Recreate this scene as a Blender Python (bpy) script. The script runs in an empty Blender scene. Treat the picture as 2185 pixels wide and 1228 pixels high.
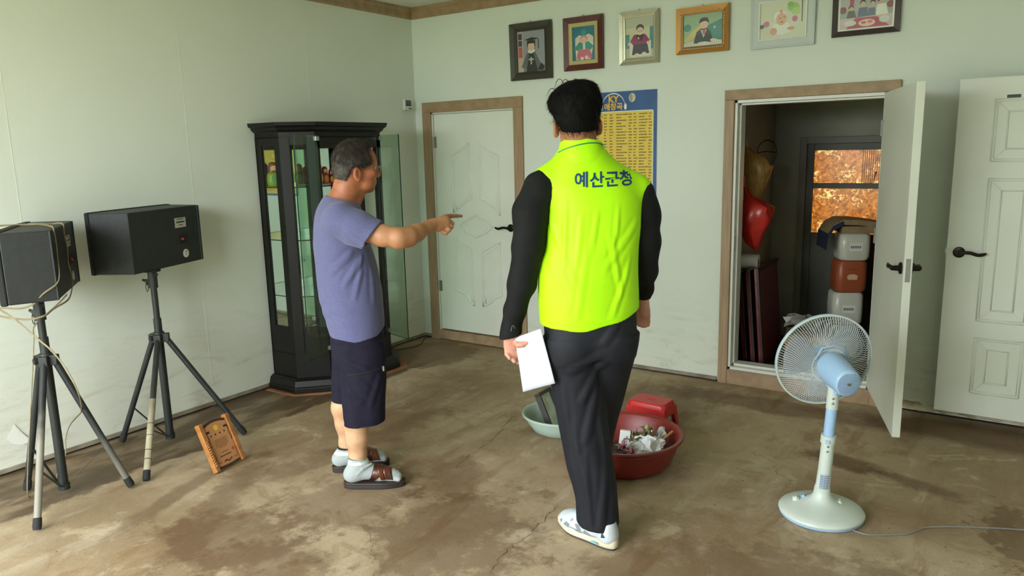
import bpy, math, random
import numpy as np
from mathutils import Vector, Matrix, Euler
from mathutils.bvhtree import BVHTree

scene = bpy.context.scene
col = scene.collection
PI = math.pi

# ------------------------------------------------------------------ camera
cam_data = bpy.data.cameras.new('camera')
cam = bpy.data.objects.new('camera', cam_data)
col.objects.link(cam)
scene.camera = cam
cam_data.sensor_width = 36.0
cam_data.lens = 36.0 * 1606.4 / 2185.0
cam_data.clip_start = 0.05
YAW, PITCH, ROLL = 0.5997, 0.183, -0.0241
_f = Vector((-math.sin(YAW) * math.cos(PITCH), math.cos(YAW) * math.cos(PITCH), -math.sin(PITCH)))
_r0 = Vector((math.cos(YAW), math.sin(YAW), 0))
_u0 = _r0.cross(_f)
_r = _r0 * math.cos(ROLL) + _u0 * math.sin(ROLL)
_u = -_r0 * math.sin(ROLL) + _u0 * math.cos(ROLL)
cam.matrix_world = Matrix(((_r.x, _u.x, -_f.x, 4.2625), (_r.y, _u.y, -_f.y, -4.8744), (_r.z, _u.z, -_f.z, 1.6), (0, 0, 0, 1)))

# ------------------------------------------------------------------ world, daylight, exposure
world = bpy.data.worlds.new('world')
scene.world = world
world.use_nodes = True
bg = world.node_tree.nodes['Background']
bg.inputs[0].default_value = (0.96, 1.0, 1.08, 1)
bg.inputs[1].default_value = 8.0
ROOM_X, ROOM_Y, ROOM_Z = 5.6, -5.8, 2.735
WIN = (0.25, 3.45, 0.08, 2.50)          # glazed front of the room: x0, x1, z0, z1 in the wall behind the camera
pd = bpy.data.lights.new('window_daylight', 'AREA')
pd.shape = 'RECTANGLE'
pd.size, pd.size_y = WIN[1] - WIN[0], WIN[3] - WIN[2]
pd.cycles.is_portal = True               # guides the sky light in through the opening
po = bpy.data.objects.new('window_daylight', pd)
po.location = ((WIN[0] + WIN[1]) / 2, ROOM_Y - 0.05, (WIN[2] + WIN[3]) / 2)
po.rotation_euler = (PI / 2, 0, 0)
col.objects.link(po)
vs = scene.view_settings
vs.view_transform = 'Standard'
vs.look = 'None'
vs.gamma = 1.0
vs.use_curve_mapping = False
vs.exposure = 0.99

# ------------------------------------------------------------------ helpers
def lin(c):
    o = []
    for v in c[:3]:
        v = v / 255.0
        o.append(v / 12.92 if v <= 0.04045 else ((v + 0.055) / 1.055) ** 2.4)
    return (o[0], o[1], o[2], 1.0)

def mat(name, c, rough=0.6, metal=0.0, c2=None, scale=8.0, stretch=(1, 1, 1), bump=0.0, bscale=40.0, spec=None,
        trans=0.0, alpha=1.0, emit=None, ramp=(0.35, 0.65), sheen=0.0, coat=0.0, detail=5.0):
    m = bpy.data.materials.new(name)
    m.use_nodes = True
    nt = m.node_tree
    b = nt.nodes['Principled BSDF']
    b.inputs['Base Color'].default_value = lin(c)
    b.inputs['Roughness'].default_value = rough
    b.inputs['Metallic'].default_value = metal
    if spec is not None: b.inputs['Specular IOR Level'].default_value = spec
    if trans: b.inputs['Transmission Weight'].default_value = trans
    if alpha < 1: b.inputs['Alpha'].default_value = alpha
    if sheen: b.inputs['Sheen Weight'].default_value = sheen
    if coat: b.inputs['Coat Weight'].default_value = coat
    if emit:
        b.inputs['Emission Color'].default_value = lin(emit[0])
        b.inputs['Emission Strength'].default_value = emit[1]
    if c2 or bump:
        tc = nt.nodes.new('ShaderNodeTexCoord')
        mp = nt.nodes.new('ShaderNodeMapping')
        mp.inputs['Scale'].default_value = stretch
        nt.links.new(tc.outputs['Object'], mp.inputs[0])
    if c2:
        n = nt.nodes.new('ShaderNodeTexNoise')
        n.inputs['Scale'].default_value = scale
        n.inputs['Detail'].default_value = detail
        nt.links.new(mp.outputs[0], n.inputs['Vector'])
        r = nt.nodes.new('ShaderNodeValToRGB')
        r.color_ramp.elements[0].position, r.color_ramp.elements[1].position = ramp
        r.color_ramp.elements[0].color = lin(c)
        r.color_ramp.elements[1].color = lin(c2)
        nt.links.new(n.outputs[0], r.inputs[0])
        nt.links.new(r.outputs[0], b.inputs['Base Color'])
    if bump:
        n2 = nt.nodes.new('ShaderNodeTexNoise')
        n2.inputs['Scale'].default_value = bscale
        n2.inputs['Detail'].default_value = 4
        nt.links.new(mp.outputs[0], n2.inputs['Vector'])
        bp = nt.nodes.new('ShaderNodeBump')
        bp.inputs['Strength'].default_value = bump
        bp.inputs['Distance'].default_value = 0.004
        nt.links.new(n2.outputs[0], bp.inputs['Height'])
        nt.links.new(bp.outputs[0], b.inputs['Normal'])
    return m

def nmath(nt, op, a, b=None, c=None, clamp=False):
    n = nt.nodes.new('ShaderNodeMath'); n.operation = op; n.use_clamp = clamp
    for i, v in enumerate((a, b, c)):
        if v is None: continue
        if isinstance(v, (int, float)): n.inputs[i].default_value = v
        else: nt.links.new(v, n.inputs[i])
    return n.outputs[0]

def nnoise(nt, vec, scale, detail=4, rough=0.5, stretch=None, dist=0.0):
    if stretch:
        mp = nt.nodes.new('ShaderNodeMapping'); mp.inputs['Scale'].default_value = stretch[0:3]
        if len(stretch) > 3: mp.inputs['Rotation'].default_value = (0, 0, stretch[3])
        nt.links.new(vec, mp.inputs[0]); vec = mp.outputs[0]
    n = nt.nodes.new('ShaderNodeTexNoise')
    n.inputs['Scale'].default_value = scale; n.inputs['Detail'].default_value = detail
    n.inputs['Roughness'].default_value = rough; n.inputs['Distortion'].default_value = dist
    nt.links.new(vec, n.inputs['Vector'])
    return n.outputs[0]

def nramp(nt, fac, p0, p1):
    n = nt.nodes.new('ShaderNodeMapRange'); n.interpolation_type = 'SMOOTHSTEP'
    n.inputs[1].default_value = p0; n.inputs[2].default_value = p1
    nt.links.new(fac, n.inputs[0]); return n.outputs[0]

def nmix(nt, fac, a, b):
    n = nt.nodes.new('ShaderNodeMix'); n.data_type = 'RGBA'
    for i, v in ((0, fac), (6, a), (7, b)):
        if isinstance(v, (int, float)): n.inputs[i].default_value = v
        elif isinstance(v, tuple): n.inputs[i].default_value = v
        else: nt.links.new(v, n.inputs[i])
    return n.outputs[2]

class MB:
    """collects shapes; build() links them as ONE mesh object"""
    def __init__(s): s.v, s.f, s.m, s.cur = [], [], [], 0
    def add(s, vs, fs):
        k = len(s.v); s.v += [tuple(p) for p in vs]; s.f += [tuple(i + k for i in f) for f in fs]; s.m += [s.cur] * len(fs); return s
    def box(s, a, b, T=None):
        (x0, y0, z0), (x1, y1, z1) = a, b
        vs = [(x0,y0,z0),(x1,y0,z0),(x1,y1,z0),(x0,y1,z0),(x0,y0,z1),(x1,y0,z1),(x1,y1,z1),(x0,y1,z1)]
        if T is not None: vs = [T @ Vector(p) for p in vs]
        return s.add(vs, [(3,2,1,0),(4,5,6,7),(0,1,5,4),(1,2,6,5),(2,3,7,6),(3,0,4,7)])
    def prism(s, poly, z0, z1, T=None):
        n = len(poly)
        vs = [(p[0], p[1], z0) for p in poly] + [(p[0], p[1], z1) for p in poly]
        if T is not None: vs = [T @ Vector(p) for p in vs]
        return s.add(vs, [tuple(range(n - 1, -1, -1)), tuple(range(n, 2 * n))] + [(i, (i + 1) % n, n + (i + 1) % n, n + i) for i in range(n)])
    def loft(s, rings, cap0=True, cap1=True, closed=True):
        n = len(rings[0]); vs = [p for r in rings for p in r]; fs = []
        for k in range(len(rings) - 1):
            for i in range(n if closed else n - 1):
                j = (i + 1) % n
                fs.append((k * n + i, k * n + j, (k + 1) * n + j, (k + 1) * n + i))
        if cap0: fs.append(tuple(range(n - 1, -1, -1)))
        if cap1: fs.append(tuple(range((len(rings) - 1) * n, len(rings) * n)))
        return s.add(vs, fs)
    def tube(s, pts, r, n=8, closed=False, caps=True, flat=1.0):
        pts = [Vector(p) for p in pts]; N = len(pts); rs = r if isinstance(r, (list, tuple)) else [r] * N
        rings = []; up = None
        for i, p in enumerate(pts):
            if closed: t = (pts[(i + 1) % N] - pts[i - 1])
            else: t = (pts[min(i + 1, N - 1)] - pts[max(i - 1, 0)])
            t.normalize()
            if up is None:
                up = Vector((0, 0, 1)) if abs(t.z) < 0.9 else Vector((1, 0, 0))
            a = t.cross(up)
            if a.length < 1e-5: a = t.cross(Vector((0, 1, 0)))
            a.normalize(); b = t.cross(a).normalized(); up = b if b.dot(up) > 0 else -b
            b = up
            rings.append([p + (a * math.cos(2 * PI * k / n) + b * flat * math.sin(2 * PI * k / n)) * rs[i] for k in range(n)])
        if closed: rings.append(rings[0]); caps = False
        return s.loft(rings, caps, caps)
    def lathe(s, prof, n=32, c=(0, 0, 0), T=None, sx=1.0, sy=1.0, cap=True):
        rings = []
        for r, z in prof:
            ring = [Vector((c[0] + sx * r * math.cos(2 * PI * k / n), c[1] + sy * r * math.sin(2 * PI * k / n), c[2] + z)) for k in range(n)]
            if T is not None: ring = [T @ p for p in ring]
            rings.append(ring)
        return s.loft(rings, cap and prof[0][0] > 1e-6, cap and prof[-1][0] > 1e-6)
    def mat(s, i): s.cur = i; return s
    def build(s, name, mats, parent=None, smooth=False, bevel=0.0, bseg=2, loc=None, rot=None, auto=None):
        me = bpy.data.meshes.new(name)
        me.from_pydata([tuple(p) for p in s.v], [], s.f)
        if not isinstance(mats, (list, tuple)): mats = [mats]
        for m in mats: me.materials.append(m)
        if len(mats) > 1:
            me.polygons.foreach_set('material_index', s.m)
        if smooth: me.polygons.foreach_set('use_smooth', [True] * len(me.polygons))
        me.update()
        o = bpy.data.objects.new(name, me); col.objects.link(o)
        if parent is not None: o.parent = parent
        if loc is not None: o.location = loc
        if rot is not None: o.rotation_euler = rot
        if bevel:
            b = o.modifiers.new('bevel', 'BEVEL'); b.width = bevel; b.segments = bseg; b.limit_method = 'ANGLE'; b.angle_limit = math.radians(40)
        if smooth and auto is not None:
            import bmesh
            bm = bmesh.new(); bm.from_mesh(me)
            for e in bm.edges:
                if len(e.link_faces) == 2 and e.calc_face_angle(0) > auto: e.smooth = False
            bm.to_mesh(me); bm.free()
        return o

def tag(o, label=None, cat=None, group=None, kind=None):
    if label: o['label'] = label
    if cat: o['category'] = cat
    if group: o['group'] = group
    if kind: o['kind'] = kind
    return o

def thing(name, label, cat, loc=(0, 0, 0), rz=0.0, group=None, rot=None, kind=None):
    o = bpy.data.objects.new(name, None); col.objects.link(o)
    o.empty_display_size = 0.1
    o.location = loc; o.rotation_euler = rot if rot else (0, 0, rz)
    return tag(o, label, cat, group, kind)

def struct(o, label=None, cat=None):
    o['kind'] = 'structure'
    return tag(o, label, cat)

def text_mesh(body, size, extrude=0.0, align='CENTER', bold=0.0, res=3):
    """vertices, faces of lettering lying in the XY plane"""
    t = bpy.data.curves.new('lettering', 'FONT'); t.body = body; t.size = size; t.extrude = extrude
    t.align_x = align; t.align_y = 'CENTER'; t.offset = bold; t.resolution_u = res
    o = bpy.data.objects.new('lettering', t); col.objects.link(o)
    bpy.context.view_layer.update()
    me = bpy.data.meshes.new_from_object(o.evaluated_get(bpy.context.evaluated_depsgraph_get()))
    vs = [v.co.copy() for v in me.vertices]; fs = [tuple(p.vertices) for p in me.polygons]
    bpy.data.objects.remove(o); bpy.data.curves.remove(t); bpy.data.meshes.remove(me)
    return vs, fs

def circle(cx, cy, rx, ry=None, n=20, a0=0.0, a1=2 * PI):
    ry = rx if ry is None else ry
    return [(cx + rx * math.cos(a0 + (a1 - a0) * k / n), cy + ry * math.sin(a0 + (a1 - a0) * k / n)) for k in range(n)]

def smooth_path(pts, per=6):
    P = [Vector(p) for p in pts]; out = []
    for i in range(len(P) - 1):
        p0, p1, p2, p3 = P[max(i - 1, 0)], P[i], P[i + 1], P[min(i + 2, len(P) - 1)]
        for k in range(per):
            t = k / per
            out.append(0.5 * ((2 * p1) + (-p0 + p2) * t + (2 * p0 - 5 * p1 + 4 * p2 - p3) * t * t + (-p0 + 3 * p1 - 3 * p2 + p3) * t ** 3))
    out.append(P[-1]); return out

# ------------------------------------------------------------------ the setting: materials
def floor_material():
    m = bpy.data.materials.new('muddy_concrete'); m.use_nodes = True; nt = m.node_tree
    b = nt.nodes['Principled BSDF']
    pos = nt.nodes.new('ShaderNodeNewGeometry').outputs['Position']
    sx = nt.nodes.new('ShaderNodeSeparateXYZ'); nt.links.new(pos, sx.inputs[0]); X, Y = sx.outputs[0], sx.outputs[1]
    big = nnoise(nt, pos, 0.9, 5, 0.6, dist=0.6)
    streak = nnoise(nt, pos, 2.2, 6, 0.62, (2.4, 0.55, 1, -0.42), 0.5)
    mid = nnoise(nt, pos, 4.5, 7, 0.68, dist=0.8)
    fine = nnoise(nt, pos, 38, 6, 0.7)
    c = nmix(nt, nramp(nt, big, 0.36, 0.66), lin((142, 122, 92)), lin((178, 160, 130)))
    c = nmix(nt, nmath(nt, 'MULTIPLY', nramp(nt, streak, 0.54, 0.74), 0.42), c, lin((200, 190, 166)))
    c = nmix(nt, nmath(nt, 'MULTIPLY', nramp(nt, streak, 0.46, 0.30), 0.62), c, lin((126, 96, 60)))
    c = nmix(nt, nmath(nt, 'MULTIPLY', nramp(nt, mid, 0.52, 0.66), 0.5), c, lin((132, 104, 70)))
    c = nmix(nt, nmath(nt, 'MULTIPLY', nramp(nt, mid, 0.44, 0.33), 0.42), c, lin((205, 190, 158)))
    c = nmix(nt, nmath(nt, 'MULTIPLY', nramp(nt, fine, 0.54, 0.72), 0.35), c, lin((120, 92, 60)))
    c = nmix(nt, nmath(nt, 'MULTIPLY', nramp(nt, fine, 0.42, 0.28), 0.25), c, lin((214, 200, 176)))
    grain = nnoise(nt, pos, 150, 5, 0.75)
    c = nmix(nt, nmath(nt, 'MULTIPLY', nramp(nt, grain, 0.50, 0.70), 0.34), c, lin((96, 76, 50)))
    c = nmix(nt, nmath(nt, 'MULTIPLY', nramp(nt, grain, 0.46, 0.30), 0.26), c, lin((206, 194, 168)))
    wob = nmath(nt, 'SUBTRACT', nnoise(nt, pos, 3.0, 6, 0.65), 0.5)
    wob2 = nmath(nt, 'SUBTRACT', nnoise(nt, pos, 9.0, 6, 0.7), 0.5)
    def patch(cx, cy, rx, ry, rot, w1, w2, soft):
        mp = nt.nodes.new('ShaderNodeMapping'); mp.vector_type = 'TEXTURE'
        mp.inputs['Location'].default_value = (cx, cy, 0); mp.inputs['Rotation'].default_value = (0, 0, rot); mp.inputs['Scale'].default_value = (rx, ry, 1)
        nt.links.new(pos, mp.inputs[0])
        ln = nt.nodes.new('ShaderNodeVectorMath'); ln.operation = 'LENGTH'
        fl_ = nt.nodes.new('ShaderNodeVectorMath'); fl_.operation = 'MULTIPLY'; fl_.inputs[1].default_value = (1, 1, 0)
        nt.links.new(mp.outputs[0], fl_.inputs[0]); nt.links.new(fl_.outputs[0], ln.inputs[0])
        d = nmath(nt, 'ADD', ln.outputs['Value'], nmath(nt, 'ADD', nmath(nt, 'MULTIPLY', wob, w1), nmath(nt, 'MULTIPLY', wob2, w2)))
        return nramp(nt, d, 1.0 + soft, 1.0 - soft)
    # dark damp band left along the left wall, its edge wandering
    edge = nmath(nt, 'ADD', X, nmath(nt, 'ADD', nmath(nt, 'MULTIPLY', wob, 0.26), nmath(nt, 'MULTIPLY', wob2, 0.12)))
    wet = nramp(nt, edge, 0.60, 0.565)
    wet = nmath(nt, 'MULTIPLY', wet, nramp(nt, Y, -0.05, -0.95))
    wetv = nmath(nt, 'MULTIPLY', wet, nmath(nt, 'ADD', 0.45, nmath(nt, 'MULTIPLY', 0.55, nramp(nt, nnoise(nt, pos, 2.6, 5, 0.6, (2.5, 0.8, 1)), 0.36, 0.56))))
    # mark of the same water by the corner and along the far wall, puddle marks by the doors
    marks = [(wetv, 0.86, (70, 53, 32))]
    for a in [(0.42, -0.42, 0.34, 0.40, 0.3, 1.0, 0.9, 0.10, 0.55), (3.62, -0.98, 0.080, 0.20, 1.35, 1.6, 1.6, 0.35, 0.75), (3.95, -1.08, 0.060, 0.24, 1.30, 2.0, 1.8, 0.40, 0.6),
              (4.40, -0.24, 0.95, 0.20, 0.0, 0.9, 0.5, 0.35, 0.8), (4.42, -1.45, 0.17, 0.30, 0.3, 1.6, 3.4, 0.16, 0.62),
              (2.38, -2.58, 0.34, 0.40, 0.5, 2.2, 2.2, 0.25, 0.55), (2.05, -2.15, 0.16, 0.26, 0.4, 2.0, 1.6, 0.30, 0.5),
              (1.72, -2.62, 0.26, 0.36, -0.3, 2.2, 2.0, 0.3, 0.45), (3.55, -2.35, 0.55, 0.35, 0.4, 2.4, 2.2, 0.25, 0.45),
              (3.05, -0.32, 0.75, 0.13, 0.0, 1.4, 1.0, 0.3, 0.5), (1.10, -1.55, 0.25, 0.75, 0.1, 2.0, 1.6, 0.4, 0.4),
              (2.35, -0.75, 0.6, 0.4, 0.3, 2.0, 1.4, 0.5, 0.35),
              (1.30, -3.02, 0.10, 0.60, 0.55, 2.0, 2.2, 0.35, 0.5), (1.62, -3.10, 0.30, 0.30, 0.2, 2.6, 2.6, 0.3, 0.5), (1.30, -2.05, 0.10, 0.75, -0.12, 2.0, 2.0, 0.4, 0.42), (0.98, -2.95, 0.05, 0.40, 0.30, 2.0, 1.6, 0.35, 0.5), (1.9, -3.2, 0.22, 0.25, 0.2, 2.4, 3.0, 0.3, 0.5)]:
        marks.append((patch(*a[:8]), a[8], (92, 66, 40)))
    for f, s, cc in marks:
        c = nmix(nt, nmath(nt, 'MULTIPLY', f, s), c, lin(cc))
    spots = nnoise(nt, pos, 70, 3, 0.5)
    c = nmix(nt, nmath(nt, 'MULTIPLY', nramp(nt, spots, 0.70, 0.74), 0.7), c, lin((70, 52, 34)))
    nt.links.new(c, b.inputs['Base Color'])
    rr = nmath(nt, 'SUBTRACT', 0.72, nmath(nt, 'MULTIPLY', wetv, 0.22)); nt.links.new(rr, b.inputs['Roughness'])
    b.inputs['Specular IOR Level'].default_value = 0.35
    h = nmath(nt, 'ADD', nmath(nt, 'MULTIPLY', mid, 0.6), nmath(nt, 'MULTIPLY', fine, 0.35))
    bp = nt.nodes.new('ShaderNodeBump'); bp.inputs['Strength'].default_value = 0.35; bp.inputs['Distance'].default_value = 0.006
    nt.links.new(h, bp.inputs['Height']); nt.links.new(bp.outputs[0], b.inputs['Normal'])
    return m

def wall_material(name, base, stain_h, axis, strength):
    """pale wallpaper with the brown tide marks of a flood on its lower part"""
    m = bpy.data.materials.new(name); m.use_nodes = True; nt = m.node_tree
    b = nt.nodes['Principled BSDF']
    pos = nt.nodes.new('ShaderNodeNewGeometry').outputs['Position']
    sx = nt.nodes.new('ShaderNodeSeparateXYZ'); nt.links.new(pos, sx.inputs[0]); Z = sx.outputs[2]
    cloud = nnoise(nt, pos, 1.6, 4, 0.5)
    c = nmix(nt, cloud, lin(base), lin(tuple(v - 7 for v in base)))
    w = nmath(nt, 'SUBTRACT', nnoise(nt, pos, 1.7, 4, 0.55), 0.5)
    zz = nmath(nt, 'ADD', Z, nmath(nt, 'MULTIPLY', w, 0.5))
    fade = nramp(nt, zz, stain_h, 0.02)
    streak = nnoise(nt, pos, 3.0, 6, 0.68, (1.0, 1.0, 4.2), 0.8)
    f = nmath(nt, 'MULTIPLY', fade, nmath(nt, 'MULTIPLY', nramp(nt, streak, 0.45, 0.80), strength))
    c = nmix(nt, f, c, lin((150, 126, 84)))
    c = nmix(nt, nmath(nt, 'MULTIPLY', fade, strength * 0.38), c, lin((188, 170, 128)))
    sp = nramp(nt, nnoise(nt, pos, 55, 3, 0.6), 0.68, 0.74)
    c = nmix(nt, nmath(nt, 'MULTIPLY', nmath(nt, 'MULTIPLY', sp, fade), 0.55), c, lin((96, 76, 48)))
    nt.links.new(c, b.inputs['Base Color']); b.inputs['Roughness'].default_value = 0.75
    b.inputs['Specular IOR Level'].default_value = 0.25
    bp = nt.nodes.new('ShaderNodeBump'); bp.inputs['Strength'].default_value = 0.12; bp.inputs['Distance'].default_value = 0.003
    nt.links.new(nnoise(nt, pos, 130, 2, 0.5), bp.inputs['Height']); nt.links.new(bp.outputs[0], b.inputs['Normal'])
    return m

M_floor = floor_material()
M_wallA = wall_material('wallpaper_left', (222, 228, 216), 0.90, 'y', 0.50)
M_wallB = wall_material('wallpaper_back', (222, 230, 220), 0.75, 'x', 0.48)
M_ceil = mat('ceiling_paper', (226, 226, 216), 0.8, c2=(218, 218, 206), scale=3, bump=0.1, bscale=90)
M_wood = mat('taupe_wood_trim', (164, 138, 106), 0.55, c2=(146, 120, 90), scale=5, stretch=(3, 3, 3), bump=0.05, bscale=60)
M_grain = mat('taupe_wood_grain', (168, 142, 110), 0.5, c2=(148, 122, 92), scale=6, stretch=(14, 14, 0.6))
M_strip = mat('grey_board_edge', (150, 143, 124), 0.8, c2=(120, 110, 90), scale=9)
M_gap_shade = mat('gap_shade_paint', (28, 24, 20), 0.9)
M_door = mat('white_door_paint', (226, 230, 218), 0.45, c2=(220, 223, 210), scale=2.5, bump=0.04, bscale=200)
M_jamb = mat('white_metal_jamb', (214, 216, 206), 0.35)
M_steel = mat('steel', (170, 172, 170), 0.3, 1.0)
M_bronze = mat('dark_bronze', (46, 40, 34), 0.32, 0.85)
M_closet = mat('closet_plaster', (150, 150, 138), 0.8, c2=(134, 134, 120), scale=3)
M_plaster = mat('bare_plaster', (200, 190, 168), 0.9, c2=(150, 130, 100), scale=12, bump=0.5, bscale=40)

def wall_with_holes(name, x0, x1, z0, z1, holes, y0, y1, m, rot=None):
    """wall in the XZ plane, solid between y0 and y1, with rectangular openings"""
    xs = sorted({x0, x1, *[h[0] for h in holes], *[h[1] for h in holes]}); zs = sorted({z0, z1, *[h[2] for h in holes], *[h[3] for h in holes]})
    mb = MB()
    inside = lambda a, c: any(h[0] < a < h[1] and h[2] < c < h[3] for h in holes)
    cells = {}
    for i in range(len(xs) - 1):
        for k in range(len(zs) - 1):
            cells[i, k] = not inside((xs[i] + xs[i + 1]) / 2, (zs[k] + zs[k + 1]) / 2)
    for (i, k), ok in cells.items():
        if not ok: continue
        a, b, c, d = xs[i], xs[i + 1], zs[k], zs[k + 1]
        mb.add([(a, y0, c), (b, y0, c), (b, y0, d), (a, y0, d)], [(0, 1, 2, 3)])
        mb.add([(a, y1, c), (b, y1, c), (b, y1, d), (a, y1, d)], [(3, 2, 1, 0)])
        for di, dk, q in ((-1, 0, [(a, y0, c), (a, y0, d), (a, y1, d), (a, y1, c)]), (1, 0, [(b, y0, d), (b, y0, c), (b, y1, c), (b, y1, d)]),
                          (0, -1, [(b, y0, c), (a, y0, c), (a, y1, c), (b, y1, c)]), (0, 1, [(a, y0, d), (b, y0, d), (b, y1, d), (a, y1, d)])):
            if not cells.get((i + di, k + dk), False): mb.add(q, [(0, 1, 2, 3)])
    return struct(mb.build(name, m, rot=rot))

H = ROOM_Z
# ------------------------------------------------------------------ floor, walls, ceiling
floor = struct(MB().box((-0.15, ROOM_Y - 0.15, -0.1), (ROOM_X + 0.15, 0.12, 0.0)).build('floor', M_floor), 'stained bare concrete floor with mud streaks and cracks')
wall_left = struct(MB().box((-0.15, ROOM_Y - 0.15, 0.012), (0.0, 0.15, H)).build('wall_left', M_wallA), 'pale papered wall behind the loudspeakers')
D1 = (0.16, 1.035, 0.0, 1.945); D2 = (2.665, 3.585, 0.0, 1.895)
wall_back = wall_with_holes('wall_back', 0.0, ROOM_X + 0.15, 0.012, H, [(D1[0], D1[1], 0.012, D1[3]), (D2[0], D2[1], 0.012, D2[3])], 0.0, 0.12, M_wallB)
wall_back['label'] = 'pale papered wall with the row of photographs'
wall_right = struct(MB().box((ROOM_X, ROOM_Y - 0.15, 0.0), (ROOM_X + 0.15, 0.0, H)).build('wall_right', M_wallB))
wall_rear = wall_with_holes('wall_rear', 0.0, ROOM_X, 0.0, H, [(WIN[0], WIN[1], WIN[2], WIN[3])], ROOM_Y - 0.15, ROOM_Y, M_wallB)
ceiling = struct(MB().box((-0.15, ROOM_Y - 0.15, H), (ROOM_X + 0.15, 0.15, H + 0.1)).build('ceiling', M_ceil))
# crown moulding (brown strip, its lower edge at 2.647 m)
cm = [(0, 2.647), (0.012, 2.647), (0.020, 2.66), (0.022, 2.70), (0.034, 2.715), (0.036, H), (0, H)]
trim_1 = MB().loft([[(p[0], ROOM_Y, p[1]) for p in cm], [(p[0], -p[0], p[1]) for p in cm]])
struct(trim_1.build('trim_1', M_wood), 'brown crown moulding along the left wall')
trim_2 = MB().loft([[(p[0], -p[0], p[1]) for p in cm], [(ROOM_X, -p[0], p[1]) for p in cm]])
struct(trim_2.build('trim_2', M_wood), 'brown crown moulding along the far wall')
# grey board edge at the foot of the walls, standing clear of the floor
struct(MB().box((0, ROOM_Y, 0.010), (0.010, 0, 0.034)).build('baseboard_left', M_strip, bevel=0.002))
bb = MB()
for a, b in ((0.0, 0.085), (1.075, 2.61)): bb.box((a, -0.010, 0.010), (b, 0, 0.034))
struct(bb.build('baseboard_back', M_strip, bevel=0.002))
# dark strip below the boards, the shade of the gap put into its colour
struct(MB().box((-0.10, ROOM_Y, -0.01), (-0.004, 0.1, 0.013)).box((-0.1, 0.004, -0.01), (D1[0], 0.1, 0.013)).box((D1[1], 0.004, -0.01), (D2[0], 0.1, 0.013)).box((D2[1], 0.004, -0.01), (ROOM_X, 0.1, 0.013)).build('shade_strip', M_gap_shade), 'dark strip painted as the shade in the gap under the wall boards')
# ragged bare plaster foot of the wall right of the open door
rng = random.Random(5); pl = []; n = 60
for k in range(n + 1):
    x = 3.64 + (ROOM_X - 3.64) * k / n
    pl.append((x, 0.052 + 0.016 * rng.random() if k else 0.05))
ring0 = [(x, -0.002, 0.012 + 0.012 * rng.random()) for x, _ in pl]; mb = MB()
for k in range(n):
    a, b = pl[k], pl[k + 1]
    mb.add([(a[0], -0.006, ring0[k][2]), (b[0], -0.006, ring0[k + 1][2]), (b[0], -0.004, b[1]), (a[0], -0.004, a[1]), (a[0], 0, ring0[k][2]), (b[0], 0, ring0[k + 1][2])],
           [(0, 1, 2, 3), (4, 5, 1, 0)])
struct(mb.build('trim_4', M_plaster), 'crumbling plaster at the foot of the far wall')
struct(MB().box((-0.15, 0.12, 0.0), (2.5, 0.26, H)).build('blocker_wall', mat('blocker_grey', (90, 86, 76), 0.9)), 'added unseen wall blocking light behind the closed door')  # unseen wall added to stop sky light leaking in round the closed door
struct(MB().box((3.95, 0.12, 0.0), (ROOM_X + 0.15, 0.2, H)).build('blocker_wall', bpy.data.materials['blocker_grey']))  # second added blocker, out of view past the storeroom
# paper joints on the left wall
for y in (-1.12, -2.105, -3.09, -4.075):
    MB().box((-0.0002, y - 0.0012, 0.04), (0.0009, y + 0.0012, 2.647)).build('paper_seam', M_wallA, wall_left)
# cracks in the concrete
M_crack = mat('crack_dirt', (92, 68, 42), 0.95)
def crack(pts, w, seed):
    r = random.Random(seed); P = smooth_path([(a, b, 0) for a, b in pts], 9); mb = MB(); L = []; R = []
    for i, p in enumerate(P):
        t = (P[min(i + 1, len(P) - 1)] - P[max(i - 1, 0)]).normalized(); nrm = Vector((-t.y, t.x, 0))
        q = p + nrm * (r.random() - 0.5) * 0.022; ww = w * 0.55 * (0.2 + 1.0 * r.random()) * (0.5 if i in (0, len(P) - 1) else 1)
        L.append((q + nrm * ww)[:2] + (0.0006,)); R.append((q - nrm * ww)[:2] + (0.0006,))
    k = len(P)
    mb.add(L + R, [(i, i + 1, k + i + 1, k + i) for i in range(k - 1)])
    mb.build('crack', M_crack, floor)
CRACKS = []
# window of the room's front and its frame, behind the camera
M_alu = mat('grey_aluminium', (150, 150, 146), 0.4, 0.6)
wf = thing('window_1', 'wide glazed front of the room behind the viewer', None, ((WIN[0] + WIN[1]) / 2, ROOM_Y - 0.08, 0)); wf['kind'] = 'structure'
hw = (WIN[1] - WIN[0]) / 2
fr = MB().box((-hw, -0.03, WIN[2]), (hw, 0.03, WIN[2] + 0.05)).box((-hw, -0.03, WIN[3] - 0.05), (hw, 0.03, WIN[3]))
for x in (-hw, -hw / 3, hw / 3, hw - 0.05): fr.box((x, -0.03, WIN[2]), (x + 0.05, 0.03, WIN[3]))
fr.build('window_frame', M_alu, wf)

# ------------------------------------------------------------------ garden outside the front (seen only in reflections)
M_lawn = mat('garden_ground_paving', (168, 164, 140), 0.9, c2=(140, 140, 110), scale=6)
M_hedge = mat('hedge_leaf', (140, 170, 90), 0.8, c2=(96, 128, 60), scale=9)
struct(MB().box((-14, -24, -0.35), (18, ROOM_Y - 0.15, -0.25)).build('garden_ground', M_lawn))
rng = random.Random(11); hb = MB()
N = 60; rows = 12; grid = []
for j in range(rows + 1):
    row = []
    for i in range(N + 1):
        x = -12 + 28 * i / N; z = -0.3 + 2.1 * j / rows + (0.25 * rng.random() if j == rows else 0)
        row.append((x, -15.5 + 0.5 * rng.random() - 0.25 * (j / rows), z))
    grid.append(row)
top = [(p[0], -17.5, p[2] - 0.2) for p in grid[-1]]; grid.append(top); grid.append([(p[0], -17.6, -0.3) for p in top])
hb.loft(grid, False, False, closed=False)
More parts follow.
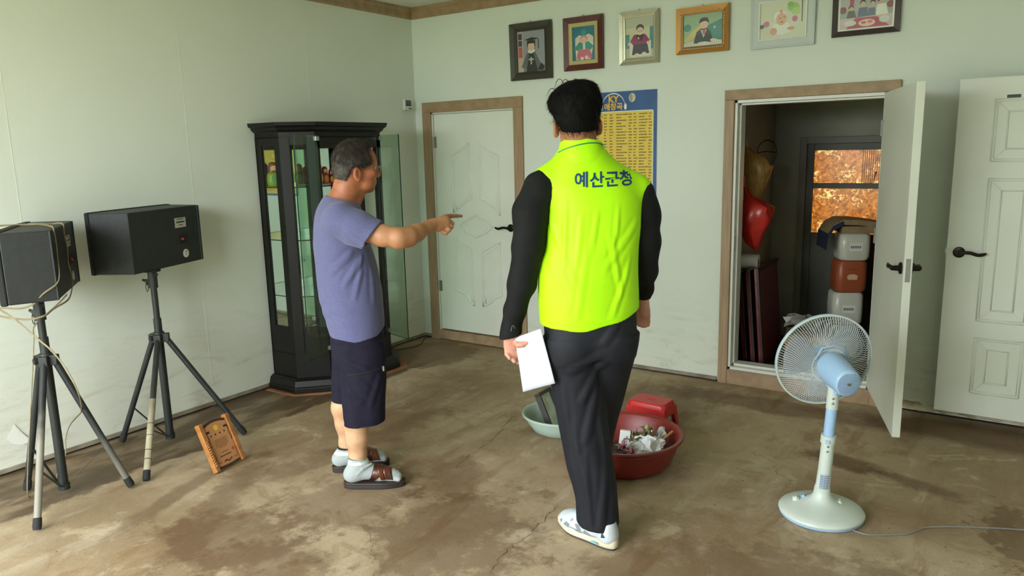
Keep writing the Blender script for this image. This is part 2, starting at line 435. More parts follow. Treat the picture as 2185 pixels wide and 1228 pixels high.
tag(hb.build('hedge', M_hedge, smooth=True), 'leafy green hedge in the garden outside the front window', 'hedge')

# ------------------------------------------------------------------ doors
def casing(name, x0, x1, z1, w, bottom, parent, m=None):
    y0, y1 = -0.022, 0.13
    mb = MB().box((x0, y0, bottom), (x0 + w, y1, z1 - w)); mb.build(name, m or M_grain, parent, bevel=0.003)
    mb = MB().box((x1 - w, y0, bottom), (x1, y1, z1 - w)); mb.build(name, m or M_grain, parent, bevel=0.003)
    mb = MB().box((x0, y0, z1 - w), (x1, y1, z1)); mb.build(name, m or M_wood, parent, bevel=0.003)

def lever(parent, T, side=-1, m=None):
    """rose and curved lever; T maps (x along door, y out of the face, z up) into the parent; side = direction the lever points"""
    m = m or M_bronze
    mb = MB()
    rose = [(0.030, 0), (0.030, 0.006), (0.026, 0.010), (0.014, 0.012), (0.012, 0.045), (0.0, 0.045)]
    Rm = T @ Matrix.Rotation(PI / 2, 4, 'X') @ Matrix.Scale(-1, 4, (0, 0, 1)) if False else T @ Matrix.Rotation(-PI / 2, 4, 'X')
    mb.lathe(rose, 20, T=Rm)
    rose_o = mb.build('handle', m, parent, smooth=True, auto=0.6)
    pts = smooth_path([(0, 0.042, 0), (side * 0.02, 0.046, 0.004), (side * 0.055, 0.046, 0.004), (side * 0.09, 0.043, -0.006), (side * 0.118, 0.040, -0.001), (side * 0.128, 0.040, 0.006)], 4)
    rr = [0.011, 0.011, 0.0105, 0.010] + [0.0095] * (len(pts) - 9) + [0.008, 0.007, 0.006, 0.005, 0.004]
    mb = MB().tube([T @ p for p in pts], rr[:len(pts)], 8)
    mb.build('lever', m, rose_o, smooth=True)

# door 1: closed, carved panels
door_1 = thing('door_1', 'closed white panelled door in a brown frame near the corner', None, (0, 0, 0)); door_1['kind'] = 'structure'
casing('door_frame', 0.088, 1.072, 1.985, 0.082, 0.0, door_1)
MB().box((0.17, -0.018, 0.006), (0.99, 0.13, 0.082)).build('threshold', M_wood, door_1, bevel=0.003)
jb = MB().box((0.168, 0.0, 0.08), (0.182, 0.10, 1.905)).box((0.985, 0.0, 0.08), (1.000, 0.10, 1.905)).box((0.17, 0.0, 1.890), (1.0, 0.10, 1.906))
jb.build('door_jamb', M_jamb, door_1)
leaf = MB().box((0.184, 0.012, 0.090), (0.984, 0.050, 1.888)).build('door_leaf', M_door, door_1, bevel=0.002)
def moulding(poly, y, r, name, parent, closed=True, per=3):
    P = [(a, y, b) for a, b in poly]
    MB().tube(P, r, 6, closed=closed).build(name, M_door, parent, smooth=True)
PANELS = [[(0.352, 1.548), (0.446, 1.591), (0.534, 1.655), (0.547, 1.209), (0.496, 1.181), (0.449, 1.153), (0.358, 1.088)], [(0.64, 1.653), (0.733, 1.586), (0.821, 1.547), (0.825, 1.079), (0.786, 1.134), (0.718, 1.168), (0.636, 1.211)], [(0.363, 0.895), (0.435, 0.843), (0.543, 0.802), (0.542, 0.319), (0.484, 0.37), (0.439, 0.414), (0.356, 0.444)], [(0.642, 0.78), (0.727, 0.821), (0.812, 0.867), (0.824, 0.429), (0.757, 0.405), (0.711, 0.364), (0.633, 0.323)], [(0.43, 0.998), (0.489, 1.037), (0.595, 1.08), (0.691, 1.034), (0.751, 0.983), (0.687, 0.936), (0.588, 0.896), (0.485, 0.937)]]
for poly in PANELS:
    cx = sum(p[0] for p in poly) / len(poly); cz = sum(p[1] for p in poly) / len(poly)
    n_ = len(poly); dense = []
    for i in range(n_):
        a, b = Vector(poly[i]), Vector(poly[(i + 1) % n_])
        for k in range(6):
            t = k / 6; p = a.lerp(b, t)
            dense.append((p.x, p.y))
    moulding(dense, 0.0115, 0.0085, 'panel_moulding', leaf)
    inner = [(cx + (a - cx) * 0.72, cz + (b - cz) * 0.88) for a, b in dense]
    moulding(inner, 0.012, 0.005, 'panel_bead', leaf)
    MB().prism([(cx + (a - cx) * 0.9, -(cz + (b - cz) * 0.93)) for a, b in dense], 0, 0.002, Matrix.Translation((0, 0.012, 0)) @ Matrix.Rotation(PI / 2, 4, 'X') @ Matrix.Scale(-1, 4, (0, 1, 0))).build('panel_field', M_door, leaf)
lever(leaf, Matrix.Translation((0.925, 0.012, 0.985)) @ Matrix.Rotation(PI, 4, 'Z'), side=1)
for z in (0.42, 1.62):
    MB().tube([(0.180, 0.004, z), (0.180, 0.004, z + 0.09)], 0.007, 8).box((0.184, 0.006, z), (0.205, 0.014, z + 0.09)).build('hinge', M_steel, door_1)

# door 2: frame with raised sill and the open leaf
door_2 = thing('door_2', 'open white door with a brown frame leading into a dark storeroom', None, (0, 0, 0)); door_2['kind'] = 'structure'
casing('door_frame', 2.622, 3.632, 1.93, 0.062, 0.0, door_2)
MB().box((2.684, -0.018, 0.0), (3.570, 0.13, 0.098)).build('threshold', M_wood, door_2, bevel=0.003)
jb = MB().box((2.684, -0.004, 0.098), (2.702, 0.12, 1.868)).box((3.545, -0.004, 0.098), (3.570, 0.12, 1.868)).box((2.684, -0.004, 1.848), (3.57, 0.12, 1.868)).box((2.684, -0.004, 0.098), (3.57, 0.12, 0.118))
jb.box((2.702, 0.035, 0.118), (2.716, 0.12, 1.848)).box((2.702, 0.035, 1.836), (3.545, 0.12, 1.848)).box((2.702, 0.035, 0.118), (3.545, 0.12, 0.134))
jb.build('door_jamb', M_jamb, door_2, bevel=0.002)
MB().box((2.700, -0.0055, 0.90), (2.7025, 0.03, 1.0)).build('strike_plate', M_steel, door_2)
hinge = Vector((3.548, -0.012, 0)); free = Vector((3.800, -0.822, 0)); ang = math.atan2(free.y - hinge.y, free.x - hinge.x); W2 = (free - hinge).length
T2 = Matrix.Translation(hinge) @ Matrix.Rotation(ang, 4, 'Z')
mb = MB().box((0, 0, 0.118), (W2, 0.038, 1.862), T2)
leaf2 = mb.build('door_leaf', M_door, door_2, bevel=0.002)
lever(leaf2, T2 @ Matrix.Translation((W2 - 0.055, 0.0, 0.975)) @ Matrix.Rotation(PI, 4, 'Z'), side=1)
lever(leaf2, T2 @ Matrix.Translation((W2 - 0.055, 0.038, 0.975)), side=-1)
MB().box((W2 - 0.001, 0.008, 0.915), (W2 + 0.0015, 0.030, 1.03), T2).box((W2, 0.012, 0.955), (W2 + 0.006, 0.026, 0.985), T2).build('latch_plate', M_steel, leaf2)
for z in (0.35, 1.0, 1.62):
    MB().tube([T2 @ Vector((0.0, -0.006, z)), T2 @ Vector((0.0, -0.006, z + 0.09))], 0.007, 8).build('hinge', M_steel, door_2)

# door 3: another open leaf standing against the far wall, cut by the picture edge
door_3 = thing('door_3', 'white moulded door folded back against the wall at the right edge', None, (3.925, -0.13, 0)); door_3['kind'] = 'structure'
W3 = 0.86
leaf3 = MB().box((0, 0, 0.075), (W3, 0.038, 1.905)).build('door_leaf', M_door, door_3, bevel=0.002)
def groove_panel(x0, x1, z0, z1):
    for inset, r, y in ((0.0, 0.0045, 0.0), (0.012, 0.003, 0.0), (0.062, 0.004, 0.0)):
        P = [(x0 + inset, y, z0 + inset), (x1 - inset, y, z0 + inset), (x1 - inset, y, z1 - inset), (x0 + inset, y, z1 - inset)]
        mb = MB()
        for i in range(4): mb.tube([P[i], P[(i + 1) % 4]], r, 6)
        mb.build('panel_moulding', M_door, leaf3, smooth=True)
    mb = MB()
    for sx, sz, xx, zz in ((1, 1, x0, z0), (-1, 1, x1, z0), (-1, -1, x1, z1), (1, -1, x0, z1)):
        mb.tube([(xx + sx * 0.012, 0, zz + sz * 0.012), (xx + sx * 0.062, 0, zz + sz * 0.062)], 0.0022, 5)
    mb.build('mitre_line', M_door, leaf3)
    MB().box((x0 + 0.066, -0.004, z0 + 0.066), (x1 - 0.066, 0.002, z1 - 0.066)).build('panel_field', M_door, leaf3, bevel=0.003)
for a in [(a, a + 0.226, b, c) for a in (0.167, 0.467) for b, c in ((1.474, 1.792), (0.613, 1.384), (0.205, 0.518))]: groove_panel(*a)
lever(leaf3, Matrix.Translation((0.060, 0.0, 0.985)) @ Matrix.Rotation(PI, 4, 'Z'), side=-1)
MB().box((-0.0015, 0.008, 0.93), (0.001, 0.03, 1.04)).box((-0.008, 0.013, 0.975), (0, 0.025, 1.0)).build('latch_plate', M_steel, leaf3)
M_plate = mat('name_plate', (46, 52, 48), 0.4)
MB().box((0.215, -0.0015, 1.795), (0.275, 0.001, 1.812)).build('name_plate', M_plate, leaf3)

# ------------------------------------------------------------------ storeroom behind door 2
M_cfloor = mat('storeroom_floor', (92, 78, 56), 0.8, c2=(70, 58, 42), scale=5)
DY = 1.25
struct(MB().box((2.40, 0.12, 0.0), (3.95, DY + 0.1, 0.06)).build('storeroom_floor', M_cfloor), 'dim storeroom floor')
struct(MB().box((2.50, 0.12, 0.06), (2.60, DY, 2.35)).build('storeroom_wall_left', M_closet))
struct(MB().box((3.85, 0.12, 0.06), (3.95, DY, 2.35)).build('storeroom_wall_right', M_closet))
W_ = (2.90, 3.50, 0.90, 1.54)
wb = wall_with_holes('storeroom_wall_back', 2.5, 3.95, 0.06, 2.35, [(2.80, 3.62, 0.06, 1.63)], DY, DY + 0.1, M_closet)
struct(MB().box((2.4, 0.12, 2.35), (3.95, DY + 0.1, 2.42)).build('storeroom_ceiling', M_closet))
M_fdoor = mat('dull_grey_door', (74, 74, 64), 0.5, 0.2, c2=(62, 62, 54), scale=6)
M_fframe = mat('grey_door_frame', (104, 102, 90), 0.55)
door_4 = thing('door_4', 'grey half-glazed outer door at the back of the storeroom', None, (2.80, DY, 0)); door_4['kind'] = 'structure'
MB().box((0, -0.03, 0.06), (0.05, 0.08, 1.63)).box((0.77, -0.03, 0.06), (0.82, 0.08, 1.63)).box((0.05, -0.03, 1.58), (0.77, 0.08, 1.63)).build('door_frame', M_fframe, door_4, bevel=0.003)
MB().box((0.05, -0.005, 0.06), (0.10, 0.045, 1.58)).box((0.72, -0.005, 0.06), (0.77, 0.045, 1.58)).box((0.10, -0.005, 1.53), (0.72, 0.045, 1.58)).box((0.10, -0.005, 1.245), (0.72, 0.045, 1.285)).box((0.10, -0.005, 0.86), (0.72, 0.045, 0.905)).build('door_stile', M_fdoor, door_4, bevel=0.002)
MB().box((0.10, 0.008, 0.06), (0.72, 0.035, 0.86)).build('lower_panel', M_fdoor, door_4)
def glow_material():
    m = bpy.data.materials.new('sunlit_patterned_glass'); m.use_nodes = True; nt = m.node_tree; b = nt.nodes['Principled BSDF']
    pos = nt.nodes.new('ShaderNodeNewGeometry').outputs['Position']
    n1 = nnoise(nt, pos, 34, 6, 0.75, dist=0.6); n2 = nnoise(nt, pos, 7, 3, 0.5)
    c = nmix(nt, nramp(nt, n1, 0.36, 0.60), lin((104, 58, 20)), lin((196, 116, 36)))
    c = nmix(nt, nramp(nt, nmath(nt, 'MULTIPLY', n1, nmath(nt, 'ADD', n2, 0.5)), 0.545, 0.66), c, lin((255, 224, 136)))
    b.inputs['Base Color'].default_value = lin((90, 60, 30)); b.inputs['Roughness'].default_value = 0.25
    nt.links.new(c, b.inputs['Emission Color']); b.inputs['Emission Strength'].default_value = 0.62
    return m
M_glow = glow_material()
for z0, z1 in ((1.285, 1.53), (0.905, 1.245)):
    MB().box((0.10, 0.018, z0), (0.72, 0.024, z1)).build('pane', M_glow, door_4)
ribs = MB()
for k in range(20): ribs.box((0.44 + k * 0.014, 0.014, 1.285), (0.443 + k * 0.014, 0.018, 1.53))
ribs.build('glass_rib', mat('rib', (70, 52, 26), 0.4), door_4)
MB().tube([(0.525, 0.010, 1.31), (0.535, 0.008, 1.36)], 0.003, 6).lathe([(0, -0.008), (0.007, 0), (0, 0.008)], 8, (0.535, 0.008, 1.365)).build('window_latch', M_bronze, door_4)

# ------------------------------------------------------------------ loudspeakers and stands
M_black = mat('black_vinyl', (26, 30, 29), 0.55, c2=(34, 38, 36), scale=30, bump=0.08, bscale=220)
M_grill = mat('black_grille_cloth', (20, 22, 22), 0.8, bump=0.2, bscale=400)
M_tube = mat('black_painted_steel', (30, 34, 33), 0.42, c2=(40, 44, 42), scale=12)
def dusty_material(z0, z1, k):
    m = mat('dusty_leg_paint', (30, 34, 33), 0.6); nt = m.node_tree; b = nt.nodes['Principled BSDF']
    pos = nt.nodes.new('ShaderNodeNewGeometry').outputs['Position']; sx = nt.nodes.new('ShaderNodeSeparateXYZ'); nt.links.new(pos, sx.inputs[0])
    z = nmath(nt, 'ADD', sx.outputs[2], nmath(nt, 'MULTIPLY', nmath(nt, 'SUBTRACT', nnoise(nt, pos, 14, 4, 0.6), 0.5), 0.22))
    nt.links.new(nmix(nt, nmath(nt, 'MULTIPLY', nramp(nt, z, z0, z1), k), lin((30, 34, 33)), lin((136, 132, 118))), b.inputs['Base Color']); return m
M_dusty = [dusty_material(0.52, 0.28, 0.95), dusty_material(0.40, 0.02, 0.6)]
M_tape = mat('cream_tape', (176, 170, 142), 0.8, c2=(158, 150, 122), scale=14)
M_rubber = mat('black_rubber', (30, 30, 29), 0.8)
M_label = mat('silver_label', (188, 190, 172), 0.45, c2=(172, 172, 152), scale=20)
M_ink = mat('printed_ink', (40, 40, 38), 0.6)
M_red = mat('red_terminal', (176, 40, 32), 0.35)

def speaker(label, loc, rear_dir, w, h, depth, flare, tilt=0.0, sock=(0, 0.1)):
    """rear_dir: heading (radians, left of +Y) of the rear panel's long edge; local x runs along the rear panel, local y points to the front"""
    # local x = rear_dir, local -y faces the room
    t = thing('loudspeaker', label, 'loudspeaker', loc)
    dx = Vector((-math.sin(rear_dir), math.cos(rear_dir), 0)); dy = Vector((-dx.y, dx.x, 0))
    R = Matrix(((dx.x, dy.x, 0), (dx.y, dy.y, 0), (0, 0, 1))).to_4x4() @ Matrix.Rotation(tilt, 4, 'Y')
    t.rotation_euler = R.to_euler()
    hw = w / 2
    plan = [(-hw, 0), (hw, 0), (hw + flare, depth), (-hw - flare, depth)]
    MB().prism(plan, 0, h).build('cabinet', M_black, t, bevel=0.006)
    ft = MB().prism([(-hw - flare - 0.004, depth), (hw + flare + 0.004, depth), (hw + flare - 0.002, depth + 0.03), (0.6 * hw, depth + 0.045), (-0.6 * hw, depth + 0.045), (-hw - flare + 0.002, depth + 0.03)], -0.004, h + 0.004)
    ft.build('grille', M_grill, t, bevel=0.008)
    # flange strip at both ends of the rear board
    for s in (-1, 1):
        MB().box((s * hw - 0.008, -0.004, 0.002), (s * hw + 0.008, 0.004, h - 0.002)).build('edge_strip', M_black, t, bevel=0.002)
    lb = MB().box((0.070, -0.0015, h - 0.115), (0.160, 0.0, h - 0.060)).build('rating_label', M_label, t)
    lines = MB()
    for z, a, b in ((h - 0.068, 0.085, 0.145), (h - 0.082, 0.080, 0.15), (h - 0.086, 0.080, 0.15), (h - 0.10, 0.10, 0.135)):
        lines.box((a, -0.0020, z - 0.002), (b, -0.0012, z + 0.002))
    lines.build('print', M_ink, lb)
    tp = MB().box((0.090, -0.003, h - 0.205), (0.170, 0.0, h - 0.155)).build('terminal_cup', M_rubber, t, bevel=0.002)
    for dx_, m in ((0.112, M_red), (0.145, M_rubber)):
        MB().lathe([(0.0, 0.012), (0.006, 0.012), (0.007, 0.0)], 12, T=Matrix.Translation((dx_, -0.003, h - 0.18)) @ Matrix.Rotation(PI / 2, 4, 'X')).build('binding_post', m, tp, smooth=True)
    st = MB().lathe([(0.024, 0), (0.024, 0.0012), (0, 0.0012)], 24, T=Matrix.Translation((0.138, 0, h - 0.265)) @ Matrix.Rotation(PI / 2, 4, 'X')).build('number_sticker', mat('white_sticker', (214, 214, 200), 0.5), t)
    vs_, fs_ = text_mesh('7', 0.036)
    MB().add([Matrix.Translation((0.138, -0.0018, h - 0.265)) @ Matrix.Rotation(PI / 2, 4, 'X') @ v for v in vs_], fs_).build('digit', M_ink, st)
    # pole socket under the box
    MB().lathe([(0.0, 0.0), (0.045, 0.0), (0.045, -0.012), (0.0, -0.012)], 20, (sock[0], sock[1], 0)).build('pole_socket', M_rubber, t)
    return t

def tripod(label, base, top_z, hub_z, feet, lower_z=0.03, brace=0.35, dusty=(), taped=None):
    """base: foot of the pole (x, y); feet: three floor points in world axes"""
    t = thing('speaker_stand', label, 'speaker stand', (base[0], base[1], 0))
    MB().tube([(0, 0, lower_z), (0, 0, hub_z + 0.10)], 0.021, 14).build('outer_pole', M_tube, t, smooth=True, auto=0.7)
    MB().tube([(0, 0, hub_z + 0.08), (0, 0, top_z)], 0.0165, 14).build('inner_pole', M_tube, t, smooth=True, auto=0.7)
    hb = MB().lathe([(0.0, hub_z + 0.025), (0.028, hub_z + 0.025), (0.031, hub_z), (0.029, hub_z - 0.03), (0.0, hub_z - 0.03)], 18)
    for fx, fy in feet:
        d = Vector((fx - base[0], fy - base[1], 0)).normalized(); s = Vector((-d.y, d.x, 0))
        q = [d * 0.015 + s * 0.02, d * 0.052 + s * 0.018, d * 0.052 - s * 0.018, d * 0.015 - s * 0.02]
        hb.loft([[(p.x, p.y, hub_z - 0.034) for p in q], [(p.x, p.y, hub_z + 0.014) for p in q]])
    hub = hb.build('hub', M_tube, t, bevel=0.003)
    MB().tube([(0.0, -0.02, hub_z - 0.005), (0.0, -0.055, hub_z - 0.005)], [0.016, 0.014], 10).build('locking_knob', M_rubber, hub)
    cl = MB().lathe([(0.0, hub_z + 0.135), (0.026, hub_z + 0.135), (0.026, hub_z + 0.065), (0.0, hub_z + 0.065)], 16)
    MB().lathe([(0.0, top_z + 0.0), (0.024, top_z), (0.024, top_z - 0.09), (0.0, top_z - 0.09)], 16).box((-0.055, -0.012, top_z - 0.075), (-0.018, 0.012, top_z - 0.045)).tube([(-0.05, 0, top_z - 0.06), (-0.095, 0.0, top_z - 0.055)], 0.008, 8).build('height_clamp', M_tube, t, smooth=False)
    MB().tube([(0.02, 0, top_z - 0.02), (0.055, -0.01, top_z - 0.012)], 0.011, 8).build('wing_screw', M_rubber, t)
    pts = [Vector((-0.04 + 0.012 * math.cos(a), -0.014, top_z - 0.09 + 0.022 * math.sin(a))) for a in np.linspace(0, 2 * PI, 14)[:-1]]
    MB().tube(pts, 0.002, 6, closed=True).build('pin_ring', M_rubber, t)
    for k, (fx, fy) in enumerate(feet):
        foot = Vector((fx - base[0], fy - base[1], 0)); d = foot.normalized()
        top = d * 0.035 + Vector((0, 0, hub_z - 0.012)); low = foot + Vector((0, 0, 0.012))
        ax = (low - top).normalized()
        lg = MB().tube([top, low - ax * 0.03], 0.0155, 12)
        leg = lg.build('leg', M_dusty[k] if k in dusty else M_tube, t, smooth=True, auto=0.7)
        if taped == k:
            MB().tube([top + (low - top) * 0.45, low - ax * 0.02], 0.0168, 12).build('tape_wrap', M_tape, leg, smooth=True)
            for q in (0.62, 0.70, 0.80, 0.86): 
                c = top + (low - top) * q
                MB().tube([c, c + ax * 0.003], 0.0172, 12).build('tape_edge', M_rubber, leg)
        MB().tube([low - ax * 0.05, low - ax * 0.015, low + ax * 0.0], [0.0175, 0.019, 0.0165], 12).build('rubber_foot', M_rubber, leg, smooth=True, auto=0.8)
        a = Vector((0, 0, lower_z + 0.012)) + d * 0.02; b = top + (low - top) * 0.66
        s = Vector((-d.y, d.x, 0)) * 0.007; u = ax.cross(s).normalized() * 0.0016
        mb = MB().loft([[a + s + u, a + s - u, a - s - u, a - s + u], [b + s + u, b + s - u, b - s - u, b - s + u]])
        mb.lathe([(0, -0.010), (0.008, -0.006), (0.008, 0.006), (0, 0.010)], 8, tuple(b))
        mb.build('brace', M_tube, t)
    MB().lathe([(0.0, lower_z + 0.03), (0.026, lower_z + 0.03), (0.026, lower_z - 0.002), (0, lower_z - 0.002)], 14).build('lower_collar', M_tube, t)
    return t

tripod('black tripod stand with a cream-taped leg, under the loudspeaker nearer the cabinet', (0.345, -2.625), 0.987, 0.625, [(0.735, -3.0), (0.625, -2.335), (0.105, -2.775)], taped=0)
tripod('black tripod stand with a dusty grey leg, at the left edge under the cable-draped loudspeaker', (0.512, -3.283), 0.958, 0.685, [(0.805, -3.54), (0.735, -3.075), (0.32, -3.37)], dusty=(0, 1))
SP2 = ((0.354, -2.518, 0.999), 0.346, 0.552, 0.322, 0.212, 0.039, 0.0, (-0.0975, 0.045))
speaker('black box loudspeaker with a silver rating label, on the stand nearer the cabinet', *SP2)
SP1 = ((0.430, -3.100, 0.970), 0.961, 0.550, 0.319, 0.188, 0.045, 0.0, (-0.172, 0.103))
speaker('black box loudspeaker draped with tan cable at the left picture edge', *SP1)

# tan two-core cable looped over the near loudspeaker
M_cable = mat('tan_cable', (146, 136, 102), 0.5, c2=(126, 114, 82), scale=20)
CABLE = [
    [(0.177, -3.301, 1.294), (0.242, -3.206, 1.294), (0.329, -3.150, 1.294), (0.50, -3.18, 1.294), (0.628, -3.228, 1.296), (0.625, -3.222, 1.24), (0.630, -3.227, 1.137), (0.655, -3.24, 1.09), (0.672, -3.262, 1.05), (0.640, -3.310, 1.009), (0.603, -3.345, 0.962), (0.552, -3.380, 0.944), (0.473, -3.427, 0.948), (0.40, -3.48, 0.95)],
    [(0.235, -3.161, 1.294), (0.36, -3.12, 1.294), (0.452, -3.104, 1.297), (0.445, -3.098, 1.245), (0.424, -3.083, 1.174), (0.44, -3.094, 1.107), (0.412, -3.074, 1.031), (0.440, -3.092, 0.985), (0.53, -3.15, 0.955), (0.588, -3.200, 0.945), (0.60, -3.26, 0.925), (0.63, -3.315, 0.907), (0.582, -3.365, 0.894), (0.512, -3.411, 0.903), (0.44, -3.456, 0.921)],
    [(0.455, -3.438, 0.952), (0.53, -3.40, 0.898), (0.625, -3.355, 0.808), (0.682, -3.328, 0.753), (0.741, -3.306, 0.674), (0.77, -3.285, 0.58), (0.72, -3.25, 0.49), (0.58, -3.19, 0.41), (0.455, -3.137, 0.358), (0.418, -3.176, 0.302), (0.404, -3.20, 0.234), (0.411, -3.214, 0.154), (0.388, -3.246, 0.079), (0.36, -3.26, 0.006)],
    [(0.588, -3.188, 0.978), (0.55, -3.225, 0.928), (0.510, -3.310, 0.848), (0.486, -3.312, 0.783), (0.478, -3.333, 0.633), (0.480, -3.361, 0.482), (0.490, -3.40, 0.288), (0.495, -3.415, 0.213), (0.45, -3.42, 0.05), (0.42, -3.40, 0.006)]]
cab = thing('speaker_cable', 'tan two-core cable looped over the left loudspeaker and hanging down its stand', 'cable', (0, 0, 0))
for pts in CABLE:
    P = smooth_path(pts, 8)
    mb = MB()
    for o in (-0.0022, 0.0022): mb.tube([p + Vector((o * 0.5, 0, o)) for p in P], 0.0024, 6)
    mb.build('cable_loop', M_cable, cab, smooth=True)

# torn flap of wallpaper on the left wall
mb = MB().add([(0.002, -3.305, 0.185), (0.004, -3.285, 0.150), (0.007, -3.245, 0.132), (0.011, -3.195, 0.136), (0.005, -3.238, 0.205), (0.003, -3.262, 0.252), (0.0065, -3.248, 0.178)],
              [(0, 1, 6), (1, 2, 6), (2, 3, 6), (3, 4, 6), (4, 5, 6), (5, 0, 6)])
o = mb.build('wallpaper_flap', mat('torn_paper', (214, 216, 204), 0.8), wall_left)
sm = o.modifiers.new('thick', 'SOLIDIFY'); sm.thickness = 0.0008

# ------------------------------------------------------------------ wooden award plaque leaning on the stand's foot
M_honey = mat('honey_wood', (172, 116, 58), 0.4, c2=(146, 92, 42), scale=4, stretch=(1, 1, 9), coat=0.2)
M_plaq = mat('plaque_face', (192, 138, 92), 0.5, c2=(178, 124, 80), scale=9)
M_brown = mat('burnt_brown', (66, 40, 22), 0.6)
t = thing('award_plaque', 'wooden award plaque with carved side posts leaning against a stand foot', 'plaque', (0, 0, 0))
A = Vector((0.955, -2.758, 0.0)); B = Vector((0.917, -2.547, 0.0)); ex = (B - A); W = ex.length; ex.normalize()
back = Vector((-ex.y, ex.x, 0)); back = back if back.x < 0 else -back
lean = 0.40
ez = (Vector((0, 0, 1)) * math.cos(lean) + back * math.sin(lean)).normalized()
PT = Matrix(((ex.x, -back.x, ez.x, A.x), (ex.y, -back.y, ez.y, A.y), (ex.z, 0, ez.z, 0.004), (0, 0, 0, 1)))
# local: x along the width, y towards the room (approx.), z up the plaque
ey = ez.cross(ex).normalized()
PT = Matrix(((ex.x, ey.x, ez.x, A.x), (ex.y, ey.y, ez.y, A.y), (ex.z, ey.z, ez.z, 0.006), (0, 0, 0, 1)))
t.matrix_world = PT
sg = -1.0 if (ey.dot(Vector((1, -1, 0.5))) > 0) else 1.0   # room side = -sg * y
f = -sg
Hq, Wq = 0.262, 0.205
n_ = 14
edge_top = [(0.02 + (Wq - 0.04) * k / n_, Hq - 0.020 + 0.016 * math.sin(PI * k / n_)) for k in range(n_ + 1)]
poly = [(0.02, 0.012)] + [(0.02 + (Wq - 0.04) * k / n_, 0.006 - 0.004 * math.sin(PI * k / n_)) for k in range(n_ + 1)][1:] + edge_top[::-1]
XZ = Matrix(((1, 0, 0, 0), (0, 0, f, 0), (0, 1, 0, 0), (0, 0, 0, 1)))
MB().prism(poly, -0.012, 0.004, XZ).build('back_board', M_brown, t)
poly2 = [(0.5 * Wq + (a - 0.5 * Wq) * 0.90, 0.5 * Hq + (b - 0.5 * Hq) * 0.90) for a, b in poly]
face = MB().prism(poly2, 0.0, 0.0065, XZ).build('face_board', M_plaq, t, bevel=0.001)
for x0 in (0.0, Wq - 0.026):
    P = MB().box((x0, -0.016, 0.0), (x0 + 0.026, 0.016, Hq)).build('side_post', M_honey, t, bevel=0.004)
    tw = MB()
    for k in range(11): tw.tube([(x0 + 0.006, f * 0.016, 0.03 + k * 0.013), (x0 + 0.02, f * 0.019, 0.038 + k * 0.013)], 0.0035, 6)
    if x0 == 0.0: tw.build('carved_rope', M_honey, P, smooth=True)
pr = MB()
def pq(x, z, w, h): pr.add([XZ @ Vector(q) for q in ((x - w / 2, z - h / 2, 0.0069), (x + w / 2, z - h / 2, 0.0069), (x + w / 2, z + h / 2, 0.0069), (x - w / 2, z + h / 2, 0.0069))], [(0, 1, 2, 3)])
for k, x in enumerate((0.055, 0.085, 0.115, 0.145)): pq(x, 0.182, 0.009, 0.010)
for k in range(6): pq(0.103, 0.152 - k * 0.0085, 0.085 if k < 5 else 0.05, 0.0022)
pq(0.103, 0.082, 0.05, 0.003); pq(0.098, 0.064, 0.075, 0.005)
for k in range(10):
    for sx in (-1, 1): pq(0.1025 + sx * (0.068 + 0.003 * math.sin(k)), 0.13 + 0.0085 * k, 0.007 if k > 7 else 0.004, 0.009)
for sx in (-1, 1):
    pq(0.1025 + sx * 0.068, 0.062, 0.0025, 0.05); pq(0.1025 + sx * 0.055, 0.036, 0.026, 0.0025); pq(0.1025 + sx * 0.058, 0.205, 0.022, 0.012)
for k in range(7): pq(0.078 + 0.008 * k, 0.034 + 0.004 * math.sin(k * 1.3), 0.007, 0.008)
pr.build('engraving', M_brown, face)
MB().prism(circle(0.1025, 0.215, 0.014), 0.0065, 0.0072, XZ).build('gold_emblem', mat('gold_yellow', (222, 186, 40), 0.4), face)
MB().prism(circle(0.155, 0.080, 0.008, 0.009, 8), 0.0065, 0.0072, XZ).build('red_seal', mat('seal_red', (196, 66, 40), 0.5), face)

# ------------------------------------------------------------------ display cabinet
M_ebony = mat('black_brown_lacquer', (15, 14, 12), 0.42, c2=(21, 20, 17), scale=6, stretch=(6, 6, 0.7), spec=0.3)
M_glass = bpy.data.materials.new('green_tinted_glass'); M_glass.use_nodes = True
def glass_mat(m, tint, edge):
    nt = m.node_tree; b = nt.nodes['Principled BSDF']; out = nt.nodes['Material Output']
    tr = nt.nodes.new('ShaderNodeBsdfTransparent'); tr.inputs[0].default_value = tint
    gl = nt.nodes.new('ShaderNodeBsdfGlossy'); gl.inputs['Roughness'].default_value = 0.02; gl.inputs[0].default_value = (1, 1, 1, 1)
    fr = nt.nodes.new('ShaderNodeFresnel'); fr.inputs[0].default_value = 1.5
    mx = nt.nodes.new('ShaderNodeMixShader')
    gm = nt.nodes.new('ShaderNodeNewGeometry')
    nt.links.new(nmath(nt, 'MULTIPLY', fr.outputs[0], nmath(nt, 'SUBTRACT', 1.0, gm.outputs['Backfacing'])), mx.inputs[0]); nt.links.new(tr.outputs[0], mx.inputs[1]); nt.links.new(gl.outputs[0], mx.inputs[2])
    nt.links.new(mx.outputs[0], out.inputs[0]); nt.nodes.remove(b)
glass_mat(M_glass, (0.80, 0.90, 0.84, 1), None)
M_glass2 = bpy.data.materials.new('clear_glass'); M_glass2.use_nodes = True; glass_mat(M_glass2, (0.95, 0.98, 0.96, 1), None)
M_gedge = mat('glass_edge_green', (12, 46, 34), 0.15)
M_mirror = mat('mirror', (214, 230, 222), 0.03, 1.0)
M_pine = mat('red_brown_board', (150, 98, 62), 0.7, c2=(128, 82, 50), scale=10)
cbx = thing('display_cabinet', 'tall black display cabinet with open glass doors against the left wall', 'cabinet', (0.0, -1.175, 0.0))
YL, YR = -0.46, 0.46             # side faces (local y; the left one faces the viewer)
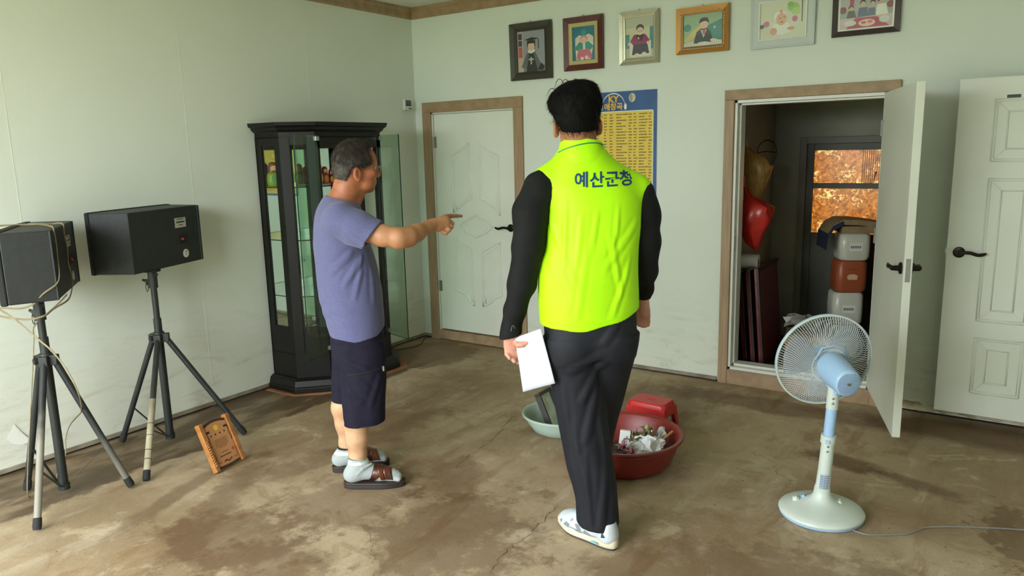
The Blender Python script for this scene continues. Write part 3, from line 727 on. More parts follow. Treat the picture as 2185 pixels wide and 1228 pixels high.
PLAN = [(0.02, YL), (0.262, YL), (0.42, YL + 0.16), (0.42, YR - 0.16), (0.262, YR), (0.02, YR)]
def off(poly, d):
    c = Vector((0.2, 0)); out = []
    for a, b in poly:
        out.append((a + (d if a > 0.1 else 0) * (1.0 if a > 0.3 else 0.55), b + math.copysign(d, b) * (1.0 if a < 0.3 else 0.55)))
    return out
MB().prism(off(PLAN, 0.055), 0.006, 0.045).build('plinth', M_ebony, cbx, bevel=0.006)
MB().loft([[(a, b, 0.045) for a, b in off(PLAN, 0.048)], [(a, b, 0.085) for a, b in off(PLAN, 0.035)], [(a, b, 0.10) for a, b in off(PLAN, 0.012)]]).build('base_moulding', M_ebony, cbx, bevel=0.004)
MB().prism(off(PLAN, 0.0), 0.09, 0.27).build('base_box', M_ebony, cbx, bevel=0.004)
MB().prism(PLAN, 1.70, 1.742).build('top_board', M_ebony, cbx, bevel=0.003)
MB().loft([[(a, b, z) for a, b in off(PLAN, d)] for z, d in ((1.738, 0.004), (1.752, 0.022), (1.768, 0.030), (1.776, 0.046), (1.800, 0.052))]).build('cornice', M_ebony, cbx, bevel=0.003)
def post(a, b, z0=0.26, z1=1.71, w=0.045, th=0.026, name='post'):
    a, b = Vector(a), Vector(b); d = (b - a).normalized(); n2 = Vector((d.y, -d.x)) * -th
    q = [a, a + d * w, a + d * w + n2, a + n2]
    MB().prism([(p.x, p.y) for p in q], z0, z1).build(name, M_ebony, cbx, bevel=0.003)
def frame_panel(a, b, wl, wr, top, bot, glass=True):
    """upright frame with a pane between plan points a and b"""
    a, b = Vector(a), Vector(b); d = (b - a); L = d.length; d.normalize(); n2 = Vector((d.y, -d.x))
    if n2.dot(Vector((0.2, 0)) - a) < 0: n2 = -n2
    def slab(s0, s1, z0, z1, t0, t1, name, m, bev=0.003):
        q = [a + d * s0 + n2 * t0, a + d * s1 + n2 * t0, a + d * s1 + n2 * t1, a + d * s0 + n2 * t1]
        return MB().prism([(p.x, p.y) for p in q], z0, z1).build(name, m, cbx, bevel=bev)
    slab(0, wl, 0.26, 1.71, 0.0, 0.024, 'stile', M_ebony); slab(L - wr, L, 0.26, 1.71, 0.0, 0.024, 'stile', M_ebony)
    slab(wl, L - wr, 1.71 - top, 1.71, 0.0, 0.022, 'rail', M_ebony); slab(wl, L - wr, 0.26, 0.26 + bot, 0.0, 0.022, 'rail', M_ebony)
    if glass: slab(wl - 0.004, L - wr + 0.004, 0.26 + bot, 1.71 - top, 0.008, 0.012, 'side_pane', M_glass2, 0)
frame_panel(PLAN[0], PLAN[1], 0.055, 0.055, 0.055, 0.19)
frame_panel(PLAN[1], PLAN[2], 0.065, 0.055, 0.055, 0.19)
frame_panel(PLAN[3], PLAN[4], 0.055, 0.065, 0.055, 0.19)
frame_panel(PLAN[4], PLAN[5], 0.055, 0.055, 0.055, 0.19)
# front: two posts, head rail, cupboard doors below
MB().box((0.39, YL + 0.16, 1.63), (0.42, YR - 0.16, 1.71)).build('head_rail', M_ebony, cbx, bevel=0.003)
for s in (-1, 1):
    MB().box((0.385, min(s * 0.30, s * 0.262), 0.26), (0.42, max(s * 0.30, s * 0.262), 1.71)).build('front_post', M_ebony, cbx, bevel=0.003)
    MB().box((0.40, min(s * 0.004, s * 0.262), 0.10), (0.424, max(s * 0.004, s * 0.262), 0.27)).build('cupboard_door', M_ebony, cbx, bevel=0.003)
# back: mirror with dark mullions
MB().box((0.020, YL, 0.10), (0.030, YR, 1.71)).build('back_board', M_ebony, cbx)
MB().box((0.030, YL + 0.02, 0.28), (0.033, YR - 0.02, 1.70)).build('mirror', M_mirror, cbx)
for y in (-0.20, 0.02, 0.24): MB().box((0.030, y - 0.018, 0.27), (0.046, y + 0.018, 1.71)).build('mullion', M_ebony, cbx)
SHELF = [(0.05, YL + 0.03), (0.255, YL + 0.03), (0.385, YL + 0.165), (0.385, YR - 0.165), (0.255, YR - 0.03), (0.05, YR - 0.03)]
for z in (0.650, 1.030, 1.380):
    MB().prism(SHELF, z, z + 0.006).build('glass_shelf', [M_glass2], cbx)
    rim = MB()
    for i in range(1, 4):
        a, b = SHELF[i], SHELF[i + 1]
        rim.tube([(a[0], a[1], z + 0.003), (b[0], b[1], z + 0.003)], 0.0034, 4)
    rim.tube([(SHELF[0][0], SHELF[0][1], z + 0.003), (SHELF[1][0], SHELF[1][1], z + 0.003)], 0.0034, 4)
    rim.build('shelf_edge', M_gedge, cbx)
# the two frameless glass doors, swung open
def glass_door(hx, hy, ang, w, z0, z1, s):
    T = Matrix.Translation((hx, hy, 0)) @ Matrix.Rotation(ang, 4, 'Z')
    d = MB().box((0, -0.0025, z0), (w, 0.0025, z1), T).build('glass_door', M_glass, cbx)
    MB().box((w - 0.001, -0.003, z0), (w + 0.002, 0.003, z1), T).box((0, -0.003, z0 - 0.0015), (w, 0.003, z0 + 0.0015), T).build('glass_edge', M_gedge, d)
    for z in (z0 + 0.012, z1 - 0.035):
        MB().box((-0.012, -0.010, z), (0.028, 0.010, z + 0.028), T).build('pivot_hinge', M_steel, d, bevel=0.002)
    MB().lathe([(0.0, 0.018), (0.008, 0.016), (0.006, 0.0)], 10, T=T @ Matrix.Translation((w - 0.03, 0, 0.93)) @ Matrix.Rotation(PI / 2, 4, 'X')).build('knob', M_steel, d, smooth=True)
    return d
glass_door(0.428, -0.290, -1.3, 0.262, 0.275, 1.715, -1)
glass_door(0.428, 0.272, -0.25, 0.262, 0.275, 1.715, 1)
# reddish board under the cabinet
bo = MB().prism([(0.03, -0.545), (0.30, -0.535), (0.50, -0.34), (0.515, 0.36), (0.36, 0.52), (0.03, 0.54)], 0.0, 0.006).build('cabinet_board', M_pine)
bo.location = (0, -1.175, 0); tag(bo, 'thin reddish-brown board lying under the display cabinet', 'board')

# nesting dolls on the top shelf
def doll(label, x, y, h, colors, parent=None, r=None):
    """colors: scarf, dress, apron"""
    r = r or h * (0.28 if h > 0.16 else 0.235)
    t = thing('nesting_doll', label, 'nesting doll', (x, y - 1.175, 1.3865), 0, 'nesting dolls in the cabinet')
    t.rotation_euler = (0, 0, 0)
    body = [(0.0, 0), (r * 0.78, 0), (r * 0.95, h * 0.12), (r, h * 0.28), (r * 0.92, h * 0.46), (r * 0.74, h * 0.58)]
    head = [(r * 0.74, h * 0.58), (r * 0.70, h * 0.63), (r * 0.74, h * 0.74), (r * 0.66, h * 0.87), (r * 0.40, h * 0.97), (0.0, h)]
    MB().lathe(body, 24).build('doll_body', colors[1], t, smooth=True)
    MB().lathe(head, 24).build('doll_head', colors[0], t, smooth=True)
    n = 16
    F = Matrix.Rotation(-0.35, 4, 'Z')
    def patch(cz, rr, rz, out, m, nm, par=t):
        ring = []
        for k in range(n):
            a = 2 * PI * k / n; yy = rr * math.cos(a); zz = rz * math.sin(a)
            ring.append(F @ Vector((math.sqrt(max(out * out - yy * yy, 1e-6)), yy, cz + zz)))
        c = F @ Vector((out * 1.01, 0, cz))
        MB().add(ring + [c], [(k, (k + 1) % n, n) for k in range(n)]).build(nm, m, par, smooth=True)
    patch(h * 0.75, r * 0.46, h * 0.10, r * 0.775, M_dface, 'doll_face')
    patch(h * 0.30, r * 0.60, h * 0.20, r * 1.03, colors[2], 'doll_apron')
    for s in (-1, 1):
        e = F @ Vector((r * 0.79, s * r * 0.2, h * 0.765))
        MB().lathe([(0, -h * 0.012), (h * 0.014, 0), (0, h * 0.012)], 8, tuple(e)).build('doll_eye', M_ink, t)
    return t
M_dface = mat('doll_face_paint', (226, 176, 120), 0.35)
M_dred = mat('doll_red', (176, 58, 52), 0.3); M_dor = mat('doll_orange', (206, 132, 62), 0.3); M_dpink = mat('doll_pink', (188, 78, 92), 0.3)
M_dgrn = mat('doll_green', (96, 146, 70), 0.3); M_dlime = mat('doll_lime', (126, 150, 40), 0.35); M_dbrn = mat('doll_brown', (124, 76, 56), 0.35); M_dyel = mat('doll_yellow', (218, 170, 60), 0.3)
DOLLS = [(0.085, -0.385, 0.165), (0.135, -0.035, 0.145), (0.135, 0.022, 0.122), (0.135, 0.078, 0.102), (0.130, 0.122, 0.085)]
doll('largest nesting doll, brown top and lime-green body, at the near end of the shelf', *DOLLS[0], (M_dbrn, M_dlime, M_dgrn))
doll('nesting doll with an orange head and green dress beside the cabinet mirror', *DOLLS[1], (M_dor, M_dgrn, M_dor))
doll('red-scarfed nesting doll with an orange pleated skirt, in the middle of the row', *DOLLS[2], (M_dred, M_dpink, M_dor))
doll('small red nesting doll right of the orange-skirted one', *DOLLS[3], (M_dred, M_dred, M_dyel))
doll('smallest orange nesting doll, half hidden by the man in blue', *DOLLS[4], (M_dyel, M_dor, M_dred))

# ------------------------------------------------------------------ thermostat and its wire
M_wplast = mat('white_plastic', (222, 224, 214), 0.4)
th = thing('thermostat', 'small white wall thermostat with a grey screen near the corner', 'thermostat', (0.0, -0.106, 1.972))
MB().box((0.0, -0.048, -0.045), (0.022, 0.048, 0.045)).build('case', M_wplast, th, bevel=0.004)
MB().box((0.021, -0.034, -0.012), (0.0235, 0.030, 0.036)).build('screen', mat('grey_lcd', (84, 92, 84), 0.2), th)
for k in range(3): MB().box((0.021, 0.0 + k * 0.013, -0.034), (0.025, 0.008 + k * 0.013, -0.026)).build('button', M_ink, th)
P = smooth_path([(0.012, -0.058, 1.945), (0.004, -0.02, 1.938), (0.02, -0.006, 1.94), (0.06, -0.004, 1.942), (0.088, -0.006, 1.944)], 4)
tag(MB().tube(P, 0.0015, 5).build('thermostat_wire', M_wplast), 'thin white wire running from the thermostat to the door frame', 'wire')
P = smooth_path([(0.09, -0.52, 0.004), (0.16, -0.36, 0.004), (0.155, -0.24, 0.004), (0.075, -0.11, 0.005), (0.04, -0.03, 0.006), (0.08, -0.022, 0.006)], 5)
tag(MB().tube(P, 0.003, 6).build('black_wire', M_rubber), 'thin black wire lying on the floor in the room corner', 'wire')

# ------------------------------------------------------------------ framed photographs
def fmat(name, c, **k): return mat(name, c, **k)
PC = {}
def pcm(c):
    if c not in PC: PC[c] = mat('photo_print_%d' % len(PC), c, 0.35)
    return PC[c]
def picture(label, x0, x1, z0, z1, layers, paper, art, depth=0.02, lean=0.03, beads=None):
    """layers: (band width, material, height) from the outside in; art: (colour, polygon) list in 0..1 coordinates, drawn over the paper colour"""
    w, h = x1 - x0, z1 - z0
    t = thing('picture_frame', label, 'picture', ((x0 + x1) / 2, -0.004, z0), 0, 'framed photographs on the far wall', rot=(lean, 0, 0))
    ins = 0.0
    for i, (bw_, m, d) in enumerate(layers):
        a0, a1, b0, b1 = -w / 2 + ins, w / 2 - ins, ins, h - ins
        q0 = [(a0, b0), (a1, b0), (a1, b1), (a0, b1)]; q1 = [(a0 + bw_, b0 + bw_), (a1 - bw_, b0 + bw_), (a1 - bw_, b1 - bw_), (a0 + bw_, b1 - bw_)]
        mb = MB()
        for k in range(4):
            j = (k + 1) % 4
            o0, o1, i1, i0 = q0[k], q0[j], q1[j], q1[k]
            mb.add([(o0[0], 0, o0[1]), (o1[0], 0, o1[1]), (o1[0], -d, o1[1]), (o0[0], -d, o0[1]), (i0[0], -d * 0.75, i0[1]), (i1[0], -d * 0.75, i1[1]), (i0[0], 0, i0[1]), (i1[0], 0, i1[1])],
                   [(0, 1, 2, 3), (3, 2, 5, 4), (4, 5, 7, 6), (1, 0, 6, 7)])
        mb.build('frame_border' if i == 0 else 'inner_border', m, t)
        ins += bw_
    if beads:
        bi, bm, sp = beads; mb = MB(); a, b = w / 2 - bi, h - bi
        pts = []
        for k in range(int((w - 2 * bi) / sp) + 1): pts += [(-a + k * sp, bi), (-a + k * sp, b)]
        for k in range(1, int((h - 2 * bi) / sp)): pts += [(-a, bi + k * sp), (a, bi + k * sp)]
        for px_, pz in pts: mb.lathe([(0, -0.0048), (0.0046, 0), (0, 0.0048)], 6, (px_, -layers[0][2] * 0.86, pz))
        mb.build('bead_row', bm, t)
    pw, ph = w - 2 * ins, h - 2 * ins
    mats, mb = [pcm(paper)], MB()
    mb.add([(-pw / 2, -0.004, ins), (pw / 2, -0.004, ins), (pw / 2, -0.004, ins + ph), (-pw / 2, -0.004, ins + ph)], [(0, 1, 2, 3)])
    for li, (c, poly) in enumerate(art):
        m = pcm(c)
        if m not in mats: mats.append(m)
        mb.mat(mats.index(m))
        mb.add([(-pw / 2 + a * pw, -0.0041 - 0.00012 * (li + 1), ins + b * ph) for a, b in poly], [tuple(range(len(poly)))])
    mb.build('photo_print', mats, t)
    MB().add([(-pw / 2, -0.008, ins), (pw / 2, -0.008, ins), (pw / 2, -0.008, ins + ph), (-pw / 2, -0.008, ins + ph)], [(0, 1, 2, 3)]).build('cover_glass', M_glass2, t)
    MB().tube([(-0.012, -0.004, h - 0.002), (0, -0.003, h + 0.014), (0.012, -0.004, h - 0.002)], 0.0015, 5).build('hanging_hook', M_bronze, t)
    return t
C_ = circle
R_ = lambda a, b, c, d: [(a, b), (c, b), (c, d), (a, d)]
M_f1 = fmat('olive_black_frame', (58, 54, 40), rough=0.4); M_f1b = fmat('olive_black_inner', (40, 38, 30), rough=0.5, bump=0.3, bscale=300)
M_f2 = fmat('mahogany_frame', (92, 34, 24), rough=0.35, c2=(76, 26, 18), scale=10); M_f2b = fmat('cream_slip', (186, 172, 116), rough=0.5)
M_f3 = fmat('silver_frame', (176, 172, 146), rough=0.3, metal=0.5); M_bead = fmat('pearl_bead', (246, 244, 228), rough=0.25)
M_f4 = fmat('gold_frame', (176, 124, 52), rough=0.35, metal=0.4); M_f4b = fmat('gold_slip', (150, 106, 48), rough=0.4, metal=0.4)
M_f5 = fmat('pale_blue_frame', (196, 204, 202), rough=0.5); M_f5b = fmat('white_slip', (240, 242, 236), rough=0.4)
M_f6 = fmat('dark_brown_frame', (48, 32, 26), rough=0.4)
skin_, hair_ = (222, 184, 150), (28, 24, 24)
picture('dark olive frame, child in a black graduation cap and grey cape, leftmost of the row', 0.985, 1.342, 2.098, 2.502,
        [(0.036, M_f1, 0.026), (0.022, M_f1b, 0.018)], (150, 150, 160), [
    ((120, 118, 128), R_(0, 0, 1, 0.15)), ((196, 170, 160), R_(0, 0, 0.2, 1)), ((60, 64, 84), R_(0.03, 0.8, 0.17, 0.95)), ((180, 90, 84), R_(0.03, 0.36, 0.17, 0.62)), ((70, 60, 70), R_(0.03, 0.64, 0.17, 0.78)),
    ((96, 98, 98), [(0.12, 0.12), (0.36, 0.5), (0.62, 0.5), (0.88, 0.1), (0.7, 0.05), (0.3, 0.08)]), ((24, 24, 26), [(0.3, 0.0), (0.42, 0.46), (0.56, 0.46), (0.72, 0.0)]), ((24, 24, 26), [(0.7, 0.03), (0.85, 0.2), (0.96, 0.1), (0.9, 0.02)]),
    ((226, 226, 222), [(0.36, 0.48), (0.42, 0.56), (0.58, 0.56), (0.64, 0.5), (0.5, 0.44)]), ((190, 184, 170), R_(0.46, 0.18, 0.51, 0.36)), ((190, 184, 170), R_(0.40, 0.28, 0.58, 0.32)), (hair_, C_(0.5, 0.65, 0.15, 0.12)), (skin_, C_(0.5, 0.62, 0.12, 0.11)), ((26, 26, 30), R_(0.35, 0.69, 0.65, 0.76)), ((20, 20, 24), [(0.26, 0.79), (0.5, 0.75), (0.78, 0.80), (0.52, 0.84)]), ((20, 20, 24), R_(0.745, 0.55, 0.775, 0.79))])
picture('reddish-brown frame with a cream slip, baby in pink and teal before a blue ground', 1.445, 1.756, 2.134, 2.494,
        [(0.040, M_f2, 0.024), (0.026, M_f2b, 0.016)], (20, 112, 140), [
    ((224, 206, 196), [(0.12, 0.45), (0.12, 0.66), (0.3, 0.76), (0.5, 0.7), (0.72, 0.78), (0.92, 0.68), (0.92, 0.42), (0.8, 0.02), (0.15, 0.02)]), ((44, 150, 140), C_(0.5, 0.82, 0.12, 0.1)), ((40, 146, 138), [(0.05, 0.36), (0.3, 0.55), (0.7, 0.55), (0.95, 0.4), (0.8, 0.3), (0.2, 0.3)]), ((206, 104, 130), [(0.16, 0.06), (0.26, 0.34), (0.74, 0.34), (0.88, 0.08), (0.6, 0.02), (0.3, 0.02)]),
    ((236, 210, 196), R_(0.46, 0.32, 0.56, 0.5)), ((216, 134, 150), C_(0.5, 0.63, 0.17, 0.11)), ((232, 190, 176), C_(0.5, 0.59, 0.14, 0.09)), ((60, 50, 60), C_(0.45, 0.6, 0.015, 0.012)), ((60, 50, 60), C_(0.56, 0.6, 0.015, 0.012)), ((238, 206, 200), C_(0.42, 0.06, 0.08, 0.05)), ((238, 206, 200), C_(0.62, 0.08, 0.08, 0.06))])
picture('beaded silver frame, baby in a magenta jacket on a white chair', 1.884, 2.168, 2.141, 2.482,
        [(0.022, M_f3, 0.026), (0.018, M_f3, 0.018)], (186, 184, 164), [
    ((206, 200, 168), R_(0, 0.3, 1, 0.75)), ((80, 140, 140), R_(0, 0.25, 0.14, 0.6)), ((60, 130, 140), R_(0.86, 0.2, 1, 0.75)), ((222, 216, 196), R_(0.14, 0.04, 0.9, 0.42)), ((140, 32, 92), [(0.16, 0.42), (0.3, 0.58), (0.7, 0.58), (0.86, 0.42), (0.7, 0.3), (0.3, 0.3)]), ((40, 28, 66), [(0.22, 0.08), (0.28, 0.34), (0.78, 0.34), (0.84, 0.1)]), ((44, 24, 50), [(0.36, 0.58), (0.46, 0.4), (0.5, 0.5), (0.56, 0.4), (0.66, 0.58)]), ((236, 214, 206), C_(0.46, 0.49, 0.025, 0.03)), (hair_, C_(0.52, 0.72, 0.14, 0.11)), ((224, 190, 172), C_(0.52, 0.66, 0.125, 0.1)), ((40, 30, 34), C_(0.47, 0.66, 0.02, 0.012)), ((40, 30, 34), C_(0.57, 0.66, 0.02, 0.012)), ((230, 200, 184), C_(0.4, 0.08, 0.08, 0.04)), ((230, 200, 184), C_(0.66, 0.1, 0.08, 0.04)), ((228, 196, 180), C_(0.13, 0.36, 0.05, 0.04)), ((228, 196, 180), C_(0.8, 0.36, 0.05, 0.04))], beads=(0.026, M_bead, 0.011))
picture('gold frame with pale beading, toddler in a dark suit with a red tie', 2.292, 2.637, 2.175, 2.459,
        [(0.026, M_f4, 0.028), (0.018, M_f4b, 0.018)], (150, 176, 140), [
    ((40, 128, 120), [(0.3, 0.3), (0.62, 0.62), (1, 0.8), (1, 0.15), (0.3, 0.15)]), ((206, 186, 120), [(0, 0.2), (0.2, 0.45), (0.45, 0.7), (0.5, 0.62), (0.3, 0.3), (0.1, 0.12)]), ((50, 134, 126), C_(0.1, 0.6, 0.1, 0.12)), ((206, 202, 188), [(0, 0), (0, 0.1), (0.3, 0.2), (0.8, 0.2), (1, 0.1), (1, 0)]), ((24, 24, 30), [(0.26, 0.1), (0.34, 0.45), (0.45, 0.54), (0.62, 0.54), (0.7, 0.42), (0.76, 0.12), (0.5, 0.06)]), ((190, 186, 196), [(0.44, 0.5), (0.52, 0.24), (0.6, 0.5)]), ((176, 36, 44), R_(0.50, 0.36, 0.56, 0.5)), ((206, 206, 214), C_(0.52, 0.08, 0.16, 0.05)), (hair_, C_(0.53, 0.74, 0.125, 0.14)), ((226, 186, 160), C_(0.53, 0.66, 0.11, 0.13)), ((30, 26, 28), [(0.41, 0.72), (0.44, 0.86), (0.62, 0.87), (0.65, 0.72), (0.55, 0.77)]), ((232, 196, 176), C_(0.74, 0.16, 0.05, 0.04)), ((200, 214, 206), C_(0.8, 0.55, 0.03, 0.04))], beads=(0.030, M_bead, 0.012))
picture('wide pale blue frame with a white slip, laughing baby among flowers', 2.775, 3.150, 2.165, 2.482,
        [(0.016, M_f5, 0.020), (0.030, M_f5, 0.014), (0.007, M_f5b, 0.020)], (210, 206, 186), [
    ((150, 190, 90), C_(0.72, 0.82, 0.13, 0.12)), ((126, 176, 66), C_(0.66, 0.9, 0.07, 0.07)), ((176, 206, 120), C_(0.78, 0.7, 0.1, 0.1)), ((60, 96, 84), R_(0.9, 0.4, 0.925, 0.98)), ((196, 96, 130), C_(0.14, 0.42, 0.07, 0.08)), ((196, 96, 140), C_(0.76, 0.5, 0.06, 0.08)), ((40, 66, 46), C_(0.04, 0.36, 0.05, 0.06)), ((228, 224, 214), [(0.24, 0.12), (0.3, 0.4), (0.6, 0.42), (0.74, 0.2), (0.5, 0.1)]), ((216, 150, 126), C_(0.3, 0.2, 0.08, 0.1)), ((216, 150, 126), C_(0.68, 0.25, 0.08, 0.05)), ((232, 228, 216), C_(0.44, 0.6, 0.14, 0.16)), ((222, 164, 136), C_(0.47, 0.52, 0.115, 0.17)), ((140, 70, 60), C_(0.48, 0.44, 0.03, 0.02)), ((60, 44, 40), C_(0.44, 0.55, 0.015, 0.012)), ((60, 44, 40), C_(0.53, 0.57, 0.015, 0.012)), ((216, 130, 110), C_(0.46, 0.73, 0.03, 0.04))])
picture('dark brown frame, family group behind a laden table, rightmost of the row', 3.246, 3.602, 2.191, 2.462,
        [(0.030, M_f6, 0.022), (0.010, M_f5b, 0.010)], (150, 156, 156), [
    ((176, 170, 170), R_(0, 0.5, 1, 1)), ((176, 36, 84), R_(0.18, 0.66, 0.26, 1)), ((176, 36, 84), R_(0.7, 0.7, 0.82, 1)), ((120, 46, 50), C_(0.05, 0.55, 0.07, 0.1)), ((130, 50, 54), C_(0.95, 0.6, 0.07, 0.1)), ((58, 56, 60), [(0.12, 0.3), (0.16, 0.52), (0.27, 0.52), (0.32, 0.3)]), ((60, 76, 116), [(0.33, 0.3), (0.36, 0.58), (0.52, 0.58), (0.54, 0.28)]), ((70, 84, 120), [(0.53, 0.3), (0.54, 0.55), (0.66, 0.55), (0.68, 0.3)]), ((226, 224, 214), [(0.68, 0.3), (0.7, 0.62), (0.86, 0.64), (0.92, 0.32)]), ((206, 176, 176), [(0, 0), (0, 0.3), (1, 0.34), (1, 0)]), ((178, 52, 74), [(0.12, 0), (0.3, 0.3), (0.7, 0.3), (0.95, 0)]), ((232, 196, 186), C_(0.52, 0.14, 0.16, 0.1)), ((200, 96, 96), C_(0.46, 0.15, 0.05, 0.04)), ((214, 110, 104), C_(0.58, 0.16, 0.05, 0.04)), ((214, 212, 206), C_(0.2, 0.16, 0.12, 0.08)), ((214, 212, 206), C_(0.85, 0.2, 0.1, 0.1)),
    (hair_, C_(0.21, 0.6, 0.055, 0.07)), (hair_, C_(0.43, 0.72, 0.055, 0.08)), (hair_, C_(0.62, 0.7, 0.05, 0.08)), ((60, 48, 44), C_(0.79, 0.78, 0.05, 0.08)), ((206, 164, 138), C_(0.215, 0.57, 0.045, 0.06)), ((206, 164, 138), C_(0.435, 0.68, 0.045, 0.07)), ((206, 164, 138), C_(0.62, 0.66, 0.042, 0.065)), ((206, 160, 132), C_(0.79, 0.74, 0.045, 0.07))])

# ------------------------------------------------------------------ song list poster
po_ = thing('song_poster', 'blue and yellow song-list poster on the wall behind the man in the vest', 'poster', (1.873, -0.001, 1.20), 0)
PW, PH = 0.56, 0.77
M_pblue = mat('poster_blue', (38, 88, 150), 0.45, c2=(30, 74, 132), scale=5)
M_pyel = mat('poster_yellow', (226, 196, 74), 0.5); M_pwht = mat('poster_white', (226, 230, 220), 0.5); M_pgold = mat('poster_gold', (232, 184, 60), 0.5)
pv = [(-PW / 2 + PW * i / 8, -0.0015 - 0.003 * math.sin(i * 1.1) ** 2, PH * j / 8) for j in range(9) for i in range(9)]
MB().add(pv, [(j * 9 + i, j * 9 + i + 1, (j + 1) * 9 + i + 1, (j + 1) * 9 + i) for j in range(8) for i in range(8)]).build('sheet', M_pblue, po_, smooth=True)
def rrect(x0, x1, z0, z1, r, n=5):
    out = []
    for cx, cz, a in ((x1 - r, z0 + r, -PI / 2), (x1 - r, z1 - r, 0), (x0 + r, z1 - r, PI / 2), (x0 + r, z0 + r, PI)):
        out += [(cx + r * math.cos(a + PI / 2 * k / n), cz + r * math.sin(a + PI / 2 * k / n)) for k in range(n + 1)]
    return out
def flatp(poly, y, name, m, par):
    return MB().add([(a, y, b) for a, b in poly], [tuple(range(len(poly)))]).build(name, m, par)
HZ = PH - 0.138
flatp(rrect(-PW / 2 + 0.018, PW / 2 - 0.024, 0.02, HZ + 0.006, 0.012), -0.0052, 'list_border', M_pwht, po_)
flatp(rrect(-PW / 2 + 0.022, PW / 2 - 0.029, 0.024, HZ, 0.010), -0.0055, 'list_panel', M_pyel, po_)
def wall_text(body, size, x, z, y, name, m, par, bold=0.0):
    v_, f_ = text_mesh(body, size, bold=bold)
    return MB().add([(p.x + x, y, p.y + z) for p in v_], f_).build(name, m, par)
wall_text('KY', 0.062, -0.045, PH - 0.052, -0.0064, 'title', M_pgold, po_, 0.0022)
wall_text('애창곡', 0.052, -0.045, PH - 0.104, -0.0064, 'title', M_pgold, po_, 0.0014)
hp = [(-0.045 + 0.088 * math.cos(a), -0.0060, PH - 0.098 + 0.086 * math.sin(a)) for a in np.linspace(0.15, PI - 0.15, 22)]
MB().tube(hp, [0.0012 + 0.0035 * math.sin(PI * k / 21) for k in range(22)], 6).build('headphone_band', M_pwht, po_)
for s in (-1, 1): flatp(C_(-0.045 + s * 0.092, PH - 0.103, 0.010, 0.022), -0.0062, 'headphone_cup', M_pwht, po_)
flatp(C_(0.098, PH - 0.046, 0.025, 0.030), -0.0060, 'round_badge', mat('badge_cream', (206, 196, 160), 0.5), po_)
flatp(C_(0.090, PH - 0.046, 0.012, 0.026), -0.0062, 'badge_shade', mat('badge_grey', (150, 150, 140), 0.5), po_)
rng = random.Random(3); rows = MB()
cols_ = [(-0.235, 0.10, 3), (-0.118, 0.024, 4), (-0.075, 0.03, 2), (-0.022, 0.085, 3), (0.072, 0.026, 4), (0.110, 0.03, 2), (0.150, 0.065, 3), (0.222, 0.022, 4)]
for r in range(29):
    z = HZ - 0.018 - r * 0.0200
    for x, w_, kk in cols_:
        ww = w_ * (0.4 + 0.6 * rng.random()); xx = x
        while xx < x + ww:
            g = 0.0045 + 0.003 * rng.random()
            hh = 0.0030 + 0.0015 * rng.random()
            if xx + g < PW / 2 - 0.032: rows.add([(xx, -0.0058, z - hh), (xx + g, -0.0058, z - hh), (xx + g, -0.0058, z + hh), (xx, -0.0058, z + hh)], [(0, 1, 2, 3)])
            xx += g + 0.0018
o = rows.build('song_lines', mat('poster_ink', (92, 76, 40), 0.6), po_); o['kind'] = 'stuff'

# ------------------------------------------------------------------ floor things: basins, stool, fan
M_bred = mat('brick_red_plastic', (136, 44, 34), 0.42, c2=(124, 38, 30), scale=4)
M_sred = mat('bright_red_plastic', (190, 40, 38), 0.38)
M_gplas = bpy.data.materials.new('pale_green_plastic'); M_gplas.use_nodes = True
_b = M_gplas.node_tree.nodes['Principled BSDF']; _b.inputs['Base Color'].default_value = lin((196, 216, 204)); _b.inputs['Roughness'].default_value = 0.35
_b.inputs['Subsurface Weight'].default_value = 0.0; _b.inputs['Transmission Weight'].default_value = 0.35; _b.inputs['IOR'].default_value = 1.15
def basin(name, label, loc, r_top, r_bot, h, rim, m, cat='basin', ridge=True):
    t = thing(name, label, cat, loc)
    prof = [(0.0, 0.0), (r_bot - 0.02, 0.0), (r_bot, 0.010), (r_bot + (r_top - r_bot) * 0.45, h * 0.25), (r_bot + (r_top - r_bot) * 0.78, h * 0.58), (r_top, h - 0.012), (r_top + rim, h - 0.010), (r_top + rim + 0.003, h - 0.002), (r_top + rim, h + 0.004), (r_top + 0.004, h + 0.003), (r_top - 0.005, h - 0.006),
            (r_bot + (r_top - r_bot) * 0.78 - 0.005, h * 0.58), (r_bot + (r_top - r_bot) * 0.45 - 0.005, h * 0.25), (r_bot - 0.006, 0.018), (r_bot - 0.03, 0.006), (0.0, 0.006)]
    MB().lathe(prof, 64).build('bowl', m, t, smooth=True, auto=0.9)
    if ridge:
        MB().lathe([(r_top + 0.001, h - 0.030), (r_top + 0.006, h - 0.026), (r_top + 0.001, h - 0.020)], 64, cap=False).build('rim_ridge', m, t, smooth=True)
    return t
RB = (2.664, -1.562, 0.0)
basin('plastic_basin', 'large brick-red plastic basin holding dried flowers and paper', RB, 0.280, 0.218, 0.166, 0.020, M_bred)
GB = (2.169, -1.353, 0.0)
basin('plastic_basin', 'pale green translucent plastic basin left of the trouser leg', GB, 0.205, 0.125, 0.120, 0.012, M_gplas, ridge=False)
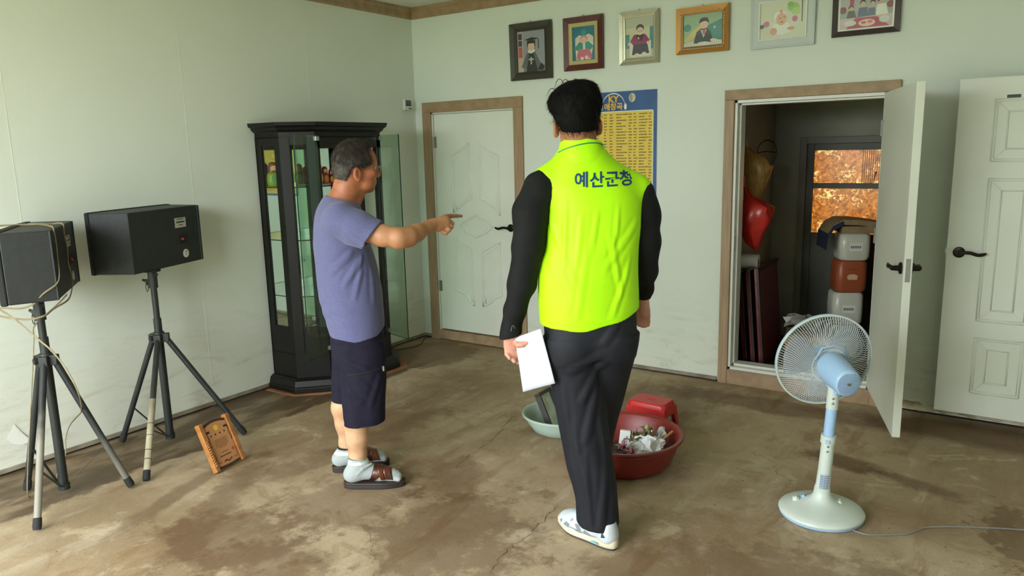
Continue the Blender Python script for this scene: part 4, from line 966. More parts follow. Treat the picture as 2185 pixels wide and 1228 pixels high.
# dark frame standing in the green basin
M_soot = mat('dark_grey_frame', (58, 54, 52), 0.55)
t = thing('photo_frame', 'dark-edged framed picture standing on end in the green basin', 'picture', (GB[0] - 0.015, GB[1] + 0.0, 0.010))
t.rotation_euler = Euler((math.radians(-3), math.radians(-24), math.radians(8)), 'XYZ')
MB().box((-0.022, -0.078, 0.0), (-0.008, 0.078, 0.235)).build('frame_back', M_soot, t, bevel=0.003)
for a, b in (((-0.022, -0.080, 0.0), (0.012, -0.064, 0.235)), ((-0.022, 0.064, 0.0), (0.012, 0.080, 0.235)), ((-0.022, -0.080, 0.222), (0.012, 0.080, 0.240)), ((-0.022, -0.080, -0.005), (0.012, 0.080, 0.012))):
    MB().box(a, b).build('frame_edge', M_soot, t, bevel=0.002)
MB().box((-0.008, -0.064, 0.012), (-0.002, 0.064, 0.222)).build('picture_sheet', mat('grey_green_print', (206, 214, 198), 0.5, c2=(160, 170, 154), scale=14), t)

# contents of the red basin
def crumple(name, label, cat, loc, size, m, seed, n=7, rough=0.35, rz=0.0, tilt=(0, 0)):
    r = random.Random(seed); vs_ = []
    for j in range(n):
        for i in range(n):
            vs_.append(((i / (n - 1) - 0.5) * size[0] + (r.random() - 0.5) * size[0] * 0.12, (j / (n - 1) - 0.5) * size[1] + (r.random() - 0.5) * size[1] * 0.12, (r.random() - 0.5) * size[2] * 2 * rough + size[2] * (0.5 - ((i / (n - 1) - 0.5) ** 2 + (j / (n - 1) - 0.5) ** 2))))
    o = MB().add(vs_, [(j * n + i, j * n + i + 1, (j + 1) * n + i + 1, (j + 1) * n + i) for j in range(n - 1) for i in range(n - 1)]).build(name, m)
    o.location = loc; o.rotation_euler = (tilt[0], tilt[1], rz); s_ = o.modifiers.new('thick', 'SOLIDIFY'); s_.thickness = 0.002
    return tag(o, label, cat)
M_pap = mat('white_paper', (226, 230, 228), 0.7)
bx, by = RB[0], RB[1]
VR = Vector((0.86, 0.51, 0)); VA = Vector((-0.51, 0.86, 0))         # right of and away from the viewer at the basin
def bp(r, a, z): p = Vector((bx, by, 0)) + VR * r + VA * a; return (p.x, p.y, z)
crumple('crumpled_paper', 'large crumpled white paper in the red basin', 'paper', bp(0.115, -0.055, 0.100), (0.17, 0.14, 0.07), M_pap, 4, 9, 0.30, 0.5, (0.5, -0.1))
crumple('plastic_bag', 'clear crinkled plastic bag at the right of the red basin', 'bag', bp(0.175, 0.03, 0.105), (0.10, 0.10, 0.08), mat('clear_film', (206, 206, 200), 0.2, alpha=0.55), 9, 7, 0.6, 0.2)
crumple('dark_cloth', 'black plastic sheet under the flowers in the red basin', 'sheet', bp(-0.02, -0.02, 0.055), (0.24, 0.24, 0.05), mat('black_film', (30, 24, 24), 0.35), 12, 7, 0.3, 0.9)
t = thing('card_box', 'small white printed card standing among the dried flowers', 'card', bp(0.0, -0.01, 0.095)); t.rotation_euler = (0.05, 0.12, 0.5)
MB().box((-0.026, -0.008, 0.0), (0.026, 0.008, 0.088)).build('card', M_pap, t, bevel=0.002)
pr = MB()
for k in range(5): pr.box((0.004 + 0.004 * (k % 2), -0.0085, 0.03 + k * 0.007), (0.014, -0.0078, 0.033 + k * 0.007))
pr.build('print', M_ink, t)
def leafy(name, label, cat, loc, m, n, r, seed, m2=None):
    rr = random.Random(seed); t = thing(name, label, cat, loc)
    for k in range(n):
        a = rr.random() * 2 * PI; e = rr.random() * 1.2; L = r * (0.6 + 0.5 * rr.random()); w_ = L * (0.30 + 0.2 * rr.random())
        d = Vector((math.cos(a) * math.cos(e), math.sin(a) * math.cos(e), math.sin(e))); s_ = d.cross(Vector((0, 0, 1))).normalized(); u = s_.cross(d)
        q = []
        for j, (tt, ww) in enumerate(((0, 0.15), (0.35, 0.9), (0.7, 1.0), (1, 0.1))):
            c = d * L * tt + u * (0.25 * L * tt * tt * (1 if rr.random() > 0.5 else -1))
            q += [c + s_ * w_ * ww * 0.5, c - s_ * w_ * ww * 0.5]
        o = MB().add(q, [(0, 1, 3, 2), (2, 3, 5, 4), (4, 5, 7, 6)]).build('petal' if m2 is None or k % 2 else 'leaf', m if (m2 is None or k % 2) else m2, t, smooth=True)
        sd = o.modifiers.new('thick', 'SOLIDIFY'); sd.thickness = 0.0015
    MB().tube([(0, 0, -0.02), (0.01, 0.01, -0.06)], 0.003, 6).build('stem', m2 or m, t)
    return t
M_pinkf = mat('faded_pink_petal', (170, 108, 108), 0.7, c2=(140, 84, 90), scale=30); M_beige = mat('dry_beige_petal', (188, 168, 116), 0.7, c2=(160, 136, 92), scale=30); M_dgreen = mat('dull_green_leaf', (118, 124, 66), 0.7, c2=(84, 92, 52), scale=30)
leafy('dried_flower', 'faded pink dried flower at the left of the red basin', 'flower', bp(-0.015, -0.10, 0.115), M_pinkf, 14, 0.055, 1)
leafy('dried_flower', 'pink dried flower lying beside the black plastic sheet', 'flower', bp(0.03, -0.135, 0.100), M_pinkf, 12, 0.045, 6)
leafy('dried_flower', 'beige dried bloom behind the pink flowers', 'flower', bp(0.045, 0.0, 0.125), M_beige, 14, 0.055, 2, M_dgreen)
leafy('dried_flower', 'green-leaved dried bloom behind the crumpled white paper', 'flower', bp(0.125, 0.06, 0.130), M_beige, 16, 0.06, 3, M_dgreen)
leafy('dried_flower', 'dull green dried foliage near the wooden stick', 'flower', bp(0.10, 0.02, 0.12), M_dgreen, 16, 0.06, 8)
cup = MB().lathe([(0.0, 0.0), (0.026, 0.0), (0.034, 0.075), (0.032, 0.075), (0.024, 0.003), (0.0, 0.003)], 20).build('plastic_cup', M_glass2, smooth=True)
cup.location = bp(0.155, 0.075, 0.110); cup.rotation_euler = (0.3, 0.4, 0); tag(cup, 'clear plastic cup lying at the back of the red basin', 'cup')
st = MB().box((-0.006, -0.034, -0.004), (0.006, 0.034, 0.004)).build('wooden_stick', mat('bare_wood', (176, 122, 76), 0.6), bevel=0.001)
st.location = bp(0.225, 0.0, 0.150); st.rotation_euler = (0.5, 0.2, -0.4); tag(st, 'short bare wooden stick at the right edge of the red basin', 'stick')

# red plastic step stool
STL = (2.55, -0.955, 0.0, -0.05)
t = thing('plastic_stool', 'low bright red plastic stool behind the red basin', 'stool', STL[:3], STL[3])
sw, sd_, sh = 0.118, 0.078, 0.143
def ring_(z, k, r=0.03): return [(a, b, z) for a, b in rrect(-sw * k, sw * k, -sd_ * k, sd_ * k, r * k)]
MB().loft([ring_(sh - 0.035, 1.03), ring_(sh - 0.012, 1.0), ring_(sh - 0.003, 0.955), ring_(sh, 0.90)], False, False).build('seat_rim', M_sred, t, smooth=True)
outer = [Vector(p) for p in ring_(sh, 0.90)]; hole = [Vector((0.030 * math.cos(2 * PI * k / 24 + PI * 1.25), 0.012 * math.sin(2 * PI * k / 24 + PI * 1.25), sh)) for k in range(24)]
hole = hole
mb = MB(); no = len(outer)
ang_ = lambda p: math.atan2(p.y, p.x)
oo = sorted(outer, key=ang_); hh = sorted(hole, key=ang_)
mb.loft([[p for p in oo], [Vector((0.028 * math.cos(ang_(Vector((p.x, p.y * 1.0, 0)))), 0.011 * math.sin(ang_(p)), sh)) for p in oo], [Vector((0.026 * math.cos(ang_(p)), 0.010 * math.sin(ang_(p)), sh - 0.012)) for p in oo]], False, False)
mb.build('seat', M_sred, t, smooth=True, auto=0.7)
for sx in (-1, 1):
    for sy in (-1, 1):
        q0 = [(sx * sw, sy * sd_), (sx * (sw - 0.055), sy * sd_), (sx * (sw - 0.055), sy * (sd_ - 0.006)), (sx * (sw - 0.006), sy * (sd_ - 0.006)), (sx * (sw - 0.006), sy * (sd_ - 0.045)), (sx * sw, sy * (sd_ - 0.045))]
        k1 = 1.03; q1 = [(a * k1, b * k1) for a, b in q0]; k2 = 1.13
        q2 = [(sx * sw * k2, sy * sd_ * k2), (sx * (sw * k2 - 0.038), sy * sd_ * k2), (sx * (sw * k2 - 0.038), sy * (sd_ * k2 - 0.006)), (sx * (sw * k2 - 0.006), sy * (sd_ * k2 - 0.006)), (sx * (sw * k2 - 0.006), sy * (sd_ * k2 - 0.034)), (sx * sw * k2, sy * (sd_ * k2 - 0.034))]
        rr_ = [[(a, b, sh - 0.030) for a, b in q1], [(a, b, 0.0) for a, b in q2]]
        if sx * sy < 0: rr_ = [r[::-1] for r in rr_]
        MB().loft(rr_).build('leg', M_sred, t, bevel=0.003)
for sx in (-1, 1):       # apron arches between the legs
    MB().box((sx * sw * 1.03 - 0.003, -sd_ * 0.66, sh - 0.075), (sx * sw * 1.03 + 0.003, sd_ * 0.66, sh - 0.03)).build('apron', M_sred, t)
    MB().box((-sw * 0.7, sx * sd_ * 1.03 - 0.003, sh - 0.085), (sw * 0.7, sx * sd_ * 1.03 + 0.003, sh - 0.03)).build('apron', M_sred, t)

# ------------------------------------------------------------------ electric fan
M_fblue = mat('pale_blue_plastic', (160, 194, 226), 0.35); M_fwhite = mat('greenish_white_plastic', (204, 214, 204), 0.4, c2=(196, 206, 196), scale=5)
M_wire = mat('white_wire', (206, 214, 214), 0.4); M_blade = mat('translucent_blade', (160, 172, 186), 0.3, alpha=0.38)
FAN = (3.635, -1.607, 0.0, 0.1897)
t = thing('electric_fan', 'pale blue and white pedestal fan seen from behind, standing by the open door', 'fan', FAN[:3], FAN[3])
MB().lathe([(0.0, 0.0), (0.160, 0.0), (0.172, 0.004), (0.175, 0.014), (0.0, 0.014)], 64).build('base_ring', M_fblue, t, smooth=True, auto=0.7)
MB().lathe([(0.174, 0.012), (0.177, 0.020), (0.172, 0.028), (0.150, 0.038), (0.110, 0.050), (0.070, 0.062), (0.048, 0.075), (0.036, 0.095), (0.031, 0.13), (0.0, 0.13)], 64).build('base', M_fwhite, t, smooth=True)
for k, (a, b) in enumerate(((-0.105, -0.005), (-0.075, 0.02), (0.072, 0.012))):
    MB().lathe([(0.014, 0.0), (0.014, 0.014), (0.011, 0.018), (0.0, 0.018)], 12, (a, b, 0.048)).box((a - 0.004, b - 0.013, 0.062), (a + 0.004, b + 0.013, 0.072)).build('dial', M_fwhite if k != 1 else M_fblue, t, smooth=False)
lx = 0.030
low = MB().tube([(0.0, 0, 0.10), (0.006, 0, 0.20), (0.014, 0, 0.345)], [0.031, 0.028, 0.0265], 24).build('lower_pole', M_fwhite, t, smooth=True, auto=0.7)
MB().tube([(0.012, 0, 0.33), (0.0145, 0, 0.365)], [0.031, 0.031], 24).build('pole_collar', M_fwhite, t, smooth=True, auto=0.7)
MB().box((0.002, -0.0345, 0.335), (0.020, -0.028, 0.352)).build('height_button', M_fblue, t, bevel=0.002)
lbf = MB()
for j in range(7):
    pass
ring = []
for zz in (0.115, 0.195):
    cx = 0.0 + (zz - 0.10) * 0.06; ring.append([(cx + 0.0305 * math.sin(a), -0.0305 * math.cos(a), zz) for a in np.linspace(-0.55, 0.75, 8)])
lab = MB().loft(ring, False, False, closed=False).build('rating_sticker', mat('blue_white_sticker', (176, 190, 206), 0.4), low, smooth=True)
pm = MB()
for j in range(9):
    zz = 0.121 + j * 0.008; cx = (zz - 0.10) * 0.06; r_ = 0.0309
    for a0, a1 in ((-0.5, -0.05), (0.0, 0.35), (0.4, 0.68)):
        pm.loft([[(cx + r_ * math.sin(a), -r_ * math.cos(a), zz) for a in np.linspace(a0, a1, 4)], [(cx + r_ * math.sin(a), -r_ * math.cos(a), zz + 0.0035) for a in np.linspace(a0, a1, 4)]], False, False, closed=False)
pm.build('sticker_print', mat('sticker_ink', (96, 106, 128), 0.5), lab)
MB().tube([(0.014, 0, 0.36), (0.021, 0, 0.50)], 0.0225, 20).build('upper_pole', M_fblue, t, smooth=True, auto=0.7)
MB().tube([(0.0205, 0, 0.485), (0.026, 0, 0.60)], 0.0245, 20).build('neck', M_fwhite, t, smooth=True, auto=0.7)
scr = MB()
for z, x in ((0.515, 0.0215), (0.537, 0.0225), (0.300, 0.012), (0.322, 0.013)): scr.lathe([(0, 0.0035), (0.0045, 0.0025), (0.0045, -0.002)], 8, T=Matrix.Translation((x, -0.0275, z)) @ Matrix.Rotation(PI / 2, 4, 'X'))
scr.build('screw', M_steel, t)
axis = Vector((-0.40, 0.90, 0.13)).normalized()
hubp = Vector((0.032, 0.0, 0.643))
q = Vector((0, 0, 1)).rotation_difference(axis).to_matrix().to_4x4()
# keep the grille's local y upright
zx = axis; xx = Vector((0, 0, 1)).cross(zx).normalized(); yy = zx.cross(xx)
FT = Matrix(((xx.x, yy.x, zx.x, hubp.x), (xx.y, yy.y, zx.y, hubp.y), (xx.z, yy.z, zx.z, hubp.z), (0, 0, 0, 1)))
MB().tube([(0.026, 0, 0.595), (0.028, 0, 0.635)], 0.020, 16).build('tilt_joint', M_rubber, t)
mot = MB().lathe([(0.0, -0.115), (0.043, -0.115), (0.050, -0.110), (0.053, -0.10), (0.059, -0.03), (0.062, 0.045), (0.058, 0.07), (0.0, 0.07)], 40, T=FT @ Matrix.Diagonal((1.0, 1.12, 1, 1)))
motor = mot.build('motor_housing', M_fblue, t, smooth=True, auto=0.8)
sl = MB()
for k in range(15):
    y_ = -0.044 + k * 0.0062; w_ = math.sqrt(max(0.046 ** 2 - (y_ * 0.92) ** 2, 1e-5))
    sl.box((-w_, y_ - 0.0012, -0.1165), (w_, y_ + 0.0012, -0.1145), FT)
sl.build('vent_slot', mat('slot_grey', (126, 142, 160), 0.5), motor)
MB().lathe([(0.0, -0.119), (0.007, -0.118), (0.007, -0.114)], 10, T=FT).build('centre_screw', M_steel, motor)
MB().box((-0.045, -0.085, -0.045), (0.02, -0.055, 0.055), FT).build('oscillation_box', M_fblue, motor, bevel=0.008)
RG = 0.207
def grille(name, z_rim, z_hub, r_in, n, twist, bulge):
    mb = MB()
    for k in range(n):
        a = 2 * PI * k / n; pts = []
        for j, u in enumerate((0.0, 0.22, 0.36, 0.5, 0.7, 0.88, 1.0)):
            r_ = r_in + (RG - r_in) * u
            z_ = z_hub + (z_rim - z_hub) * (u ** bulge)
            aa = a + twist * (0.0 if u < 0.3 else (0.5 * (1 - math.cos(PI * min(1, (u - 0.3) / 0.45))))) 
            pts.append(FT @ Vector((r_ * math.cos(aa), r_ * math.sin(aa), z_)))
        mb.tube(pts, 0.0011, 4, caps=False)
    return mb
ZR = 0.135
rg = grille('rear_grille', ZR, 0.072, 0.052, 110, 0.16, 3.2).build('rear_grille', M_wire, t, smooth=True)
fg = grille('front_grille', ZR + 0.006, 0.185, 0.045, 110, -0.16, 3.2).build('front_grille', M_wire, t, smooth=True)
for r_, z_, par in ((0.052, 0.072, rg), (0.075, 0.0735, rg), (0.045, 0.185, fg)):
    MB().tube([FT @ Vector((r_ * math.cos(a), r_ * math.sin(a), z_)) for a in np.linspace(0, 2 * PI, 49)[:-1]], 0.0018, 6, closed=True).build('grille_ring', M_wire, par)
MB().lathe([(0.0, 0.19), (0.048, 0.188), (0.050, 0.182), (0.0, 0.18)], 32, T=FT).build('front_badge', M_fblue, fg, smooth=True)
for z_, m in ((ZR - 0.003, M_fwhite), (ZR + 0.006, M_fblue)):
    MB().tube([FT @ Vector((RG * math.cos(a), RG * math.sin(a), z_)) for a in np.linspace(0, 2 * PI, 73)[:-1]], 0.0048, 8, closed=True).build('grille_rim', m, t, smooth=True)
for k in range(3):
    bl = MB(); rings = []
    for u in np.linspace(0.0, 1.0, 9):
        r_ = 0.035 + 0.150 * u; half = 0.42 + 0.33 * math.sin(PI * (0.15 + 0.62 * u)); row = []
        for v in np.linspace(-1, 1, 7):
            a = 2 * PI * k / 3 + 0.25 + v * half * (1 - 0.25 * u); row.append(FT @ Vector((r_ * math.cos(a), r_ * math.sin(a), 0.125 + 0.020 * v)))
        rings.append(row)
    bl.loft(rings, False, False, closed=False); o = bl.build('fan_blade', M_blade, t, smooth=True)
    s_ = o.modifiers.new('thick', 'SOLIDIFY'); s_.thickness = 0.002
MB().lathe([(0.0, 0.10), (0.034, 0.10), (0.036, 0.15), (0.0, 0.155)], 24, T=FT).build('blade_hub', M_blade, t, smooth=True)
hd = [(-0.072, 0.030, 0.062), (-0.040, 0.088, 0.058), (0.0, 0.098, 0.056), (0.048, 0.088, 0.058), (0.070, 0.035, 0.062)]
MB().tube([FT @ Vector(p) for p in hd], 0.0032, 8).build('carry_handle', M_fblue, t, smooth=True)
CORD = smooth_path([(3.72, -1.70, 0.008), (3.764, -1.69, 0.004), (3.80, -1.702, 0.004), (3.845, -1.701, 0.004), (3.917, -1.657, 0.004), (3.972, -1.614, 0.004), (4.008, -1.555, 0.004), (4.038, -1.509, 0.004), (4.135, -1.445, 0.004), (4.233, -1.394, 0.004), (4.37, -1.333, 0.004), (4.7, -1.22, 0.004)], 8)
tag(MB().tube(CORD, 0.0036, 8).build('power_cord', mat('grey_cord', (128, 128, 122), 0.5), smooth=True), 'grey power cord running from the fan base across the floor', 'cord')

# ------------------------------------------------------------------ things in the storeroom
M_tbl = mat('burgundy_vinyl', (112, 46, 48), 0.28, c2=(84, 32, 36), scale=10, bump=0.3, bscale=30); M_tedge = mat('dark_table_edge', (40, 26, 24), 0.4)
for k, (x, lbl) in enumerate(((2.64, 'burgundy folded low table nearest the storeroom wall'), (2.70, 'burgundy folded low table in the middle of the leaning stack'), (2.76, 'burgundy folded low table at the front of the leaning stack'), (2.82, 'outermost burgundy folded low table, leaning furthest into the storeroom'))):
    t = thing('folding_table', lbl, 'table', (x, 0.50, 0.062), 0, 'folded tables in the storeroom', rot=(0, -0.10 + 0.005 * k, 0.04))
    MB().box((0.0, -0.22 - 0.02 * k, 0.0), (0.022, 0.30, 0.64 + 0.02 * k)).build('table_top', M_tbl, t, bevel=0.004)
    MB().box((0.020, -0.225 - 0.02 * k, 0.0), (0.034, 0.30, 0.03)).box((0.020, -0.225 - 0.02 * k, 0.61 + 0.02 * k), (0.034, 0.30, 0.64 + 0.02 * k)).box((0.020, -0.228 - 0.02 * k, 0.0), (0.034, -0.20 - 0.02 * k, 0.64 + 0.02 * k)).build('edge_frame', M_tedge, t, bevel=0.003)
t = thing('paper_roll', 'white paper roll lying on top of the leaning burgundy tables', 'roll', (2.69, 0.42, 0.775)); t.rotation_euler = (0, 0, 0.1)
MB().lathe([(0.022, -0.055), (0.052, -0.055), (0.052, 0.055), (0.022, 0.055), (0.022, -0.055)], 28, T=Matrix.Rotation(PI / 2, 4, 'Y'), cap=False).build('roll', M_pap, t, smooth=True, auto=0.7)
MB().lathe([(0.021, -0.056), (0.022, -0.056), (0.022, 0.056), (0.021, 0.056)], 20, T=Matrix.Rotation(PI / 2, 4, 'Y'), cap=False).build('core', mat('card_core', (150, 126, 90), 0.8), t)
def bag(name, label, loc, prof, m, seed, n=22, amp=0.14, sy=0.7):
    r = random.Random(seed); ph = [r.random() * 6 for _ in range(6)]; rings = []
    for i, (rr_, z, dx_) in enumerate(prof):
        ring_b = []
        for k in range(n):
            a = 2 * PI * k / n
            w_ = 1 + amp * math.sin(5 * a + ph[0] + z * 14) + amp * 0.7 * math.sin(9 * a + ph[1] - z * 22) + amp * 0.5 * math.sin(3 * a + ph[2] + z * 30) + amp * 0.5 * (r.random() - 0.5)
            ring_b.append((dx_ + rr_ * w_ * math.cos(a), rr_ * w_ * math.sin(a) * sy, z + 0.01 * (r.random() - 0.5)))
        rings.append(ring_b)
    t = thing(name, label, 'bag', loc)
    MB().loft(rings).build('bag_skin', m, t, smooth=True)
    return t
M_rbag = mat('red_film', (196, 44, 34), 0.28, c2=(160, 30, 26), scale=9); M_ybag = mat('straw_film', (176, 140, 78), 0.35, c2=(140, 106, 56), scale=14, stretch=(6, 6, 1))
b_ = bag('plastic_bag', 'bright red plastic bag hanging on the storeroom wall', (2.722, 0.30, 0.875), [(0.01, 0.0, 0.03), (0.045, 0.05, 0.02), (0.085, 0.13, 0.01), (0.115, 0.22, 0.02), (0.11, 0.29, 0.03), (0.06, 0.335, 0.0), (0.02, 0.37, -0.03), (0.012, 0.43, -0.05)], M_rbag, 3)
MB().tube([(-0.05, 0, 0.42), (-0.06, 0.0, 0.50), (-0.10, 0, 0.55)], 0.006, 6).build('bag_tie', M_rbag, b_)
b_ = bag('plastic_bag', 'straw-coloured plastic bag hanging above the red bag', (2.680, 0.46, 1.165), [(0.01, 0.0, -0.02), (0.05, 0.05, -0.01), (0.07, 0.12, 0.0), (0.085, 0.20, 0.02), (0.10, 0.27, 0.02), (0.075, 0.33, 0.0), (0.03, 0.37, -0.03), (0.012, 0.40, -0.05)], M_ybag, 5, amp=0.07)
MB().tube([(-0.05, 0, 0.39), (-0.06, 0.0, 0.46), (-0.09, 0, 0.50)], 0.006, 6).build('bag_tie', M_ybag, b_)
hb_ = thing('wire_hoop', 'thin dark wire hoop hanging behind the straw-coloured bag', 'hoop', (2.765, 0.46, 1.53))
MB().tube([(0.065 * math.cos(a), 0.0, 0.085 * math.sin(a)) for a in np.linspace(0, 2 * PI, 33)[:-1]], 0.004, 6, closed=True).build('hoop', M_bronze, hb_)
MB().tube([(-0.065, 0, 0), (0, 0.0, 0.01), (0.065, 0, 0)], 0.003, 6).build('crossbar', M_bronze, hb_)
# wrapped packs of toilet rolls standing in a column
M_pk = mat('pack_white', (206, 206, 192), 0.25); M_pko = mat('pack_orange', (160, 82, 52), 0.35); M_ptag = mat('pack_tag', (226, 226, 216), 0.4)
PKX, PKY = 3.262, 0.90
for k, (z0, m, lbl) in enumerate(((0.062, M_pk, 'white wrapped pack at the foot of the storeroom column'), (0.300, M_pk, 'white wrapped pack with a tag, below the orange one'), (0.538, M_pko, 'orange wrapped pack in the middle of the storeroom column'), (0.768, M_pk, 'topmost white wrapped pack with a tag, under the folded mat'))):
    h_ = (0.235, 0.235, 0.227, 0.192)[k]
    t = thing('wrapped_pack', lbl, 'pack', (PKX - 0.012 * (3 - k), PKY, z0), 0.45, 'wrapped packs in the storeroom')
    rings = []
    for z, s_ in ((0.0, 0.88), (0.018, 0.98), (h_ * 0.5, 1.0), (h_ - 0.02, 0.98), (h_ - 0.002, 0.88)):
        rings.append([(a, b, z) for a, b in rrect(-0.105 * s_, 0.105 * s_, -0.105 * s_, 0.105 * s_, 0.045)])
    MB().loft(rings).build('film', m, t, smooth=True, auto=0.9)
    if m is M_pk:
        MB().add([(a * 0.9 - 0.0, -0.1065, h_ * 0.5 + b) for a, b in rrect(-0.05, 0.05, -0.028, 0.028, 0.01)], [tuple(range(24))]).build('brand_tag', M_ptag, t)
        pr = MB()
        for j in range(6): pr.box((-0.036 + j * 0.012, -0.1075, h_ * 0.5 - 0.009), (-0.028 + j * 0.012, -0.1066, h_ * 0.5 + 0.009))
        pr.build('tag_print', mat('tag_ink', (110, 110, 110), 0.5), t)
    else:
        pr = MB().add([(a, -0.1068, h_ * 0.5 + b) for a, b in ((-0.03, -0.02), (0.03, -0.02), (0.034, 0.008), (0.01, 0.02), (-0.026, 0.016), (-0.038, 0.0))], [tuple(range(6))])
        pr.build('pack_motif', mat('motif_pale', (214, 176, 150), 0.4), t)
        pr = MB()
        for j in range(5): pr.box((-0.03 + j * 0.012, -0.1075, h_ * 0.5 + 0.05), (-0.022 + j * 0.012, -0.1066, h_ * 0.5 + 0.058))
        pr.build('pack_print', mat('pack_ink', (120, 60, 40), 0.5), t)
# folded beige mat with dark blue edging on top of the packs
M_mat = mat('beige_quilt', (150, 130, 96), 0.85, c2=(132, 112, 80), scale=20, bump=0.2, bscale=60); M_navyq = mat('navy_quilt', (30, 40, 66), 0.8)
t = thing('folded_mat', 'folded beige mat with a navy edge draped over the top pack', 'mat', (PKX, PKY, 0.962), 0.42)
prof = [(-0.20, -0.11), (-0.195, -0.03), (-0.16, 0.03), (-0.10, 0.062), (0.0, 0.060), (0.12, 0.045), (0.20, 0.03)]
def sheet(prof, y0, y1, th, name, m):
    rings = []
    for y in np.linspace(y0, y1, 6):
        up = [(a, y, b + th) for a, b in prof]; dn = [(a, y, b) for a, b in prof[::-1]]
        rings.append(up + dn)
    MB().loft(rings).build(name, m, t, smooth=True, auto=0.9)
sheet(prof[1:], -0.14, 0.16, 0.035, 'upper_fold', M_mat)
sheet([(a * 1.02, b - 0.004) for a, b in prof[:4]], -0.155, 0.165, 0.03, 'navy_edge', M_navyq)
sheet([(-0.10, 0.0), (0.0, 0.0), (0.12, 0.0), (0.20, -0.01)], -0.13, 0.15, 0.05, 'lower_fold', M_mat)
crumple('plastic_bag', 'crinkled clear plastic sheet lying beside the wrapped packs', 'bag', (3.085, 0.47, 0.345), (0.30, 0.22, 0.10), mat('clear_sheet', (150, 148, 138), 0.15, alpha=0.5), 21, 9, 0.4, 0.3)
t = thing('carton', 'low cardboard carton on the storeroom floor under the clear plastic', 'box', (3.085, 0.47, 0.062), 0.2)
MB().box((-0.14, -0.13, 0.0), (0.14, 0.13, 0.23)).build('carton_body', mat('cardboard', (150, 120, 82), 0.8), t, bevel=0.004)
MB().box((-0.142, -0.132, 0.226), (0.0, 0.132, 0.232)).box((0.002, -0.132, 0.226), (0.142, 0.132, 0.232)).build('flap', mat('cardboard_flap', (158, 128, 90), 0.8), t)

for pts, w_, sd_ in [([(2.678, -2.754), (2.638, -2.569), (2.645, -2.384), (2.621, -2.149)], 0.0042, 1), ([(1.964, -2.071), (1.919, -1.852), (1.892, -1.596), (1.804, -1.325), (1.829, -1.235)], 0.004, 2), ([(1.804, -1.325), (1.612, -1.275)], 0.003, 3), ([(2.978, -1.251), (3.02, -1.185), (3.1, -1.15)], 0.0025, 4), ([(3.173, -1.102), (3.309, -1.161), (3.367, -1.29), (3.468, -1.34)], 0.003, 5), ([(2.028, -2.74), (2.189, -2.889), (2.314, -3.004)], 0.0012, 6), ([(2.645, -2.384), (2.543, -2.375), (2.466, -2.408)], 0.003, 7)]: crack(pts, w_, sd_)
# grit and flakes of dry mud on the concrete
rng = random.Random(77); gm = MB()
for k in range(420):
    x = 0.5 + 3.9 * rng.random(); y = -3.9 + 3.6 * rng.random()
    if any((x - a) ** 2 + (y - b) ** 2 < q * q for a, b, q in ((3.635, -1.607, 0.2), (RB[0], RB[1], 0.27), (GB[0], GB[1], 0.2), (1.65, -2.42, 0.25), (2.87, -2.3, 0.22), (2.55, -0.95, 0.2))): continue
    r_ = 0.0015 + 0.004 * rng.random() ** 3; a = rng.random() * 6
    gm.add([(x + r_ * math.cos(a), y + r_ * math.sin(a), 0.0), (x + r_ * math.cos(a + 2.1), y + r_ * math.sin(a + 2.1), 0.0), (x + r_ * math.cos(a + 4.2), y + r_ * math.sin(a + 4.2), 0.0), (x, y, r_ * 0.8)], [(0, 1, 3), (1, 2, 3), (2, 0, 3)])
o = gm.build('grit', mat('mud_grit', (110, 84, 54), 0.9)); tag(o, 'scattered grit and flakes of dried mud on the concrete', 'grit', kind='stuff')

